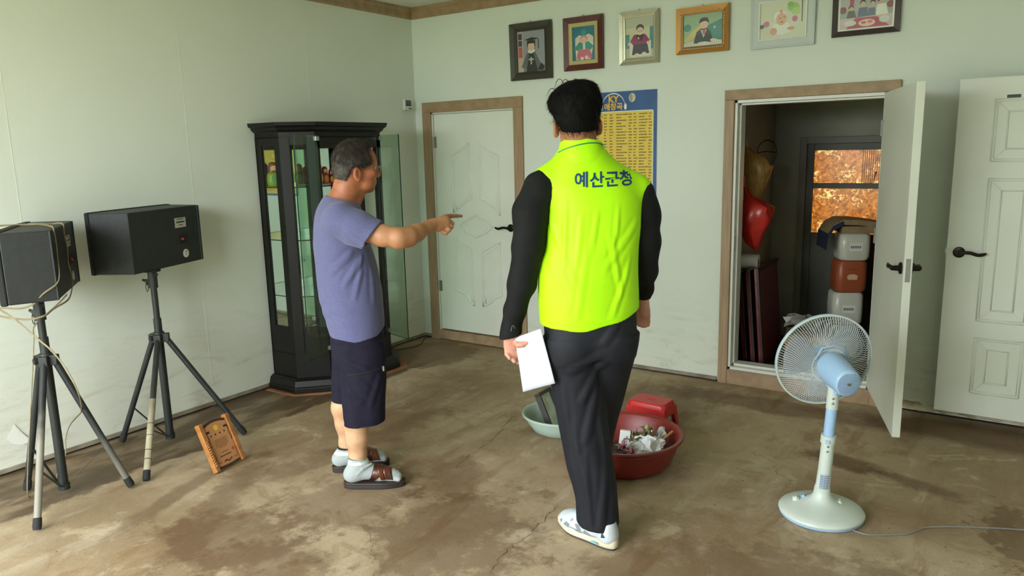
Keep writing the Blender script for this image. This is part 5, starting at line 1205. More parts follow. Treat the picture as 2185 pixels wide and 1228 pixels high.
# ------------------------------------------------------------------ people: smooth implicit surfaces turned into one mesh each
class Vol:
    def __init__(s, lo, hi, h):
        s.lo = np.array(lo, np.float32); s.h = h
        s.n = np.ceil((np.array(hi) - np.array(lo)) / h).astype(int) + 1
        s.D = np.full(s.n, 1.0, np.float32)
        s.ax = [s.lo[i] + h * np.arange(s.n[i], dtype=np.float32) for i in range(3)]
    def _sl(s, lo, hi, pad):
        sl = []
        for i in range(3):
            a = max(0, int((lo[i] - pad - s.lo[i]) / s.h)); b = min(s.n[i], int((hi[i] + pad - s.lo[i]) / s.h) + 2)
            if b <= a: return None, None
            sl.append(slice(a, b))
        X = s.ax[0][sl[0]][:, None, None]; Y = s.ax[1][sl[1]][None, :, None]; Z = s.ax[2][sl[2]][None, None, :]
        return tuple(sl), (X, Y, Z)
    def add(s, prim, k=0.02):
        f, lo, hi = prim; sl, P = s._sl(lo, hi, k + 0.01)
        if sl is None: return s
        d = f(*P); a = s.D[sl]; h = np.clip(0.5 + 0.5 * (a - d) / k, 0, 1)
        s.D[sl] = a * (1 - h) + d * h - k * h * (1 - h); return s
    def sub(s, prim, k=0.008):
        f, lo, hi = prim; sl, P = s._sl(lo, hi, k + 0.01)
        if sl is None: return s
        d = -f(*P); a = s.D[sl]; h = np.clip(0.5 - 0.5 * (a - d) / k, 0, 1)
        s.D[sl] = a * (1 - h) + d * h + k * h * (1 - h); return s
    def clip(s, fn):
        X, Y, Z = s.ax[0][:, None, None], s.ax[1][None, :, None], s.ax[2][None, None, :]
        s.D = np.maximum(s.D, fn(X, Y, Z)).astype(np.float32); return s
    def displace(s, fn):
        X, Y, Z = s.ax[0][:, None, None], s.ax[1][None, :, None], s.ax[2][None, None, :]
        s.D = (s.D + fn(X, Y, Z)).astype(np.float32); return s
    def ridge(s, a, b, w, amp):
        """a cloth fold: raises the surface along the line a-b, fading at both ends, with a shallow valley beside it"""
        a, b = np.array(a, np.float32), np.array(b, np.float32); ab = b - a; L2 = float(ab @ ab)
        sl, (X, Y, Z) = s._sl(np.minimum(a, b), np.maximum(a, b), 3.2 * w)
        t = np.clip(((X - a[0]) * ab[0] + (Y - a[1]) * ab[1] + (Z - a[2]) * ab[2]) / L2, 0, 1)
        q = ((X - a[0] - t * ab[0]) ** 2 + (Y - a[1] - t * ab[1]) ** 2 + (Z - a[2] - t * ab[2]) ** 2) / (w * w)
        s.D[sl] -= amp * (np.exp(-q) - 0.45 * np.exp(-(np.sqrt(q) - 1.7) ** 2 * 2)) * np.sqrt(np.clip(4 * t * (1 - t), 0, 1)); return s
    def shell(s, t, where):
        X, Y, Z = s.ax[0][:, None, None], s.ax[1][None, :, None], s.ax[2][None, None, :]
        s.D = np.maximum(s.D, np.minimum(-(s.D + t), 0 * s.D + where(X, Y, Z)) * 1.0).astype(np.float32); return s
    def mesh(s):
        D = s.D; S = D < 0
        n = np.array(D.shape); c = np.zeros(n - 1, np.int8)
        for i in (0, 1):
            for j in (0, 1):
                for k in (0, 1): c += S[i:n[0] - 1 + i, j:n[1] - 1 + j, k:n[2] - 1 + k]
        act = (c > 0) & (c < 8); I = np.argwhere(act); idx = np.full(n - 1, -1, np.int64); idx[act] = np.arange(len(I))
        off = np.array([(i, j, k) for i in (0, 1) for j in (0, 1) for k in (0, 1)])
        val = np.stack([D[I[:, 0] + o[0], I[:, 1] + o[1], I[:, 2] + o[2]] for o in off], 1)
        acc = np.zeros((len(I), 3)); cnt = np.zeros(len(I))
        for a in range(8):
            for b in range(a + 1, 8):
                if np.abs(off[a] - off[b]).sum() != 1: continue
                va, vb = val[:, a], val[:, b]; m = (va < 0) != (vb < 0); t = np.where(m, va / np.where(m, va - vb, 1), 0)
                acc += np.where(m[:, None], off[a] + t[:, None] * (off[b] - off[a]), 0); cnt += m
        V = s.lo + s.h * (I + acc / cnt[:, None])
        F = []
        for ax in range(3):
            sa = [slice(None)] * 3; sb = [slice(None)] * 3; sa[ax] = slice(0, -1); sb[ax] = slice(1, None)
            A, B = S[tuple(sa)], S[tuple(sb)]; E = np.argwhere(A != B)
            u, v = [(1, 2), (2, 0), (0, 1)][ax]
            ok = (E[:, u] > 0) & (E[:, v] > 0) & (E[:, u] < n[u] - 1) & (E[:, v] < n[v] - 1); E = E[ok]
            q = []
            for du, dv in ((-1, -1), (0, -1), (0, 0), (-1, 0)):
                c_ = E.copy(); c_[:, u] += du; c_[:, v] += dv; q.append(idx[c_[:, 0], c_[:, 1], c_[:, 2]])
            q = np.stack(q, 1); flip = ~A[E[:, 0], E[:, 1], E[:, 2]]; q[flip] = q[flip][:, ::-1]; F.append(q)
        F = np.concatenate(F); F = F[(F >= 0).all(1)]
        return V, F

def relax(V, F, it=2, lam=0.5):
    """light smoothing that keeps the volume"""
    n = len(V); e = np.concatenate([F[:, [0, 1]], F[:, [1, 2]], F[:, [2, 3]], F[:, [3, 0]]]); e = np.concatenate([e, e[:, ::-1]])
    deg = np.bincount(e[:, 0], minlength=n).astype(float)[:, None]; deg[deg == 0] = 1
    for k in range(it):
        for l in (lam, -lam * 1.04):
            s = np.zeros_like(V)
            for c in range(3): s[:, c] = np.bincount(e[:, 0], weights=V[e[:, 1], c], minlength=n)
            V = V + l * (s / deg - V)
    return V

def vol_object(vol, name, mats, parent, it=2, pick=None):
    V, F = vol.mesh(); V = relax(V, F, it)
    me = bpy.data.meshes.new(name)
    me.vertices.add(len(V)); me.vertices.foreach_set('co', V.astype(np.float32).ravel())
    me.loops.add(len(F) * 4); me.loops.foreach_set('vertex_index', F.astype(np.int32).ravel())
    me.polygons.add(len(F)); me.polygons.foreach_set('loop_start', np.arange(0, len(F) * 4, 4, dtype=np.int32))
    if not isinstance(mats, (list, tuple)): mats = [mats]
    for m in mats: me.materials.append(m)
    if pick is not None: me.polygons.foreach_set('material_index', pick(V[F].mean(1)).astype(np.int32))
    me.polygons.foreach_set('use_smooth', np.ones(len(F), bool))
    me.update(calc_edges=True); me.validate()
    o = bpy.data.objects.new(name, me); col.objects.link(o); o.parent = parent
    return o, V, F

A_ = np.array
def rcone(a, b, ra, rb):
    a, b = A_(a, np.float32), A_(b, np.float32); ab = b - a; L2 = float(ab @ ab) + 1e-9
    def f(X, Y, Z):
        t = np.clip(((X - a[0]) * ab[0] + (Y - a[1]) * ab[1] + (Z - a[2]) * ab[2]) / L2, 0, 1)
        return np.sqrt((X - a[0] - t * ab[0]) ** 2 + (Y - a[1] - t * ab[1]) ** 2 + (Z - a[2] - t * ab[2]) ** 2) - (ra + t * (rb - ra))
    r = max(ra, rb); return f, np.minimum(a, b) - r, np.maximum(a, b) + r
def chain(vol, pts, k=0.02, grow=0.0):
    for (p, r), (q, s) in zip(pts[:-1], pts[1:]): vol.add(rcone(p, q, r + grow, s + grow), k)
    return vol
def ell(c, r, R=None):
    c = A_(c, np.float32); r = A_(r, np.float32); R = np.eye(3) if R is None else A_(R)
    def f(X, Y, Z):
        x, y, z = X - c[0], Y - c[1], Z - c[2]
        u = R[0, 0] * x + R[0, 1] * y + R[0, 2] * z; v = R[1, 0] * x + R[1, 1] * y + R[1, 2] * z; w = R[2, 0] * x + R[2, 1] * y + R[2, 2] * z
        k0 = np.sqrt((u / r[0]) ** 2 + (v / r[1]) ** 2 + (w / r[2]) ** 2); k1 = np.sqrt((u / r[0] ** 2) ** 2 + (v / r[1] ** 2) ** 2 + (w / r[2] ** 2) ** 2) + 1e-6
        return k0 * (k0 - 1) / k1
    m = float(r.max()); return f, c - m, c + m
def loft_v(keys, grow=0.0, n=2.2, yaw=0.0, cap=(None, None)):
    """stack of (z, cx, cy, rx, ry) rings, smoothly interpolated; yaw turns every ring"""
    K = A_(sorted(keys), float); zz = np.linspace(K[0, 0], K[-1, 0], 160); T = [np.interp(zz, K[:, 0], K[:, i]) for i in range(1, 5)]
    ker = np.hanning(15); ker /= ker.sum(); T = [np.convolve(np.pad(t, 7, mode='edge'), ker, 'valid') for t in T]
    cy_, sy_ = math.cos(yaw), math.sin(yaw); z0, z1 = K[0, 0], K[-1, 0]
    def f(X, Y, Z):
        zf = Z.ravel(); cx, cy, rx, ry = [np.interp(zf, zz, t).astype(np.float32).reshape(Z.shape) for t in T]; rx = rx + grow; ry = ry + grow
        u, v = X - cx, Y - cy; u, v = cy_ * u + sy_ * v, -sy_ * u + cy_ * v
        k = (np.abs(u / rx) ** n + np.abs(v / ry) ** n) ** (1 / n)
        g = np.sqrt((u / rx ** 2) ** 2 + (v / ry ** 2) ** 2) * 1.0 + 1e-4
        d = np.where(k > 0.3, (k - 1) * np.maximum(k, 0.3) / np.maximum(g, 1e-3), -np.minimum(rx, ry) * 0.7)
        return np.maximum(np.maximum(d, z0 - Z), Z - z1)
    m = max(K[:, 3].max(), K[:, 4].max()) + grow
    return f, A_([K[:, 1].min() - m, K[:, 2].min() - m, z0]), A_([K[:, 1].max() + m, K[:, 2].max() + m, z1])
def cut(prim, p, nrm):
    """prim limited to the side of the plane its normal points away from"""
    f, lo, hi = prim; p = A_(p); nrm = A_(nrm, float) / np.linalg.norm(nrm)
    return (lambda X, Y, Z: np.maximum(f(X, Y, Z), (X - p[0]) * nrm[0] + (Y - p[1]) * nrm[1] + (Z - p[2]) * nrm[2])), lo, hi
def poly2d(poly):
    P = A_(poly, float)
    def f(u, v):
        d = np.full(np.broadcast(u, v).shape, 1e9); s = np.ones_like(d)
        for i in range(len(P)):
            a, b = P[i], P[i - 1]; e = b - a; wx, wy = u - a[0], v - a[1]
            t = np.clip((wx * e[0] + wy * e[1]) / (e @ e), 0, 1); d = np.minimum(d, (wx - e[0] * t) ** 2 + (wy - e[1] * t) ** 2)
            c1, c2, c3 = v >= a[1], v < b[1], e[0] * wy > e[1] * wx
            s = np.where((c1 & c2 & c3) | (~c1 & ~c2 & ~c3), -s, s)
        return s * np.sqrt(d)
    return f

class Frame:
    """head or limb frame: o origin, rows x forward, y left, z up"""
    def __init__(s, o, fwd, up=(0, 0, 1)):
        s.o = A_(o, float); f = A_(fwd, float); f /= np.linalg.norm(f); l = np.cross(A_(up, float), f); l /= np.linalg.norm(l); u = np.cross(f, l)
        s.R = np.stack([f, l, u])
    def p(s, x, y, z): return s.o + s.R[0] * x + s.R[1] * y + s.R[2] * z
    def uvw(s, X, Y, Z):
        x, y, z = X - s.o[0], Y - s.o[1], Z - s.o[2]; R = s.R
        return [R[i, 0] * x + R[i, 1] * y + R[i, 2] * z for i in range(3)]

def head_prims(vol, H, jaw=1.0):
    e = lambda c, r, k=0.02: vol.add(ell(H.p(*c), r, H.R), k)
    e((-0.006, 0, 0.062), (0.096, 0.075, 0.092)); e((0.045, 0, 0.055), (0.048, 0.060, 0.058)); e((0.042, 0, -0.008), (0.048, 0.057, 0.066), 0.02)
    e((0.036, 0, -0.052), (0.046, 0.050 * jaw, 0.034), 0.02); e((0.060, 0, -0.068), (0.021, 0.024, 0.018), 0.012)
    e((-0.03, 0, -0.02), (0.06, 0.058, 0.05), 0.02)
    for s in (-1, 1):
        e((0.058, s * 0.043, 0.004), (0.026, 0.019, 0.021), 0.015)
        e((0.074, s * 0.030, 0.046), (0.018, 0.026, 0.009), 0.010)
        vol.sub(ell(H.p(0.096, s * 0.031, 0.029), (0.013, 0.017, 0.011), H.R), 0.010)
        vol.add(rcone(H.p(0.097, s * 0.009, -0.010), H.p(0.092, s * 0.013, -0.012), 0.008, 0.007), 0.006)
        # ear: rim, hollow, lobe
        E2 = Frame(H.p(-0.012, s * 0.083, 0.000), H.R[0] * 0.9 - H.R[1] * s * 0.32 + H.R[2] * 0.0, H.R[2] * 0.97 - H.R[0] * 0.22)
        vol.add(ell(E2.p(0, 0, 0.003), (0.0205, 0.009, 0.0325), E2.R), 0.007)
        vol.add(ell(E2.p(0.004, 0, -0.022), (0.011, 0.008, 0.012), E2.R), 0.006)
        vol.sub(ell(E2.p(0.003, s * 0.009, 0.004), (0.0105, 0.006, 0.019), E2.R), 0.004)
    vol.add(rcone(H.p(0.086, 0, 0.036), H.p(0.104, 0, -0.002), 0.008, 0.0115), 0.010)
    vol.add(ell(H.p(0.082, 0, -0.032), (0.013, 0.023, 0.0075), H.R), 0.007); vol.add(ell(H.p(0.080, 0, -0.045), (0.012, 0.020, 0.007), H.R), 0.007)
    vol.sub(rcone(H.p(0.094, 0.016, -0.039), H.p(0.094, -0.016, -0.039), 0.002, 0.002), 0.003)

def hand_chain(vol, pts, k=0.006): return chain(vol, pts, k)

def strands(o, n, length, width, crown, mat_, seed, lift=0.35, cond=None, jit=0.5):
    """short hairs combed away from the crown, as thin tapering ribbons joined into one mesh"""
    me = o.data; rng_ = np.random.default_rng(seed); k = len(me.polygons)
    C = np.empty(k * 3, np.float32); me.polygons.foreach_get('center', C); C = C.reshape(-1, 3); N = np.empty(k * 3, np.float32); me.polygons.foreach_get('normal', N); N = N.reshape(-1, 3)
    I = np.arange(k) if cond is None else np.where(cond(C))[0]
    I = rng_.choice(I, n); p, nm = C[I], N[I]
    t = p - A_(crown, np.float32); t = t / (np.linalg.norm(t, axis=1, keepdims=True) + 1e-6); t = t + jit * rng_.normal(size=t.shape) * 0.5
    t = t - nm * (t * nm).sum(1, keepdims=True); t /= np.linalg.norm(t, axis=1, keepdims=True) + 1e-6
    s = np.cross(nm, t); L = length * (0.5 + rng_.random((n, 1))); V = []
    for j, (u, w) in enumerate(((0, 1), (0.35, 0.9), (0.7, 0.6), (1, 0.08))):
        q = p - nm * 0.002 + t * L * u + nm * L * lift * u * (1 - 0.45 * u) * (0.4 + 0.9 * rng_.random((n, 1)) * (j > 0))
        V += [q + s * width * w, q - s * width * w]
    V = np.stack(V, 1); F = (np.arange(n)[:, None, None] * 8 + A_([[0, 1, 3, 2], [2, 3, 5, 4], [4, 5, 7, 6]])[None]).reshape(-1, 4)
    m = bpy.data.meshes.new('hair_strands'); m.from_pydata(V.reshape(-1, 3).tolist(), [], F.tolist()); m.materials.append(mat_)
    m.polygons.foreach_set('use_smooth', np.ones(len(F), bool)); m.update()
    h = bpy.data.objects.new('hair_strands', m); col.objects.link(h); h.parent = o; h['kind'] = 'stuff'
    return h

def bvh_of(V, F): return BVHTree.FromPolygons([Vector(v) for v in V], [tuple(f) for f in F])
def project(bvh, pts, direction, offset, back=0.4):
    d = Vector(direction).normalized(); out = []
    for p in pts:
        h = bvh.ray_cast(Vector(p) - d * back, d)
        out.append((h[0] - d * offset) if h[0] is not None else Vector(p))
    return out
def wave(X, Y, Z, seed):
    r = np.random.default_rng(seed); a = r.random(8) * 6.3
    return (np.sin(31 * X + 12 * Z + 1.5 * np.sin(9 * Z + a[0]) + a[1]) + 0.8 * np.sin(24 * X - 19 * Z + 17 * Y + a[2] + 1.2 * np.sin(13 * X + a[3])) + 0.6 * np.sin(47 * Z + 14 * X + 21 * Y + a[4]) + 0.5 * np.sin(61 * X + 29 * Y - 23 * Z + a[5])) / 2.9

# ================================================================== the man in the blue T-shirt
M_sk_face = mat('sun_tanned_face', (178, 112, 76), 0.5, c2=(160, 94, 62), scale=22, bump=0.12, bscale=180)
M_sk_arm = mat('tanned_arm', (188, 136, 98), 0.5, c2=(172, 120, 84), scale=14, bump=0.08, bscale=160)
M_sk_leg = mat('pale_leg', (208, 168, 132), 0.5, c2=(192, 148, 112), scale=20, bump=0.08, bscale=160)
M_grey_hair = mat('grey_black_hair', (40, 33, 26), 0.65, c2=(78, 72, 64), scale=38, ramp=(0.45, 0.75))
M_hair_strand = mat('grey_strand', (44, 36, 28), 0.55, c2=(104, 98, 90), scale=26, ramp=(0.42, 0.7))
def heather(name, c, c2):
    m = mat(name, c, 0.9, c2=c2, scale=260, ramp=(0.3, 0.7), bump=0.25, bscale=420, sheen=0.2, spec=0.2, detail=2)
    return m
M_tee = heather('heather_blue_jersey', (86, 88, 126), (104, 106, 144))
M_shorts = mat('navy_cotton', (26, 24, 38), 0.85, c2=(32, 30, 46), scale=30, bump=0.15, bscale=300, spec=0.2)
M_sock = heather('grey_marl_knit', (150, 160, 160), (172, 180, 178)); M_sock_w = mat('white_knit', (214, 222, 214), 0.9); M_sock_b = mat('black_knit', (24, 24, 26), 0.9)
M_sand = mat('brown_sandal_leather', (92, 46, 26), 0.3, c2=(46, 26, 20), scale=16, ramp=(0.4, 0.6)); M_sole = mat('dark_rubber_sole', (40, 34, 32), 0.6)

man = thing('person', 'man in a blue T-shirt and navy shorts pointing towards the closed door', 'person', (1.623, -2.394, 0.0), 0.8165)
HE = Frame((0.068, 0.0, 1.500), (0.985, 0.17, -0.02), (0.04, 0, 1))
TEE = [(0.715, 0.027, 0, 0.129, 0.166), (0.74, 0.027, 0, 0.130, 0.168), (0.80, 0.0215, 0, 0.138, 0.172), (0.89, 0.0105, 0, 0.146, 0.170), (0.945, 0.006, 0, 0.150, 0.166), (1.05, -0.0005, 0, 0.1445, 0.164), (1.175, -0.0195, 0, 0.1325, 0.174),
       (1.26, -0.0195, 0, 0.125, 0.182), (1.31, -0.021, 0, 0.113, 0.165), (1.35, -0.022, 0, 0.098, 0.125), (1.385, -0.020, 0, 0.080, 0.090), (1.42, -0.010, 0, 0.066, 0.070)]
NEAR_ARM = [((-0.018, -0.165, 1.315), 0.058), ((0.075, -0.205, 1.262), 0.052), ((0.165, -0.240, 1.232), 0.046), ((0.232, -0.258, 1.222), 0.0425), ((0.275, -0.235, 1.222), 0.0425), ((0.318, -0.192, 1.234), 0.0375), ((0.365, -0.142, 1.248), 0.029), ((0.392, -0.118, 1.256), 0.0265)]
FAR_ARM = [((-0.02, 0.165, 1.31), 0.056), ((-0.03, 0.215, 1.16), 0.048), ((-0.03, 0.235, 1.05), 0.041), ((0.0, 0.235, 0.95), 0.038), ((0.03, 0.225, 0.84), 0.026)]
v = Vol((-0.18, -0.33, 0.03), (0.60, 0.30, 1.68), 0.0038)
head_prims(v, HE)
chain(v, [((0.045, 0, 1.50), 0.056), ((0.020, 0, 1.43), 0.058), ((-0.008, 0, 1.36), 0.066), ((-0.02, 0, 1.28), 0.075)], 0.03)
v.add(rcone((0.082, 0.0, 1.405), (0.055, 0.0, 1.36), 0.018, 0.022), 0.02)
v.add(loft_v(TEE[3:-1], grow=-0.022), 0.02)
for a in (NEAR_ARM, FAR_ARM): chain(v, a, 0.022)
v.add(rcone((0.222, -0.262, 1.200), (0.245, -0.262, 1.198), 0.022, 0.020), 0.02)
# pointing hand
v.add(rcone((0.400, -0.112, 1.259), (0.462, -0.074, 1.268), 0.0255, 0.030), 0.02); v.add(rcone((0.43, -0.10, 1.248), (0.462, -0.088, 1.246), 0.024, 0.022), 0.015)
for fgr in ([((0.462, -0.060, 1.288), 0.0125), ((0.500, -0.022, 1.2885), 0.0105), ((0.532, 0.008, 1.285), 0.0092), ((0.560, 0.034, 1.281), 0.0072)],
            [((0.474, -0.066, 1.278), 0.0125), ((0.497, -0.070, 1.257), 0.0115), ((0.480, -0.080, 1.236), 0.0105), ((0.460, -0.080, 1.240), 0.0095)],
            [((0.468, -0.082, 1.266), 0.012), ((0.491, -0.088, 1.244), 0.011), ((0.474, -0.096, 1.225), 0.010), ((0.454, -0.094, 1.230), 0.009)],
            [((0.458, -0.098, 1.252), 0.011), ((0.479, -0.106, 1.232), 0.010), ((0.462, -0.111, 1.217), 0.009), ((0.446, -0.107, 1.222), 0.008)],
            [((0.415, -0.085, 1.250), 0.015), ((0.450, -0.048, 1.252), 0.0125), ((0.482, -0.046, 1.258), 0.010)]):
    chain(v, fgr, 0.005)
# far hand, hanging
v.add(rcone((0.034, 0.224, 0.82), (0.046, 0.220, 0.765), 0.026, 0.030), 0.02)
for i in range(4): chain(v, [((0.022 + 0.016 * i, 0.220, 0.752), 0.0095), ((0.030 + 0.016 * i, 0.205, 0.712), 0.009), ((0.030 + 0.015 * i, 0.188, 0.690 + 0.004 * abs(i - 1.5)), 0.0075)], 0.005)
chain(v, [((0.060, 0.210, 0.79), 0.012), ((0.078, 0.195, 0.762), 0.010), ((0.080, 0.188, 0.738), 0.008)], 0.006)
# legs and feet
NEAR_LEG = [((0.02, -0.075, 0.74), 0.066), ((0.03, -0.100, 0.52), 0.062), ((0.012, -0.102, 0.41), 0.055), ((-0.004, -0.104, 0.335), 0.0575), ((-0.006, -0.104, 0.25), 0.050), ((-0.008, -0.104, 0.165), 0.0375), ((-0.010, -0.102, 0.10), 0.033), ((0.0, -0.100, 0.075), 0.030)]
FAR_LEG = [((0.01, 0.075, 0.74), 0.066), ((-0.01, 0.108, 0.52), 0.062), ((-0.050, 0.114, 0.41), 0.055), ((-0.064, 0.116, 0.335), 0.0560), ((-0.058, 0.117, 0.25), 0.048), ((-0.057, 0.118, 0.135), 0.0370), ((-0.057, 0.116, 0.09), 0.032), ((-0.05, 0.114, 0.072), 0.030)]
for lg in (NEAR_LEG, FAR_LEG): chain(v, lg, 0.03)
FOOT_N = ((-0.055, -0.092), (0.190, -0.138)); FOOT_F = ((-0.112, 0.112), (0.130, 0.128))
def foot_pts(A, B, z=0.0):
    a, b = A_(A), A_(B); d = (b - a); q = lambda u: tuple(a + d * u)
    return [(q(0.06) + (0.066 + z,), 0.034), (q(0.34) + (0.080 + z,), 0.037), (q(0.60) + (0.066 + z,), 0.035), (q(0.82) + (0.055 + z,), 0.028), (q(0.93) + (0.050 + z,), 0.021)]
for A, B in (FOOT_N, FOOT_F): chain(v, [(p, r - 0.010) for p, r in foot_pts(A, B)], 0.025)
body, bV, bF = vol_object(v, 'body', [M_sk_face, M_sk_arm, M_sk_leg], man, 2, lambda c: np.where(c[:, 2] < 0.7, 2, np.where((c[:, 2] > 1.34) & (c[:, 0] < 0.25) & (np.abs(c[:, 1]) < 0.16), 0, 1)))
for s in (-1, 1):
    MB().lathe([(0, -0.0115), (0.006, -0.010), (0.0105, -0.005), (0.0117, 0), (0.0105, 0.005), (0.006, 0.010), (0, 0.0115)], 16, tuple(HE.p(0.0775, s * 0.031, 0.029))).build('eye', mat('eye_white', (206, 196, 184), 0.25), man, smooth=True)
    MB().lathe([(0, -0.0055), (0.0055, 0), (0, 0.0055)], 12, tuple(HE.p(0.0855, s * 0.031, 0.029))).build('iris', M_ink, man, smooth=True)
    eb = [HE.p(0.090 - 0.010 * u * u, s * (0.014 + 0.034 * u), 0.049 + 0.004 * math.sin(PI * u)) for u in np.linspace(0, 1, 7)]
    MB().tube([tuple(p) for p in eb], [0.001, 0.0028, 0.0033, 0.0033, 0.003, 0.0022, 0.001], 6).build('eyebrow', M_grey_hair, man, smooth=True)
# T-shirt
v = Vol((-0.20, -0.34, 0.68), (0.24, 0.30, 1.45), 0.0042)
v.add(loft_v(TEE), 0.02); v.add(rcone((-0.018, -0.04, 1.305), (-0.018, -0.165, 1.305), 0.085, 0.072), 0.04); v.add(rcone((-0.02, 0.04, 1.305), (-0.02, 0.165, 1.30), 0.085, 0.070), 0.04)
SLN = (0.76, -0.22, -0.60)
for prim in (rcone((-0.018, -0.168, 1.308), (0.05, -0.195, 1.268), 0.070, 0.076), rcone((0.05, -0.195, 1.268), (0.16, -0.228, 1.212), 0.076, 0.079)): v.add(cut(prim, (0.118, -0.21, 1.231), SLN), 0.025)
for prim in (rcone((-0.02, 0.165, 1.305), (-0.03, 0.215, 1.16), 0.068, 0.074), rcone((-0.03, 0.215, 1.16), (-0.03, 0.235, 1.06), 0.074, 0.072)): v.add(cut(prim, (-0.03, 0.21, 1.10), (0, 0.1, -1)), 0.03)
for a, b, w, am in (((0.095, -0.150, 1.165), (-0.03, -0.172, 0.99), 0.014, 0.006), ((0.085, -0.155, 1.15), (0.02, -0.172, 0.93), 0.013, 0.005), ((0.04, -0.180, 1.17), (-0.09, -0.145, 1.05), 0.014, 0.005), ((0.115, -0.12, 1.10), (0.11, -0.13, 0.90), 0.013, 0.004),
                 ((-0.125, -0.07, 0.93), (-0.02, -0.168, 0.865), 0.012, 0.006), ((-0.12, -0.07, 0.885), (-0.03, -0.165, 0.815), 0.012, 0.006), ((-0.13, -0.05, 0.975), (-0.06, -0.145, 0.93), 0.011, 0.005), ((0.02, -0.245, 1.255), (0.10, -0.28, 1.165), 0.013, 0.006), ((-0.02, -0.225, 1.275), (0.05, -0.26, 1.185), 0.012, 0.005), ((-0.06, -0.12, 1.375), (0.03, -0.22, 1.315), 0.012, 0.004)):
    v.ridge(a, b, w, am)
v.displace(lambda X, Y, Z: 0.0022 * wave(X * 0.8, Y, Z * 0.9, 3) + 0.0016 * np.sin(88 * Z + 20 * Y + 2 * np.sin(22 * X)) * np.clip((0.98 - Z) / 0.1, 0, 1) * np.clip((Z - 0.76) / 0.05, 0, 1) * np.clip((0.06 - X) / 0.1, 0, 1))
v.add(cut(rcone((0.020, 0, 1.43), (-0.008, 0, 1.36), 0.063, 0.071), (-0.008, 0, 1.375), (0.27, 0, 1)), 0.012)
v.clip(lambda X, Y, Z: (0.732 + 1.6 * (X - 0.02) ** 2 + 0.09 * (X - 0.02) + 0.004 * np.sin(30 * X + 40 * Y)) - Z)
v.clip(lambda X, Y, Z: np.where((X > -0.10) & (X < 0.12) & (np.abs(Y) < 0.11), Z - (1.384 - 0.27 * X + 0.6 * Y * Y), -1.0))
v.sub(rcone((-0.008, 0, 1.345), (0.03, 0, 1.46), 0.062, 0.060), 0.004)
v.sub(rcone((0.06, -0.200, 1.262), (0.22, -0.255, 1.185), 0.055, 0.072), 0.004)
tee, tV, tF = vol_object(v, 't_shirt', M_tee, man, 1)
# the little woven tag on the sleeve hem and the stitched hems
tb = bvh_of(tV, tF)
MB().add(project(tb, [(0.128, -0.30, 1.262), (0.139, -0.30, 1.271), (0.145, -0.30, 1.263), (0.134, -0.30, 1.254)], (0, 1, 0), 0.002), [(0, 1, 2, 3)]).build('sleeve_tag', M_ink, tee)
# shorts
v = Vol((-0.17, -0.24, 0.30), (0.20, 0.24, 0.86), 0.0045)
v.add(loft_v([(0.62, 0.026, 0, 0.120, 0.165), (0.70, 0.026, 0, 0.128, 0.168), (0.78, 0.024, 0, 0.128, 0.165), (0.85, 0.02, 0, 0.12, 0.15)]), 0.03)
NL = [(0.30, 0.032, -0.105, 0.098, 0.088), (0.36, 0.034, -0.105, 0.098, 0.088), (0.45, 0.038, -0.103, 0.101, 0.090), (0.55, 0.043, -0.098, 0.107, 0.094), (0.64, 0.036, -0.090, 0.116, 0.095), (0.72, 0.028, -0.082, 0.120, 0.088)]
FL_ = [(0.33, -0.036, 0.112, 0.086, 0.084), (0.42, -0.030, 0.110, 0.090, 0.086), (0.55, -0.004, 0.102, 0.104, 0.092), (0.64, 0.012, 0.092, 0.114, 0.094), (0.72, 0.022, 0.084, 0.120, 0.086)]
v.add(loft_v(NL), 0.03); v.add(loft_v(FL_), 0.03)
for a, b, w, am in (((-0.05, -0.175, 0.66), (0.08, -0.195, 0.60), 0.012, 0.005), ((-0.05, -0.175, 0.52), (0.03, -0.195, 0.45), 0.013, 0.005), ((0.12, -0.165, 0.58), (0.06, -0.195, 0.42), 0.013, 0.005), ((-0.065, -0.12, 0.62), (-0.06, -0.13, 0.40), 0.014, 0.006), ((0.0, -0.195, 0.57), (0.09, -0.19, 0.50), 0.012, 0.004)):
    v.ridge(a, b, w, am)
v.displace(lambda X, Y, Z: 0.0026 * wave(X, Y, Z * 0.8, 9))
v.clip(lambda X, Y, Z: np.where(Y < 0.01, 0.328 + 0.05 * (X - 0.03) - Z, 0.378 - Z))
v.sub(loft_v([(0.28, 0.03, -0.105, 0.088, 0.078), (0.42, 0.034, -0.105, 0.086, 0.076)]), 0.004); v.sub(loft_v([(0.30, -0.036, 0.112, 0.076, 0.074), (0.46, -0.030, 0.110, 0.076, 0.072)]), 0.004)
shorts, sV, sF = vol_object(v, 'shorts', M_shorts, man, 1)
sb_ = bvh_of(sV, sF)
zp = project(sb_, [(x, -0.4, 0.595 + 0.12 * (x - 0.05)) for x in np.linspace(-0.03, 0.135, 12)], (0, 1, 0), 0.0015)
MB().tube(zp, 0.0022, 6).build('pocket_zip', M_rubber, shorts, smooth=True)
z0 = zp[-1]; MB().box((z0.x - 0.006, z0.y - 0.005, z0.z - 0.020), (z0.x + 0.004, z0.y - 0.001, z0.z + 0.004)).build('zip_pull', mat('bright_metal', (206, 206, 200), 0.3, 0.8), shorts)
hz = project(sb_, [(x, -0.4, 0.345 + 0.05 * (x - 0.03)) for x in np.linspace(-0.05, 0.11, 16)], (0, 1, 0), 0.0008)
MB().tube(hz, 0.0010, 5).build('hem_stitch', M_shorts, shorts)
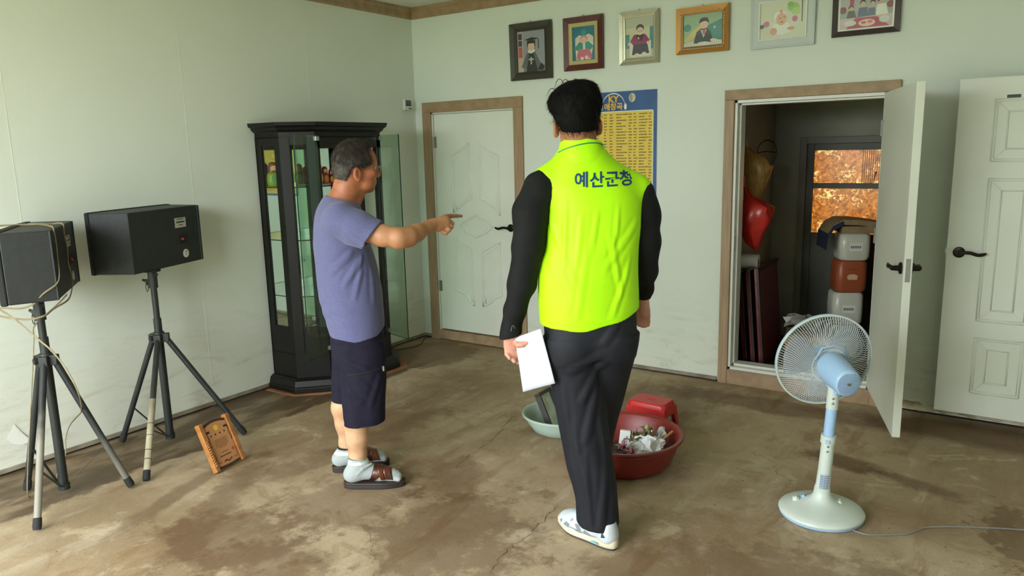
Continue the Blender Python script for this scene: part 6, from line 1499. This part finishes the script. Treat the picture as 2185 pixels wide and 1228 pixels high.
# socks and sandals
def sock_and_sandal(A, B, ank, top, tilt):
    v = Vol((min(A[0], B[0]) - 0.08, min(A[1], B[1]) - 0.09, 0.02), (max(A[0], B[0]) + 0.06, max(A[1], B[1]) + 0.09, top + 0.03), 0.003)
    chain(v, foot_pts(A, B), 0.02)
    a = A_(A); d = A_(B) - a
    v.add(ell((a[0] + d[0] * 0.06, a[1] + d[1] * 0.06, 0.064), (0.040, 0.036, 0.036)), 0.02)
    chain(v, [((ank[0], ank[1], top + 0.02), 0.0435), ((ank[0], ank[1], top - 0.05), 0.0425), ((ank[0] - 0.012, ank[1] + 0.002, 0.085), 0.044)], 0.025)
    pq_ = lambda u, w, z: (a[0] + d[0] * u + w * (-d[1]) / np.linalg.norm(d), a[1] + d[1] * u + w * d[0] / np.linalg.norm(d), z)
    for i in range(5): v.add(rcone(pq_(0.88, -0.026 + 0.013 * i, 0.046), pq_(0.985 - 0.018 * abs(i - 1.2), -0.028 + 0.0135 * i, 0.043), 0.0125, 0.0115 if i else 0.013), 0.008)
    for i in range(3): v.add(rcone(pq_(0.20 + 0.05 * i, -0.046, 0.085 + 0.012 * i), pq_(0.36 + 0.05 * i, -0.022, 0.112 + 0.006 * i), 0.006, 0.004), 0.008)
    v.clip(lambda X, Y, Z: 0.031 - Z); v.clip(lambda X, Y, Z: Z - top - 0.02 * (X - ank[0]) * tilt)
    def pick(c):
        z = top - c[:, 2]
        return np.where(z < 0.011, 2, np.where((z > 0.021) & (z < 0.036), 1, 0))
    sk, V, F = vol_object(v, 'sock', [M_sock, M_sock_w, M_sock_b], man, 1, pick)
    # sandal
    L = float(np.linalg.norm(d)); u = A_(d) / L; n2 = A_([-u[1], u[0]])
    T = Matrix(((u[0], n2[0], 0, a[0]), (u[1], n2[1], 0, a[1]), (0, 0, 1, 0), (0, 0, 0, 1)))
    out = []
    for k in range(40):
        t_ = 2 * PI * k / 40; x = 0.5 * L - 0.003 + (0.5 * L + 0.024) * math.cos(t_); w_ = 0.040 + 0.010 * math.exp(-((x - 0.72 * L) / 0.07) ** 2) + 0.003 * math.exp(-((x - 0.1 * L) / 0.05) ** 2)
        out.append((x, w_ * math.copysign(abs(math.sin(t_)) ** 0.62, math.sin(t_))))
    sole = MB().prism(out, 0.0, 0.018, T).build('sandal', M_sole, man, bevel=0.003)
    MB().prism([(0.5 * L + (x - 0.5 * L) * 1.01, y * 1.03) for x, y in out], 0.018, 0.0315, T).build('midsole', mat('brown_black_midsole', (52, 38, 32), 0.5), sole, bevel=0.003)
    hl = [p for p in out if p[0] < 0.36 * L]; 
    bv = bvh_of(V, F)
    def strap(u0, ut, u1, w0, w1):
        rows = []
        for q in np.linspace(0, PI, 25):
            uu = u0 + (ut - u0) * math.sin(q) if q < PI / 2 else u1 + (ut - u1) * math.sin(q); ww = w0 + (w1 - w0) * math.sin(q); row = []
            for e in np.linspace(-0.5, 0.5, 5):
                s_ = (uu * L) + e * ww; c3 = Vector((s_, 0.0, 0.045)); dd = Vector((0.0, -math.cos(q), math.sin(q) * 0.95)).normalized()
                cw = T @ c3; dw = (T.to_3x3() @ dd)
                h = bv.ray_cast(cw + dw * 0.12, -dw); r_ = (h[0] - cw).length if h[0] is not None else 0.04
                pt = cw + dw * (r_ + 0.0022)
                if pt.z < 0.026: pt.z = 0.026
                row.append(pt)
            rows.append(row)
        o = MB().loft(rows, False, False, closed=False).build('strap', M_sand, sole, smooth=True)
        s_ = o.modifiers.new('thick', 'SOLIDIFY'); s_.thickness = 0.004; s_.offset = 0.0
    strap(0.46, 0.60, 0.50, 0.032, 0.050); strap(0.68, 0.62, 0.68, 0.018, 0.030); strap(0.80, 0.75, 0.80, 0.034, 0.040)
sock_and_sandal(FOOT_N[0], FOOT_N[1], (-0.009, -0.104), 0.164, 1.0)
sock_and_sandal(FOOT_F[0], FOOT_F[1], (-0.057, 0.117), 0.132, 1.0)
# hair
v = Vol(HE.o - 0.16, HE.o + 0.19, 0.003)
v.add(ell(HE.p(-0.007, 0, 0.064), (0.103, 0.083, 0.099), HE.R), 0.01); v.add(ell(HE.p(-0.045, 0, 0.010), (0.062, 0.070, 0.062), HE.R), 0.03); v.add(ell(HE.p(0.04, 0, 0.075), (0.056, 0.066, 0.062), HE.R), 0.02)
pg = poly2d([(0.058, 0.20), (0.060, 0.128), (0.048, 0.112), (0.050, 0.090), (0.058, 0.072), (0.052, 0.054), (0.036, 0.046), (0.022, 0.050), (0.014, 0.034), (-0.010, 0.042), (-0.034, 0.030), (-0.046, 0.004), (-0.058, -0.020), (-0.085, -0.036), (-0.16, -0.03), (-0.16, 0.20)])
def hclip(X, Y, Z):
    a, b, c = HE.uvw(X, Y, Z); return pg(a, c)
v.clip(lambda X, Y, Z: hclip(X, Y, Z).astype(np.float32))
v.displace(lambda X, Y, Z: 0.0010 * np.sin(95 * X + 40 * Y + 3 * np.sin(60 * Z)) * np.sin(80 * Y - 70 * Z + 2 * np.sin(50 * X)) + 0.0006 * np.sin(170 * X + 120 * Z + 90 * Y))
M_top_hair = mat('dark_brown_hair', (34, 26, 19), 0.7, c2=(58, 46, 36), scale=30, ramp=(0.45, 0.75))
up_he = lambda c: (c - HE.o) @ HE.R[2] + 0.35 * ((c - HE.o) @ HE.R[0])
hair, hV, hF = vol_object(v, 'hair', [M_grey_hair, M_top_hair], man, 1, lambda c: (up_he(c) > 0.050 + 0.012 * np.sin(90 * c[:, 0]) * np.sin(110 * c[:, 2])).astype(int))
strands(hair, 4200, 0.020, 0.0006, HE.p(-0.03, 0, 0.16), M_hair_strand, 4, 0.30, lambda c: up_he(c) < 0.075)
strands(hair, 3600, 0.026, 0.0006, HE.p(-0.03, 0, 0.16), M_top_hair, 5, 0.55, lambda c: up_he(c) > 0.035)
# spectacles
gl = MB()
for s in (-1, 1):
    ring_g = [tuple(HE.p(0.106 - 0.10 * abs(q) * 0 - 0.004 * (1 + math.cos(t_)) * 0.5, s * (0.033 + 0.023 * math.cos(t_)), 0.024 + 0.017 * math.sin(t_))) for q in (0,) for t_ in np.linspace(0, 2 * PI, 25)[:-1]]
    gl.tube(ring_g, 0.0011, 6, closed=True)
gl.tube([tuple(HE.p(0.107, -0.011, 0.030)), tuple(HE.p(0.110, 0, 0.033)), tuple(HE.p(0.107, 0.011, 0.030))], 0.0011, 6)
frame_g = gl.build('spectacles', M_steel, man, smooth=True)
for s in (-1, 1):
    MB().tube([tuple(HE.p(*q)) for q in ((0.101, s * 0.057, 0.032), (0.094, s * 0.067, 0.034), (0.05, s * 0.0735, 0.036), (0.02, s * 0.078, 0.037))], 0.0013, 6).build('temple', M_steel, frame_g, smooth=True)
    MB().tube([tuple(HE.p(*q)) for q in ((0.03, s * 0.0775, 0.037), (0.0, s * 0.083, 0.037), (-0.02, s * 0.085, 0.026))], 0.0021, 6).build('temple_tip', M_ink, frame_g, smooth=True)
    MB().add([tuple(HE.p(0.1045, s * (0.033 + 0.0225 * math.cos(t_)), 0.024 + 0.0165 * math.sin(t_))) for t_ in np.linspace(0, 2 * PI, 25)[:-1]], [tuple(range(24))]).build('lens', M_glass2, frame_g)

# ================================================================== the man in the lime vest
M_sk_v = mat('tan_skin', (176, 122, 88), 0.5, c2=(160, 106, 76), scale=18, bump=0.08, bscale=160)
M_sk_h = mat('pink_hand_skin', (214, 158, 136), 0.5, c2=(198, 138, 116), scale=26, bump=0.10, bscale=160)
M_bhair = mat('black_hair', (9, 9, 9), 0.75, c2=(14, 14, 14), scale=60, spec=0.15)
M_vest = mat('lime_vest_nylon', (186, 255, 12), 0.55, c2=(180, 250, 14), scale=6, bump=0.10, bscale=90, spec=0.3)
M_teal = mat('teal_piping', (24, 128, 108), 0.6); M_text = mat('navy_lettering', (14, 62, 118), 0.6)
M_bshirt = mat('black_jersey', (17, 18, 19), 0.8, c2=(22, 23, 24), scale=20, bump=0.12, bscale=260, spec=0.25)
M_trous = mat('blue_black_trousers', (15, 18, 27), 0.68, c2=(19, 22, 32), scale=10, bump=0.10, bscale=320, spec=0.4)
vman = thing('person', 'man in a bright lime vest and black trousers, seen from behind, holding a paper', 'person', (2.899, -2.32, 0.0), 0.4903)
HV = Frame((-0.059, 0.03, 1.672), (-0.17, 0.985, -0.06), (-0.05, 0.06, 1))
TY = 0.20
VEST = [(0.86, -0.018, 0, 0.190, 0.130), (0.92, -0.018, 0, 0.194, 0.135), (1.0, -0.019, 0, 0.194, 0.138), (1.12, -0.020, 0, 0.194, 0.140), (1.23, -0.006, 0, 0.181, 0.134), (1.32, 0.002, 0, 0.183, 0.130), (1.40, 0.002, 0.002, 0.186, 0.124), (1.46, -0.006, 0.006, 0.172, 0.112), (1.51, -0.020, 0.010, 0.135, 0.096), (1.555, -0.036, 0.014, 0.102, 0.086), (1.60, -0.042, 0.018, 0.086, 0.080)]
L_ARM = [((-0.198, -0.035, 1.452), 0.066), ((-0.234, -0.058, 1.36), 0.066), ((-0.243, -0.068, 1.243), 0.059), ((-0.274, -0.052, 1.09), 0.052), ((-0.307, -0.036, 0.97), 0.0405), ((-0.320, -0.030, 0.918), 0.0345), ((-0.325, -0.030, 0.880), 0.0385), ((-0.327, -0.030, 0.850), 0.040)]
R_ARM = [((0.178, 0.045, 1.420), 0.060), ((0.190, 0.058, 1.34), 0.066), ((0.202, 0.070, 1.22), 0.059), ((0.204, 0.105, 1.11), 0.048), ((0.204, 0.140, 1.03), 0.035), ((0.202, 0.160, 0.975), 0.029)]
LEG_L = [(0.03, 0.016, 0.0, 0.088, 0.098), (0.12, 0.0125, 0.0, 0.0875, 0.096), (0.186, 0.009, 0.0, 0.0860, 0.096), (0.25, 0.0, 0.0, 0.0915, 0.097), (0.32, -0.014, 0.002, 0.0975, 0.100), (0.40, -0.027, 0.004, 0.0985, 0.102), (0.509, -0.044, 0.004, 0.101, 0.106), (0.62, -0.060, 0.0, 0.103, 0.110), (0.741, -0.072, -0.004, 0.106, 0.116), (0.86, -0.085, -0.004, 0.110, 0.122)]
LEG_R = [(0.04, 0.005, 0.375, 0.064, 0.075), (0.20, 0.006, 0.325, 0.066, 0.075), (0.35, 0.012, 0.235, 0.072, 0.080), (0.467, 0.022, 0.165, 0.080, 0.088), (0.57, 0.036, 0.110, 0.087, 0.096), (0.70, 0.052, 0.050, 0.094, 0.106), (0.80, 0.068, 0.020, 0.100, 0.116), (0.88, 0.075, 0.010, 0.104, 0.122)]
v = Vol((-0.40, -0.20, 0.05), (0.30, 0.50, 1.83), 0.0042)
head_prims(v, HV, 1.06)
chain(v, [(tuple(HV.p(-0.03, 0, -0.01)), 0.060), ((-0.052, 0.020, 1.60), 0.060), ((-0.042, 0.012, 1.53), 0.066)], 0.03)
v.add(loft_v(VEST[:-1], grow=-0.02, yaw=TY), 0.03)
for a in (L_ARM[:-1], R_ARM): chain(v, [(p, r - 0.010) for p, r in a], 0.02)
for lg in (LEG_L, LEG_R): chain(v, [((cx, cy, z), min(rx, ry) - 0.030) for z, cx, cy, rx, ry in lg[1:]], 0.03)
v.add(rcone((0.02, 0.0, 0.10), (-0.07, 0.05, 0.07), 0.035, 0.03), 0.02); v.add(rcone((0.005, 0.38, 0.10), (0.0, 0.47, 0.07), 0.035, 0.03), 0.02)
# left hand: palm towards the viewer, thumb over the paper, fingers behind and below it
v.add(rcone((-0.323, -0.028, 0.900), (-0.324, -0.027, 0.868), 0.025, 0.024), 0.012)
v.add(ell((-0.322, -0.024, 0.838), (0.033, 0.0185, 0.036)), 0.016)
for fg_ in ([((-0.304, -0.034, 0.858), 0.0135), ((-0.292, -0.058, 0.846), 0.0120), ((-0.276, -0.068, 0.850), 0.0105), ((-0.258, -0.068, 0.857), 0.0085)],
            [((-0.305, -0.022, 0.822), 0.0110), ((-0.290, -0.026, 0.796), 0.0100), ((-0.274, -0.032, 0.788), 0.0085)],
            [((-0.318, -0.022, 0.812), 0.0110), ((-0.308, -0.030, 0.786), 0.0105), ((-0.296, -0.036, 0.768), 0.0085)],
            [((-0.332, -0.022, 0.814), 0.0105), ((-0.325, -0.034, 0.790), 0.0100), ((-0.310, -0.052, 0.777), 0.0085)],
            [((-0.344, -0.022, 0.822), 0.0095), ((-0.341, -0.034, 0.802), 0.0090), ((-0.329, -0.052, 0.790), 0.0075)]):
    chain(v, fg_, 0.005)
# right hand, relaxed at the side
v.add(rcone((0.202, 0.162, 0.965), (0.204, 0.170, 0.928), 0.025, 0.029), 0.015)
for i in range(4): chain(v, [((0.184 + 0.0135 * i, 0.172, 0.912), 0.0098), ((0.184 + 0.0135 * i, 0.182, 0.882), 0.0090), ((0.187 + 0.0125 * i, 0.176, 0.862 + 0.005 * abs(i - 1.6)), 0.0075)], 0.005)
chain(v, [((0.186, 0.182, 0.94), 0.012), ((0.178, 0.200, 0.918), 0.0105), ((0.178, 0.206, 0.896), 0.0085)], 0.006)
vbody, _, _ = vol_object(v, 'body', [M_sk_v, M_sk_h], vman, 2, lambda c: np.where(c[:, 2] < 1.2, 1, 0))
# black long-sleeved shirt
v = Vol((-0.40, -0.20, 0.84), (0.30, 0.26, 1.56), 0.0045)
v.add(loft_v([(z, a, b, c - 0.012, d - 0.012) for z, a, b, c, d in VEST[:-2]], yaw=TY), 0.02)
for pts in (L_ARM, R_ARM):
    chain(v, pts, 0.025)
v.displace(lambda X, Y, Z: 0.0022 * wave(X * 0.9, Y, Z * 1.2, 21) + 0.0009 * np.sin(75 * Z + 45 * X + 2.0 * np.sin(30 * X + 22 * Y)))
v.clip(lambda X, Y, Z: np.where(X < -0.26, 0.872 + 0.25 * (X + 0.325) - Z, -1.0)); v.clip(lambda X, Y, Z: np.where((X > 0.15), 0.984 - Z, -1.0)); v.clip(lambda X, Y, Z: np.where((X >= -0.24) & (X <= 0.15), 0.93 - Z, -1.0))
v.sub(rcone((-0.325, -0.030, 0.86), (-0.324, -0.030, 0.895), 0.033, 0.028), 0.004); v.sub(rcone((0.203, 0.163, 0.965), (0.203, 0.15, 1.0), 0.025, 0.022), 0.003)
shirt, shV, shF = vol_object(v, 'shirt', M_bshirt, vman, 1)
sbv = bvh_of(shV, shF)
lg_ = project(sbv, [(-0.352, -0.3, 0.905), (-0.347, -0.3, 0.925), (-0.342, -0.3, 0.928), (-0.338, -0.3, 0.915)], (0.15, 1, 0), 0.0012)
MB().tube(lg_, 0.0012, 5).build('cuff_mark', mat('grey_print', (120, 120, 120), 0.6), shirt)
# vest
v = Vol((-0.26, -0.20, 0.86), (0.26, 0.20, 1.66), 0.0042)
v.add(loft_v(VEST, yaw=TY), 0.02)
v.add(rcone((-0.075, 0.005, 1.535), (-0.192, -0.030, 1.462), 0.062, 0.060), 0.03); v.add(rcone((0.0, 0.02, 1.520), (0.166, 0.042, 1.436), 0.062, 0.058), 0.03)
v.displace(lambda X, Y, Z: 0.0036 * wave(X, Y * 0.7, Z * 0.62, 33) * np.clip((1.5 - Z) / 0.25, 0.25, 1))
for a, b, w, am in (((-0.17, -0.08, 1.36), (-0.05, -0.135, 1.08), 0.013, 0.0042), ((0.17, -0.06, 1.33), (0.03, -0.125, 1.14), 0.013, 0.0042), ((-0.10, -0.125, 1.42), (-0.11, -0.13, 1.14), 0.011, 0.0035), ((0.06, -0.12, 1.30), (0.12, -0.11, 1.00), 0.012, 0.0035), ((-0.02, -0.13, 1.24), (-0.06, -0.14, 0.96), 0.012, 0.0038), ((0.15, -0.08, 1.20), (0.07, -0.12, 0.96), 0.012, 0.004),
                 ((-0.16, -0.09, 1.20), (-0.10, -0.13, 1.02), 0.012, 0.004), ((0.02, -0.13, 1.38), (-0.01, -0.13, 1.20), 0.010, 0.003), ((-0.04, -0.135, 1.36), (-0.06, -0.135, 1.16), 0.010, 0.003), ((0.10, -0.11, 1.40), (0.08, -0.12, 1.22), 0.010, 0.003)):
    v.ridge(a, b, w, am)
for pts in (L_ARM[:4], R_ARM[:4]):
    g_ = 0.001 if pts[0][0][0] < 0 else -0.016
    for (p, r), (q, s_) in zip(pts[:-1], pts[1:]): v.sub(rcone((p[0] - g_ * 0.5, p[1], p[2]), q, r + g_, s_ + g_ * 0.5), 0.004)
v.clip(lambda X, Y, Z: (0.917 + 0.95 * (X + 0.08) ** 2 + 0.003 * np.sin(40 * X)) - Z); v.clip(lambda X, Y, Z: Z - 1.588)
vest, vV, vF = vol_object(v, 'vest', M_vest, vman, 1)
vb = bvh_of(vV, vF)
for body_t, x, z in (('예', -0.041, 1.4775), ('산', 0.0150, 1.4765), ('군', 0.0710, 1.4775), ('청', 0.1235, 1.479)):
    tv, tf = text_mesh(body_t, 0.060, bold=0.0012, res=4)
    up_ = [(p.x + x, -0.3, p.y + z + 0.03 * p.x) for p in tv]
    P1 = project(vb, up_, (0, 1, 0), 0.0022)
    MB().add(P1, tf).build('back_lettering', M_text, vest)
hemv = project(vb, [(x, -0.4, 0.917 + 0.95 * (x + 0.08) ** 2 + 0.022) for x in np.linspace(-0.19, 0.155, 24)], (0, 1, 0), 0.0003)
MB().tube(hemv, 0.0011, 5).build('hem_stitch', M_vest, vest)
# collar with its teal piping
v = Vol((-0.18, -0.12, 1.53), (0.10, 0.15, 1.67), 0.003)
CF = Frame((-0.042, 0.016, 1.60), (-0.17, 0.985, -0.10), (0.05, 0.20, 1))
v.add(loft_v([(1.54, -0.041, 0.012, 0.098, 0.092), (1.575, -0.042, 0.014, 0.091, 0.087), (1.61, -0.044, 0.018, 0.081, 0.079), (1.655, -0.046, 0.022, 0.074, 0.073)], yaw=TY), 0.01)
v.sub(loft_v([(1.52, -0.042, 0.014, 0.086, 0.080), (1.60, -0.045, 0.018, 0.071, 0.069), (1.67, -0.046, 0.022, 0.068, 0.067)], yaw=TY), 0.003)
v.clip(lambda X, Y, Z: Z - (1.632 - 0.02 * X - 0.25 * (Y + 0.06)))
collar, cV, cF = vol_object(v, 'collar', M_vest, vest, 1)
allb = bvh_of(np.concatenate([vV, cV]), np.concatenate([vF, cF + len(vV)]))
pip = [(-0.128, 1.581), (-0.105, 1.592), (-0.080, 1.600), (-0.048, 1.608), (-0.015, 1.613), (0.012, 1.613), (0.030, 1.609), (0.040, 1.605)]
pp_ = project(allb, [tuple((p.x, -0.3, p.z)) for p in smooth_path([(a, 0, b) for a, b in pip], 5)], (0, 1, 0), 0.001)
MB().tube(pp_, 0.0022, 6).build('piping', M_teal, collar, smooth=True)
# trousers
v = Vol((-0.23, -0.18, 0.03), (0.22, 0.49, 1.01), 0.0045)
v.add(loft_v([(0.80, -0.010, 0.0, 0.168, 0.122), (0.86, -0.012, 0.0, 0.180, 0.130), (0.92, -0.014, 0.0, 0.182, 0.128), (1.0, -0.014, 0.0, 0.178, 0.122)], yaw=TY * 0.6), 0.03)
v.add(loft_v(LEG_L), 0.03); v.add(loft_v(LEG_R), 0.022)
v.add(ell((-0.085, -0.06, 0.84), (0.085, 0.075, 0.095)), 0.04); v.add(ell((0.070, -0.045, 0.85), (0.080, 0.070, 0.090)), 0.04)
for a, b, w, am in (((0.05, -0.10, 0.84), (-0.10, -0.13, 0.75), 0.014, 0.007), ((0.05, -0.085, 0.81), (-0.05, -0.118, 0.62), 0.014, 0.008), ((0.03, -0.085, 0.74), (-0.035, -0.11, 0.45), 0.014, 0.008), ((0.03, -0.085, 0.60), (0.065, -0.075, 0.36), 0.016, 0.009), ((-0.12, -0.10, 0.72), (-0.10, -0.09, 0.40), 0.013, 0.006), ((-0.04, -0.105, 0.42), (-0.02, -0.10, 0.10), 0.013, 0.007), ((0.055, -0.085, 0.38), (0.025, -0.098, 0.08), 0.012, 0.006), ((-0.055, -0.075, 0.26), (-0.05, -0.08, 0.06), 0.012, 0.006), ((0.10, -0.11, 0.95), (0.03, -0.125, 0.86), 0.012, 0.006), ((0.085, -0.06, 0.24), (0.07, -0.075, 0.07), 0.012, 0.006), ((-0.08, -0.09, 0.55), (-0.055, -0.10, 0.32), 0.012, 0.005)):
    v.ridge(a, b, w * 1.15, am * 0.72)
v.displace(lambda X, Y, Z: 0.0012 * wave(X * 0.7, Y, Z * 0.42, 51))
v.clip(lambda X, Y, Z: np.where(Y < 0.17, 0.074 + 0.9 * (X - 0.03) ** 2 * 1.6 - 0.05 * Y - Z, 0.05 - Z))
trs, tV2, tF2 = vol_object(v, 'trousers', M_trous, vman, 1)
# shoes
M_shoe = mat('white_mesh_shoe', (198, 206, 210), 0.5, c2=(186, 194, 198), scale=30, bump=0.15, bscale=300); M_cream = mat('cream_midsole', (218, 212, 184), 0.6, c2=(204, 196, 164), scale=10); M_silver = mat('silver_overlay', (160, 170, 174), 0.32, 0.5)
M_outs = mat('dark_outsole', (54, 56, 60), 0.7); M_aqua = mat('aqua_gel', (120, 176, 200), 0.3)
def shoe(loc, ang, detail):
    c, s = math.cos(ang), math.sin(ang)
    T = Matrix(((c, -s, 0, loc[0]), (s, c, 0, loc[1]), (0, 0, 1, 0), (0, 0, 0, 1)))
    root = bpy.data.objects.new('shoe', None)
    def tx(vol_fn): return vol_fn
    # upper, in shoe coordinates: x heel to toe, y left
    v = Vol((-0.03, -0.075, 0.018), (0.32, 0.075, 0.14), 0.003)
    chain(v, [((0.036, 0, 0.062), 0.038), ((0.10, 0, 0.064), 0.040), ((0.16, 0.0, 0.062), 0.042), ((0.215, 0.0, 0.052), 0.042), ((0.252, 0.0, 0.048), 0.036)], 0.03)
    chain(v, [((0.028, 0, 0.050), 0.034), ((0.034, 0, 0.100), 0.034)], 0.03); v.add(rcone((0.10, 0, 0.09), (0.15, 0, 0.078), 0.030, 0.032), 0.03)
    v.clip(lambda X, Y, Z: 0.030 - Z); v.clip(lambda X, Y, Z: np.where(X < 0.12, Z - (0.112 - 0.22 * np.clip(X - 0.01, 0, 0.07)), -1.0)); v.sub(rcone((0.050, 0, 0.13), (0.08, 0, 0.12), 0.028, 0.030), 0.01)
    V, F = v.mesh(); V = relax(V, F, 1); Vw = np.array([list(T @ Vector(p)) for p in V])
    me = bpy.data.meshes.new('shoe'); me.from_pydata(Vw.tolist(), [], F.tolist()); me.materials.append(M_shoe); me.polygons.foreach_set('use_smooth', np.ones(len(F), bool)); me.update()
    up = bpy.data.objects.new('shoe', me); col.objects.link(up); up.parent = vman
    def outline(g):
        o_ = []
        for k in range(44):
            t_ = 2 * PI * k / 44; x = 0.143 + (0.152 + g) * math.cos(t_); w_ = 0.034 + g + 0.011 * math.exp(-((x - 0.205) / 0.06) ** 2) + 0.004 * math.exp(-((x - 0.03) / 0.05) ** 2)
            o_.append((x, w_ * math.copysign(abs(math.sin(t_)) ** 0.66, math.sin(t_))))
        return o_
    rings = []
    for z, g in ((0.008, -0.003), (0.014, 0.004), (0.030, 0.005), (0.045, 0.000)): rings.append([T @ Vector((x, y, z + (0.012 * max(0, (x - 0.22) / 0.07) ** 1.5) + (0.006 if x < 0.09 and z > 0.02 else 0))) for x, y in outline(g)])
    MB().loft(rings).build('midsole', M_cream, up, smooth=True, auto=0.9)
    rings = [[T @ Vector((x, y, z + (0.012 * max(0, (x - 0.22) / 0.07) ** 1.5))) for x, y in outline(-0.004)] for z in (0.0, 0.009)]
    MB().loft(rings).build('outsole', M_outs, up)
    if detail:
        bv = bvh_of(V, F)
        def patch(poly, m, nm, side=1):
            n_ = len(poly); dense = []
            for i in range(n_):
                a, b = poly[i], poly[(i + 1) % n_]
                for q in range(4): dense.append((a[0] + (b[0] - a[0]) * q / 4, a[1] + (b[1] - a[1]) * q / 4))
            cx = sum(p[0] for p in dense) / len(dense); cz = sum(p[1] for p in dense) / len(dense)
            rings_ = []
            for k_ in (1.0, 0.66, 0.33): rings_.append([Vector((cx + (a - cx) * k_, side * 0.3, cz + (b - cz) * k_)) for a, b in dense])
            rr = [project(bv, r, (0, -side, 0), 0.0012, 0.0) for r in rings_]; ctr = project(bv, [Vector((cx, side * 0.3, cz))], (0, -side, 0), 0.0012, 0.0)[0]
            N_ = len(dense); vs_ = [T @ p for r in rr for p in r] + [T @ ctr]; fs_ = []
            for k_ in range(2):
                for i in range(N_): j = (i + 1) % N_; fs_.append((k_ * N_ + i, k_ * N_ + j, (k_ + 1) * N_ + j, (k_ + 1) * N_ + i))
            for i in range(N_): fs_.append((2 * N_ + i, 2 * N_ + (i + 1) % N_, 3 * N_))
            MB().add(vs_, fs_).build(nm, m, up, smooth=True)
        for side in (1, -1):
            patch([(0.235, 0.048), (0.215, 0.066), (0.196, 0.060), (0.205, 0.042)], M_silver, 'overlay', side)
            patch([(0.150, 0.078), (0.168, 0.072), (0.152, 0.046), (0.176, 0.034), (0.140, 0.034), (0.136, 0.060)], M_silver, 'overlay', side)
            patch([(0.150, 0.074), (0.150, 0.067), (0.100, 0.075), (0.100, 0.080)], M_silver, 'overlay', side)
            patch([(0.118, 0.064), (0.080, 0.046), (0.128, 0.042)], M_silver, 'overlay', side)
            patch([(0.262, 0.052), (0.252, 0.062), (0.244, 0.058), (0.252, 0.046)], M_silver, 'overlay', side); patch([(0.198, 0.078), (0.190, 0.070), (0.180, 0.082), (0.186, 0.088)], M_silver, 'overlay', side); patch([(0.20, 0.046), (0.12, 0.040), (0.06, 0.046), (0.06, 0.049), (0.12, 0.044), (0.20, 0.050)], M_silver, 'overlay', side)
            patch([(0.030, 0.084), (0.014, 0.062), (0.034, 0.058)], M_outs, 'heel_badge', side)
            MB().add([T @ Vector((x, side * 0.0455, z)) for x, z in ((0.052, 0.020), (0.085, 0.018), (0.088, 0.026), (0.055, 0.028))], [(0, 1, 2, 3)]).build('gel_window', M_aqua, up)
    return up
LA = math.atan2(0.085 + 0.080, -0.115 - 0.080)
shoe((0.080, -0.078), LA, True)
shoe((0.008, 0.285), PI / 2 + 0.08, False)
# hair
v = Vol(HV.o - 0.16, HV.o + 0.20, 0.003)
v.add(ell(HV.p(-0.010, 0, 0.088), (0.112, 0.099, 0.076), HV.R), 0.01); v.add(ell(HV.p(-0.02, 0, 0.050), (0.098, 0.083, 0.070), HV.R), 0.02); v.add(ell(HV.p(-0.042, 0, 0.004), (0.062, 0.066, 0.060), HV.R), 0.03); v.add(ell(HV.p(-0.03, 0.062, 0.098), (0.055, 0.042, 0.036), HV.R), 0.03); v.add(ell(HV.p(-0.02, -0.02, 0.135), (0.07, 0.06, 0.034), HV.R), 0.03); v.add(ell(HV.p(0.03, 0, 0.105), (0.085, 0.085, 0.068), HV.R), 0.02)
pv_ = poly2d([(0.115, 0.22), (0.10, 0.085), (0.078, 0.060), (0.045, 0.030), (0.022, 0.026), (0.012, 0.032), (-0.012, 0.040), (-0.032, 0.020), (-0.040, -0.012), (-0.052, -0.030), (-0.075, -0.036), (-0.16, -0.030), (-0.16, 0.22)])
v.clip(lambda X, Y, Z: pv_(*[HV.uvw(X, Y, Z)[i] for i in (0, 2)]).astype(np.float32))
v.displace(lambda X, Y, Z: (0.0016 * np.sin(70 * X + 50 * Y + 2.5 * np.sin(55 * Z)) * np.sin(75 * Y - 60 * Z + 2 * np.sin(45 * X)) + 0.0008 * np.sin(150 * X + 110 * Z + 80 * Y)) * np.clip((Z - 1.66) / 0.08, 0.15, 1))
vh, hV2, hF2 = vol_object(v, 'hair', M_bhair, vman, 1)
strands(vh, 6000, 0.026, 0.0007, HV.p(-0.02, 0, 0.18), M_bhair, 8, 0.35)
for k, (a0, h0, w0) in enumerate((((-0.055, 0.045, 0.150), 0.030, 0.05), ((-0.02, 0.02, 0.160), 0.022, 0.045), ((-0.04, -0.05, 0.150), 0.018, 0.04), ((-0.06, 0.075, 0.125), 0.022, 0.05))):
    P0 = A_(a0); pts = [HV.p(P0[0], P0[1] + w0 * 0.9 * t_, P0[2] + h0 * math.sin(PI * min(1, t_ * 1.1)) - 0.01 * t_) for t_ in np.linspace(0, 1, 10)]
    MB().tube([tuple(p) for p in pts], [0.0011] * 7 + [0.0008, 0.0006, 0.0003], 5).build('stray_lock', M_bhair, vh, smooth=True)

# paper in the left hand
R4 = Matrix.Rotation(0.4903, 4, 'Z'); O4 = Vector((2.899, -2.32, 0.0))
corn = [(-0.305, -0.052, 0.872), (-0.200, -0.105, 0.922), (-0.147, -0.125, 0.712), (-0.278, -0.052, 0.652)]
rows = []
for j in range(9):
    row = []
    for i in range(7):
        a, b = i / 6, j / 8
        p = (Vector(corn[0]) * (1 - a) + Vector(corn[1]) * a) * (1 - b) + (Vector(corn[3]) * (1 - a) + Vector(corn[2]) * a) * b
        p.y += 0.004 * math.sin(PI * b) + 0.003 * math.sin(PI * a); row.append(R4 @ p + O4)
    rows.append(row)
pobj = MB().loft(rows, False, False, closed=False).build('paper_sheet', mat('bright_paper', (210, 217, 230), 0.6), smooth=True)
s_ = pobj.modifiers.new('thick', 'SOLIDIFY'); s_.thickness = 0.0012
tag(pobj, "blank white sheet of paper held in the vest man's left hand", 'paper')
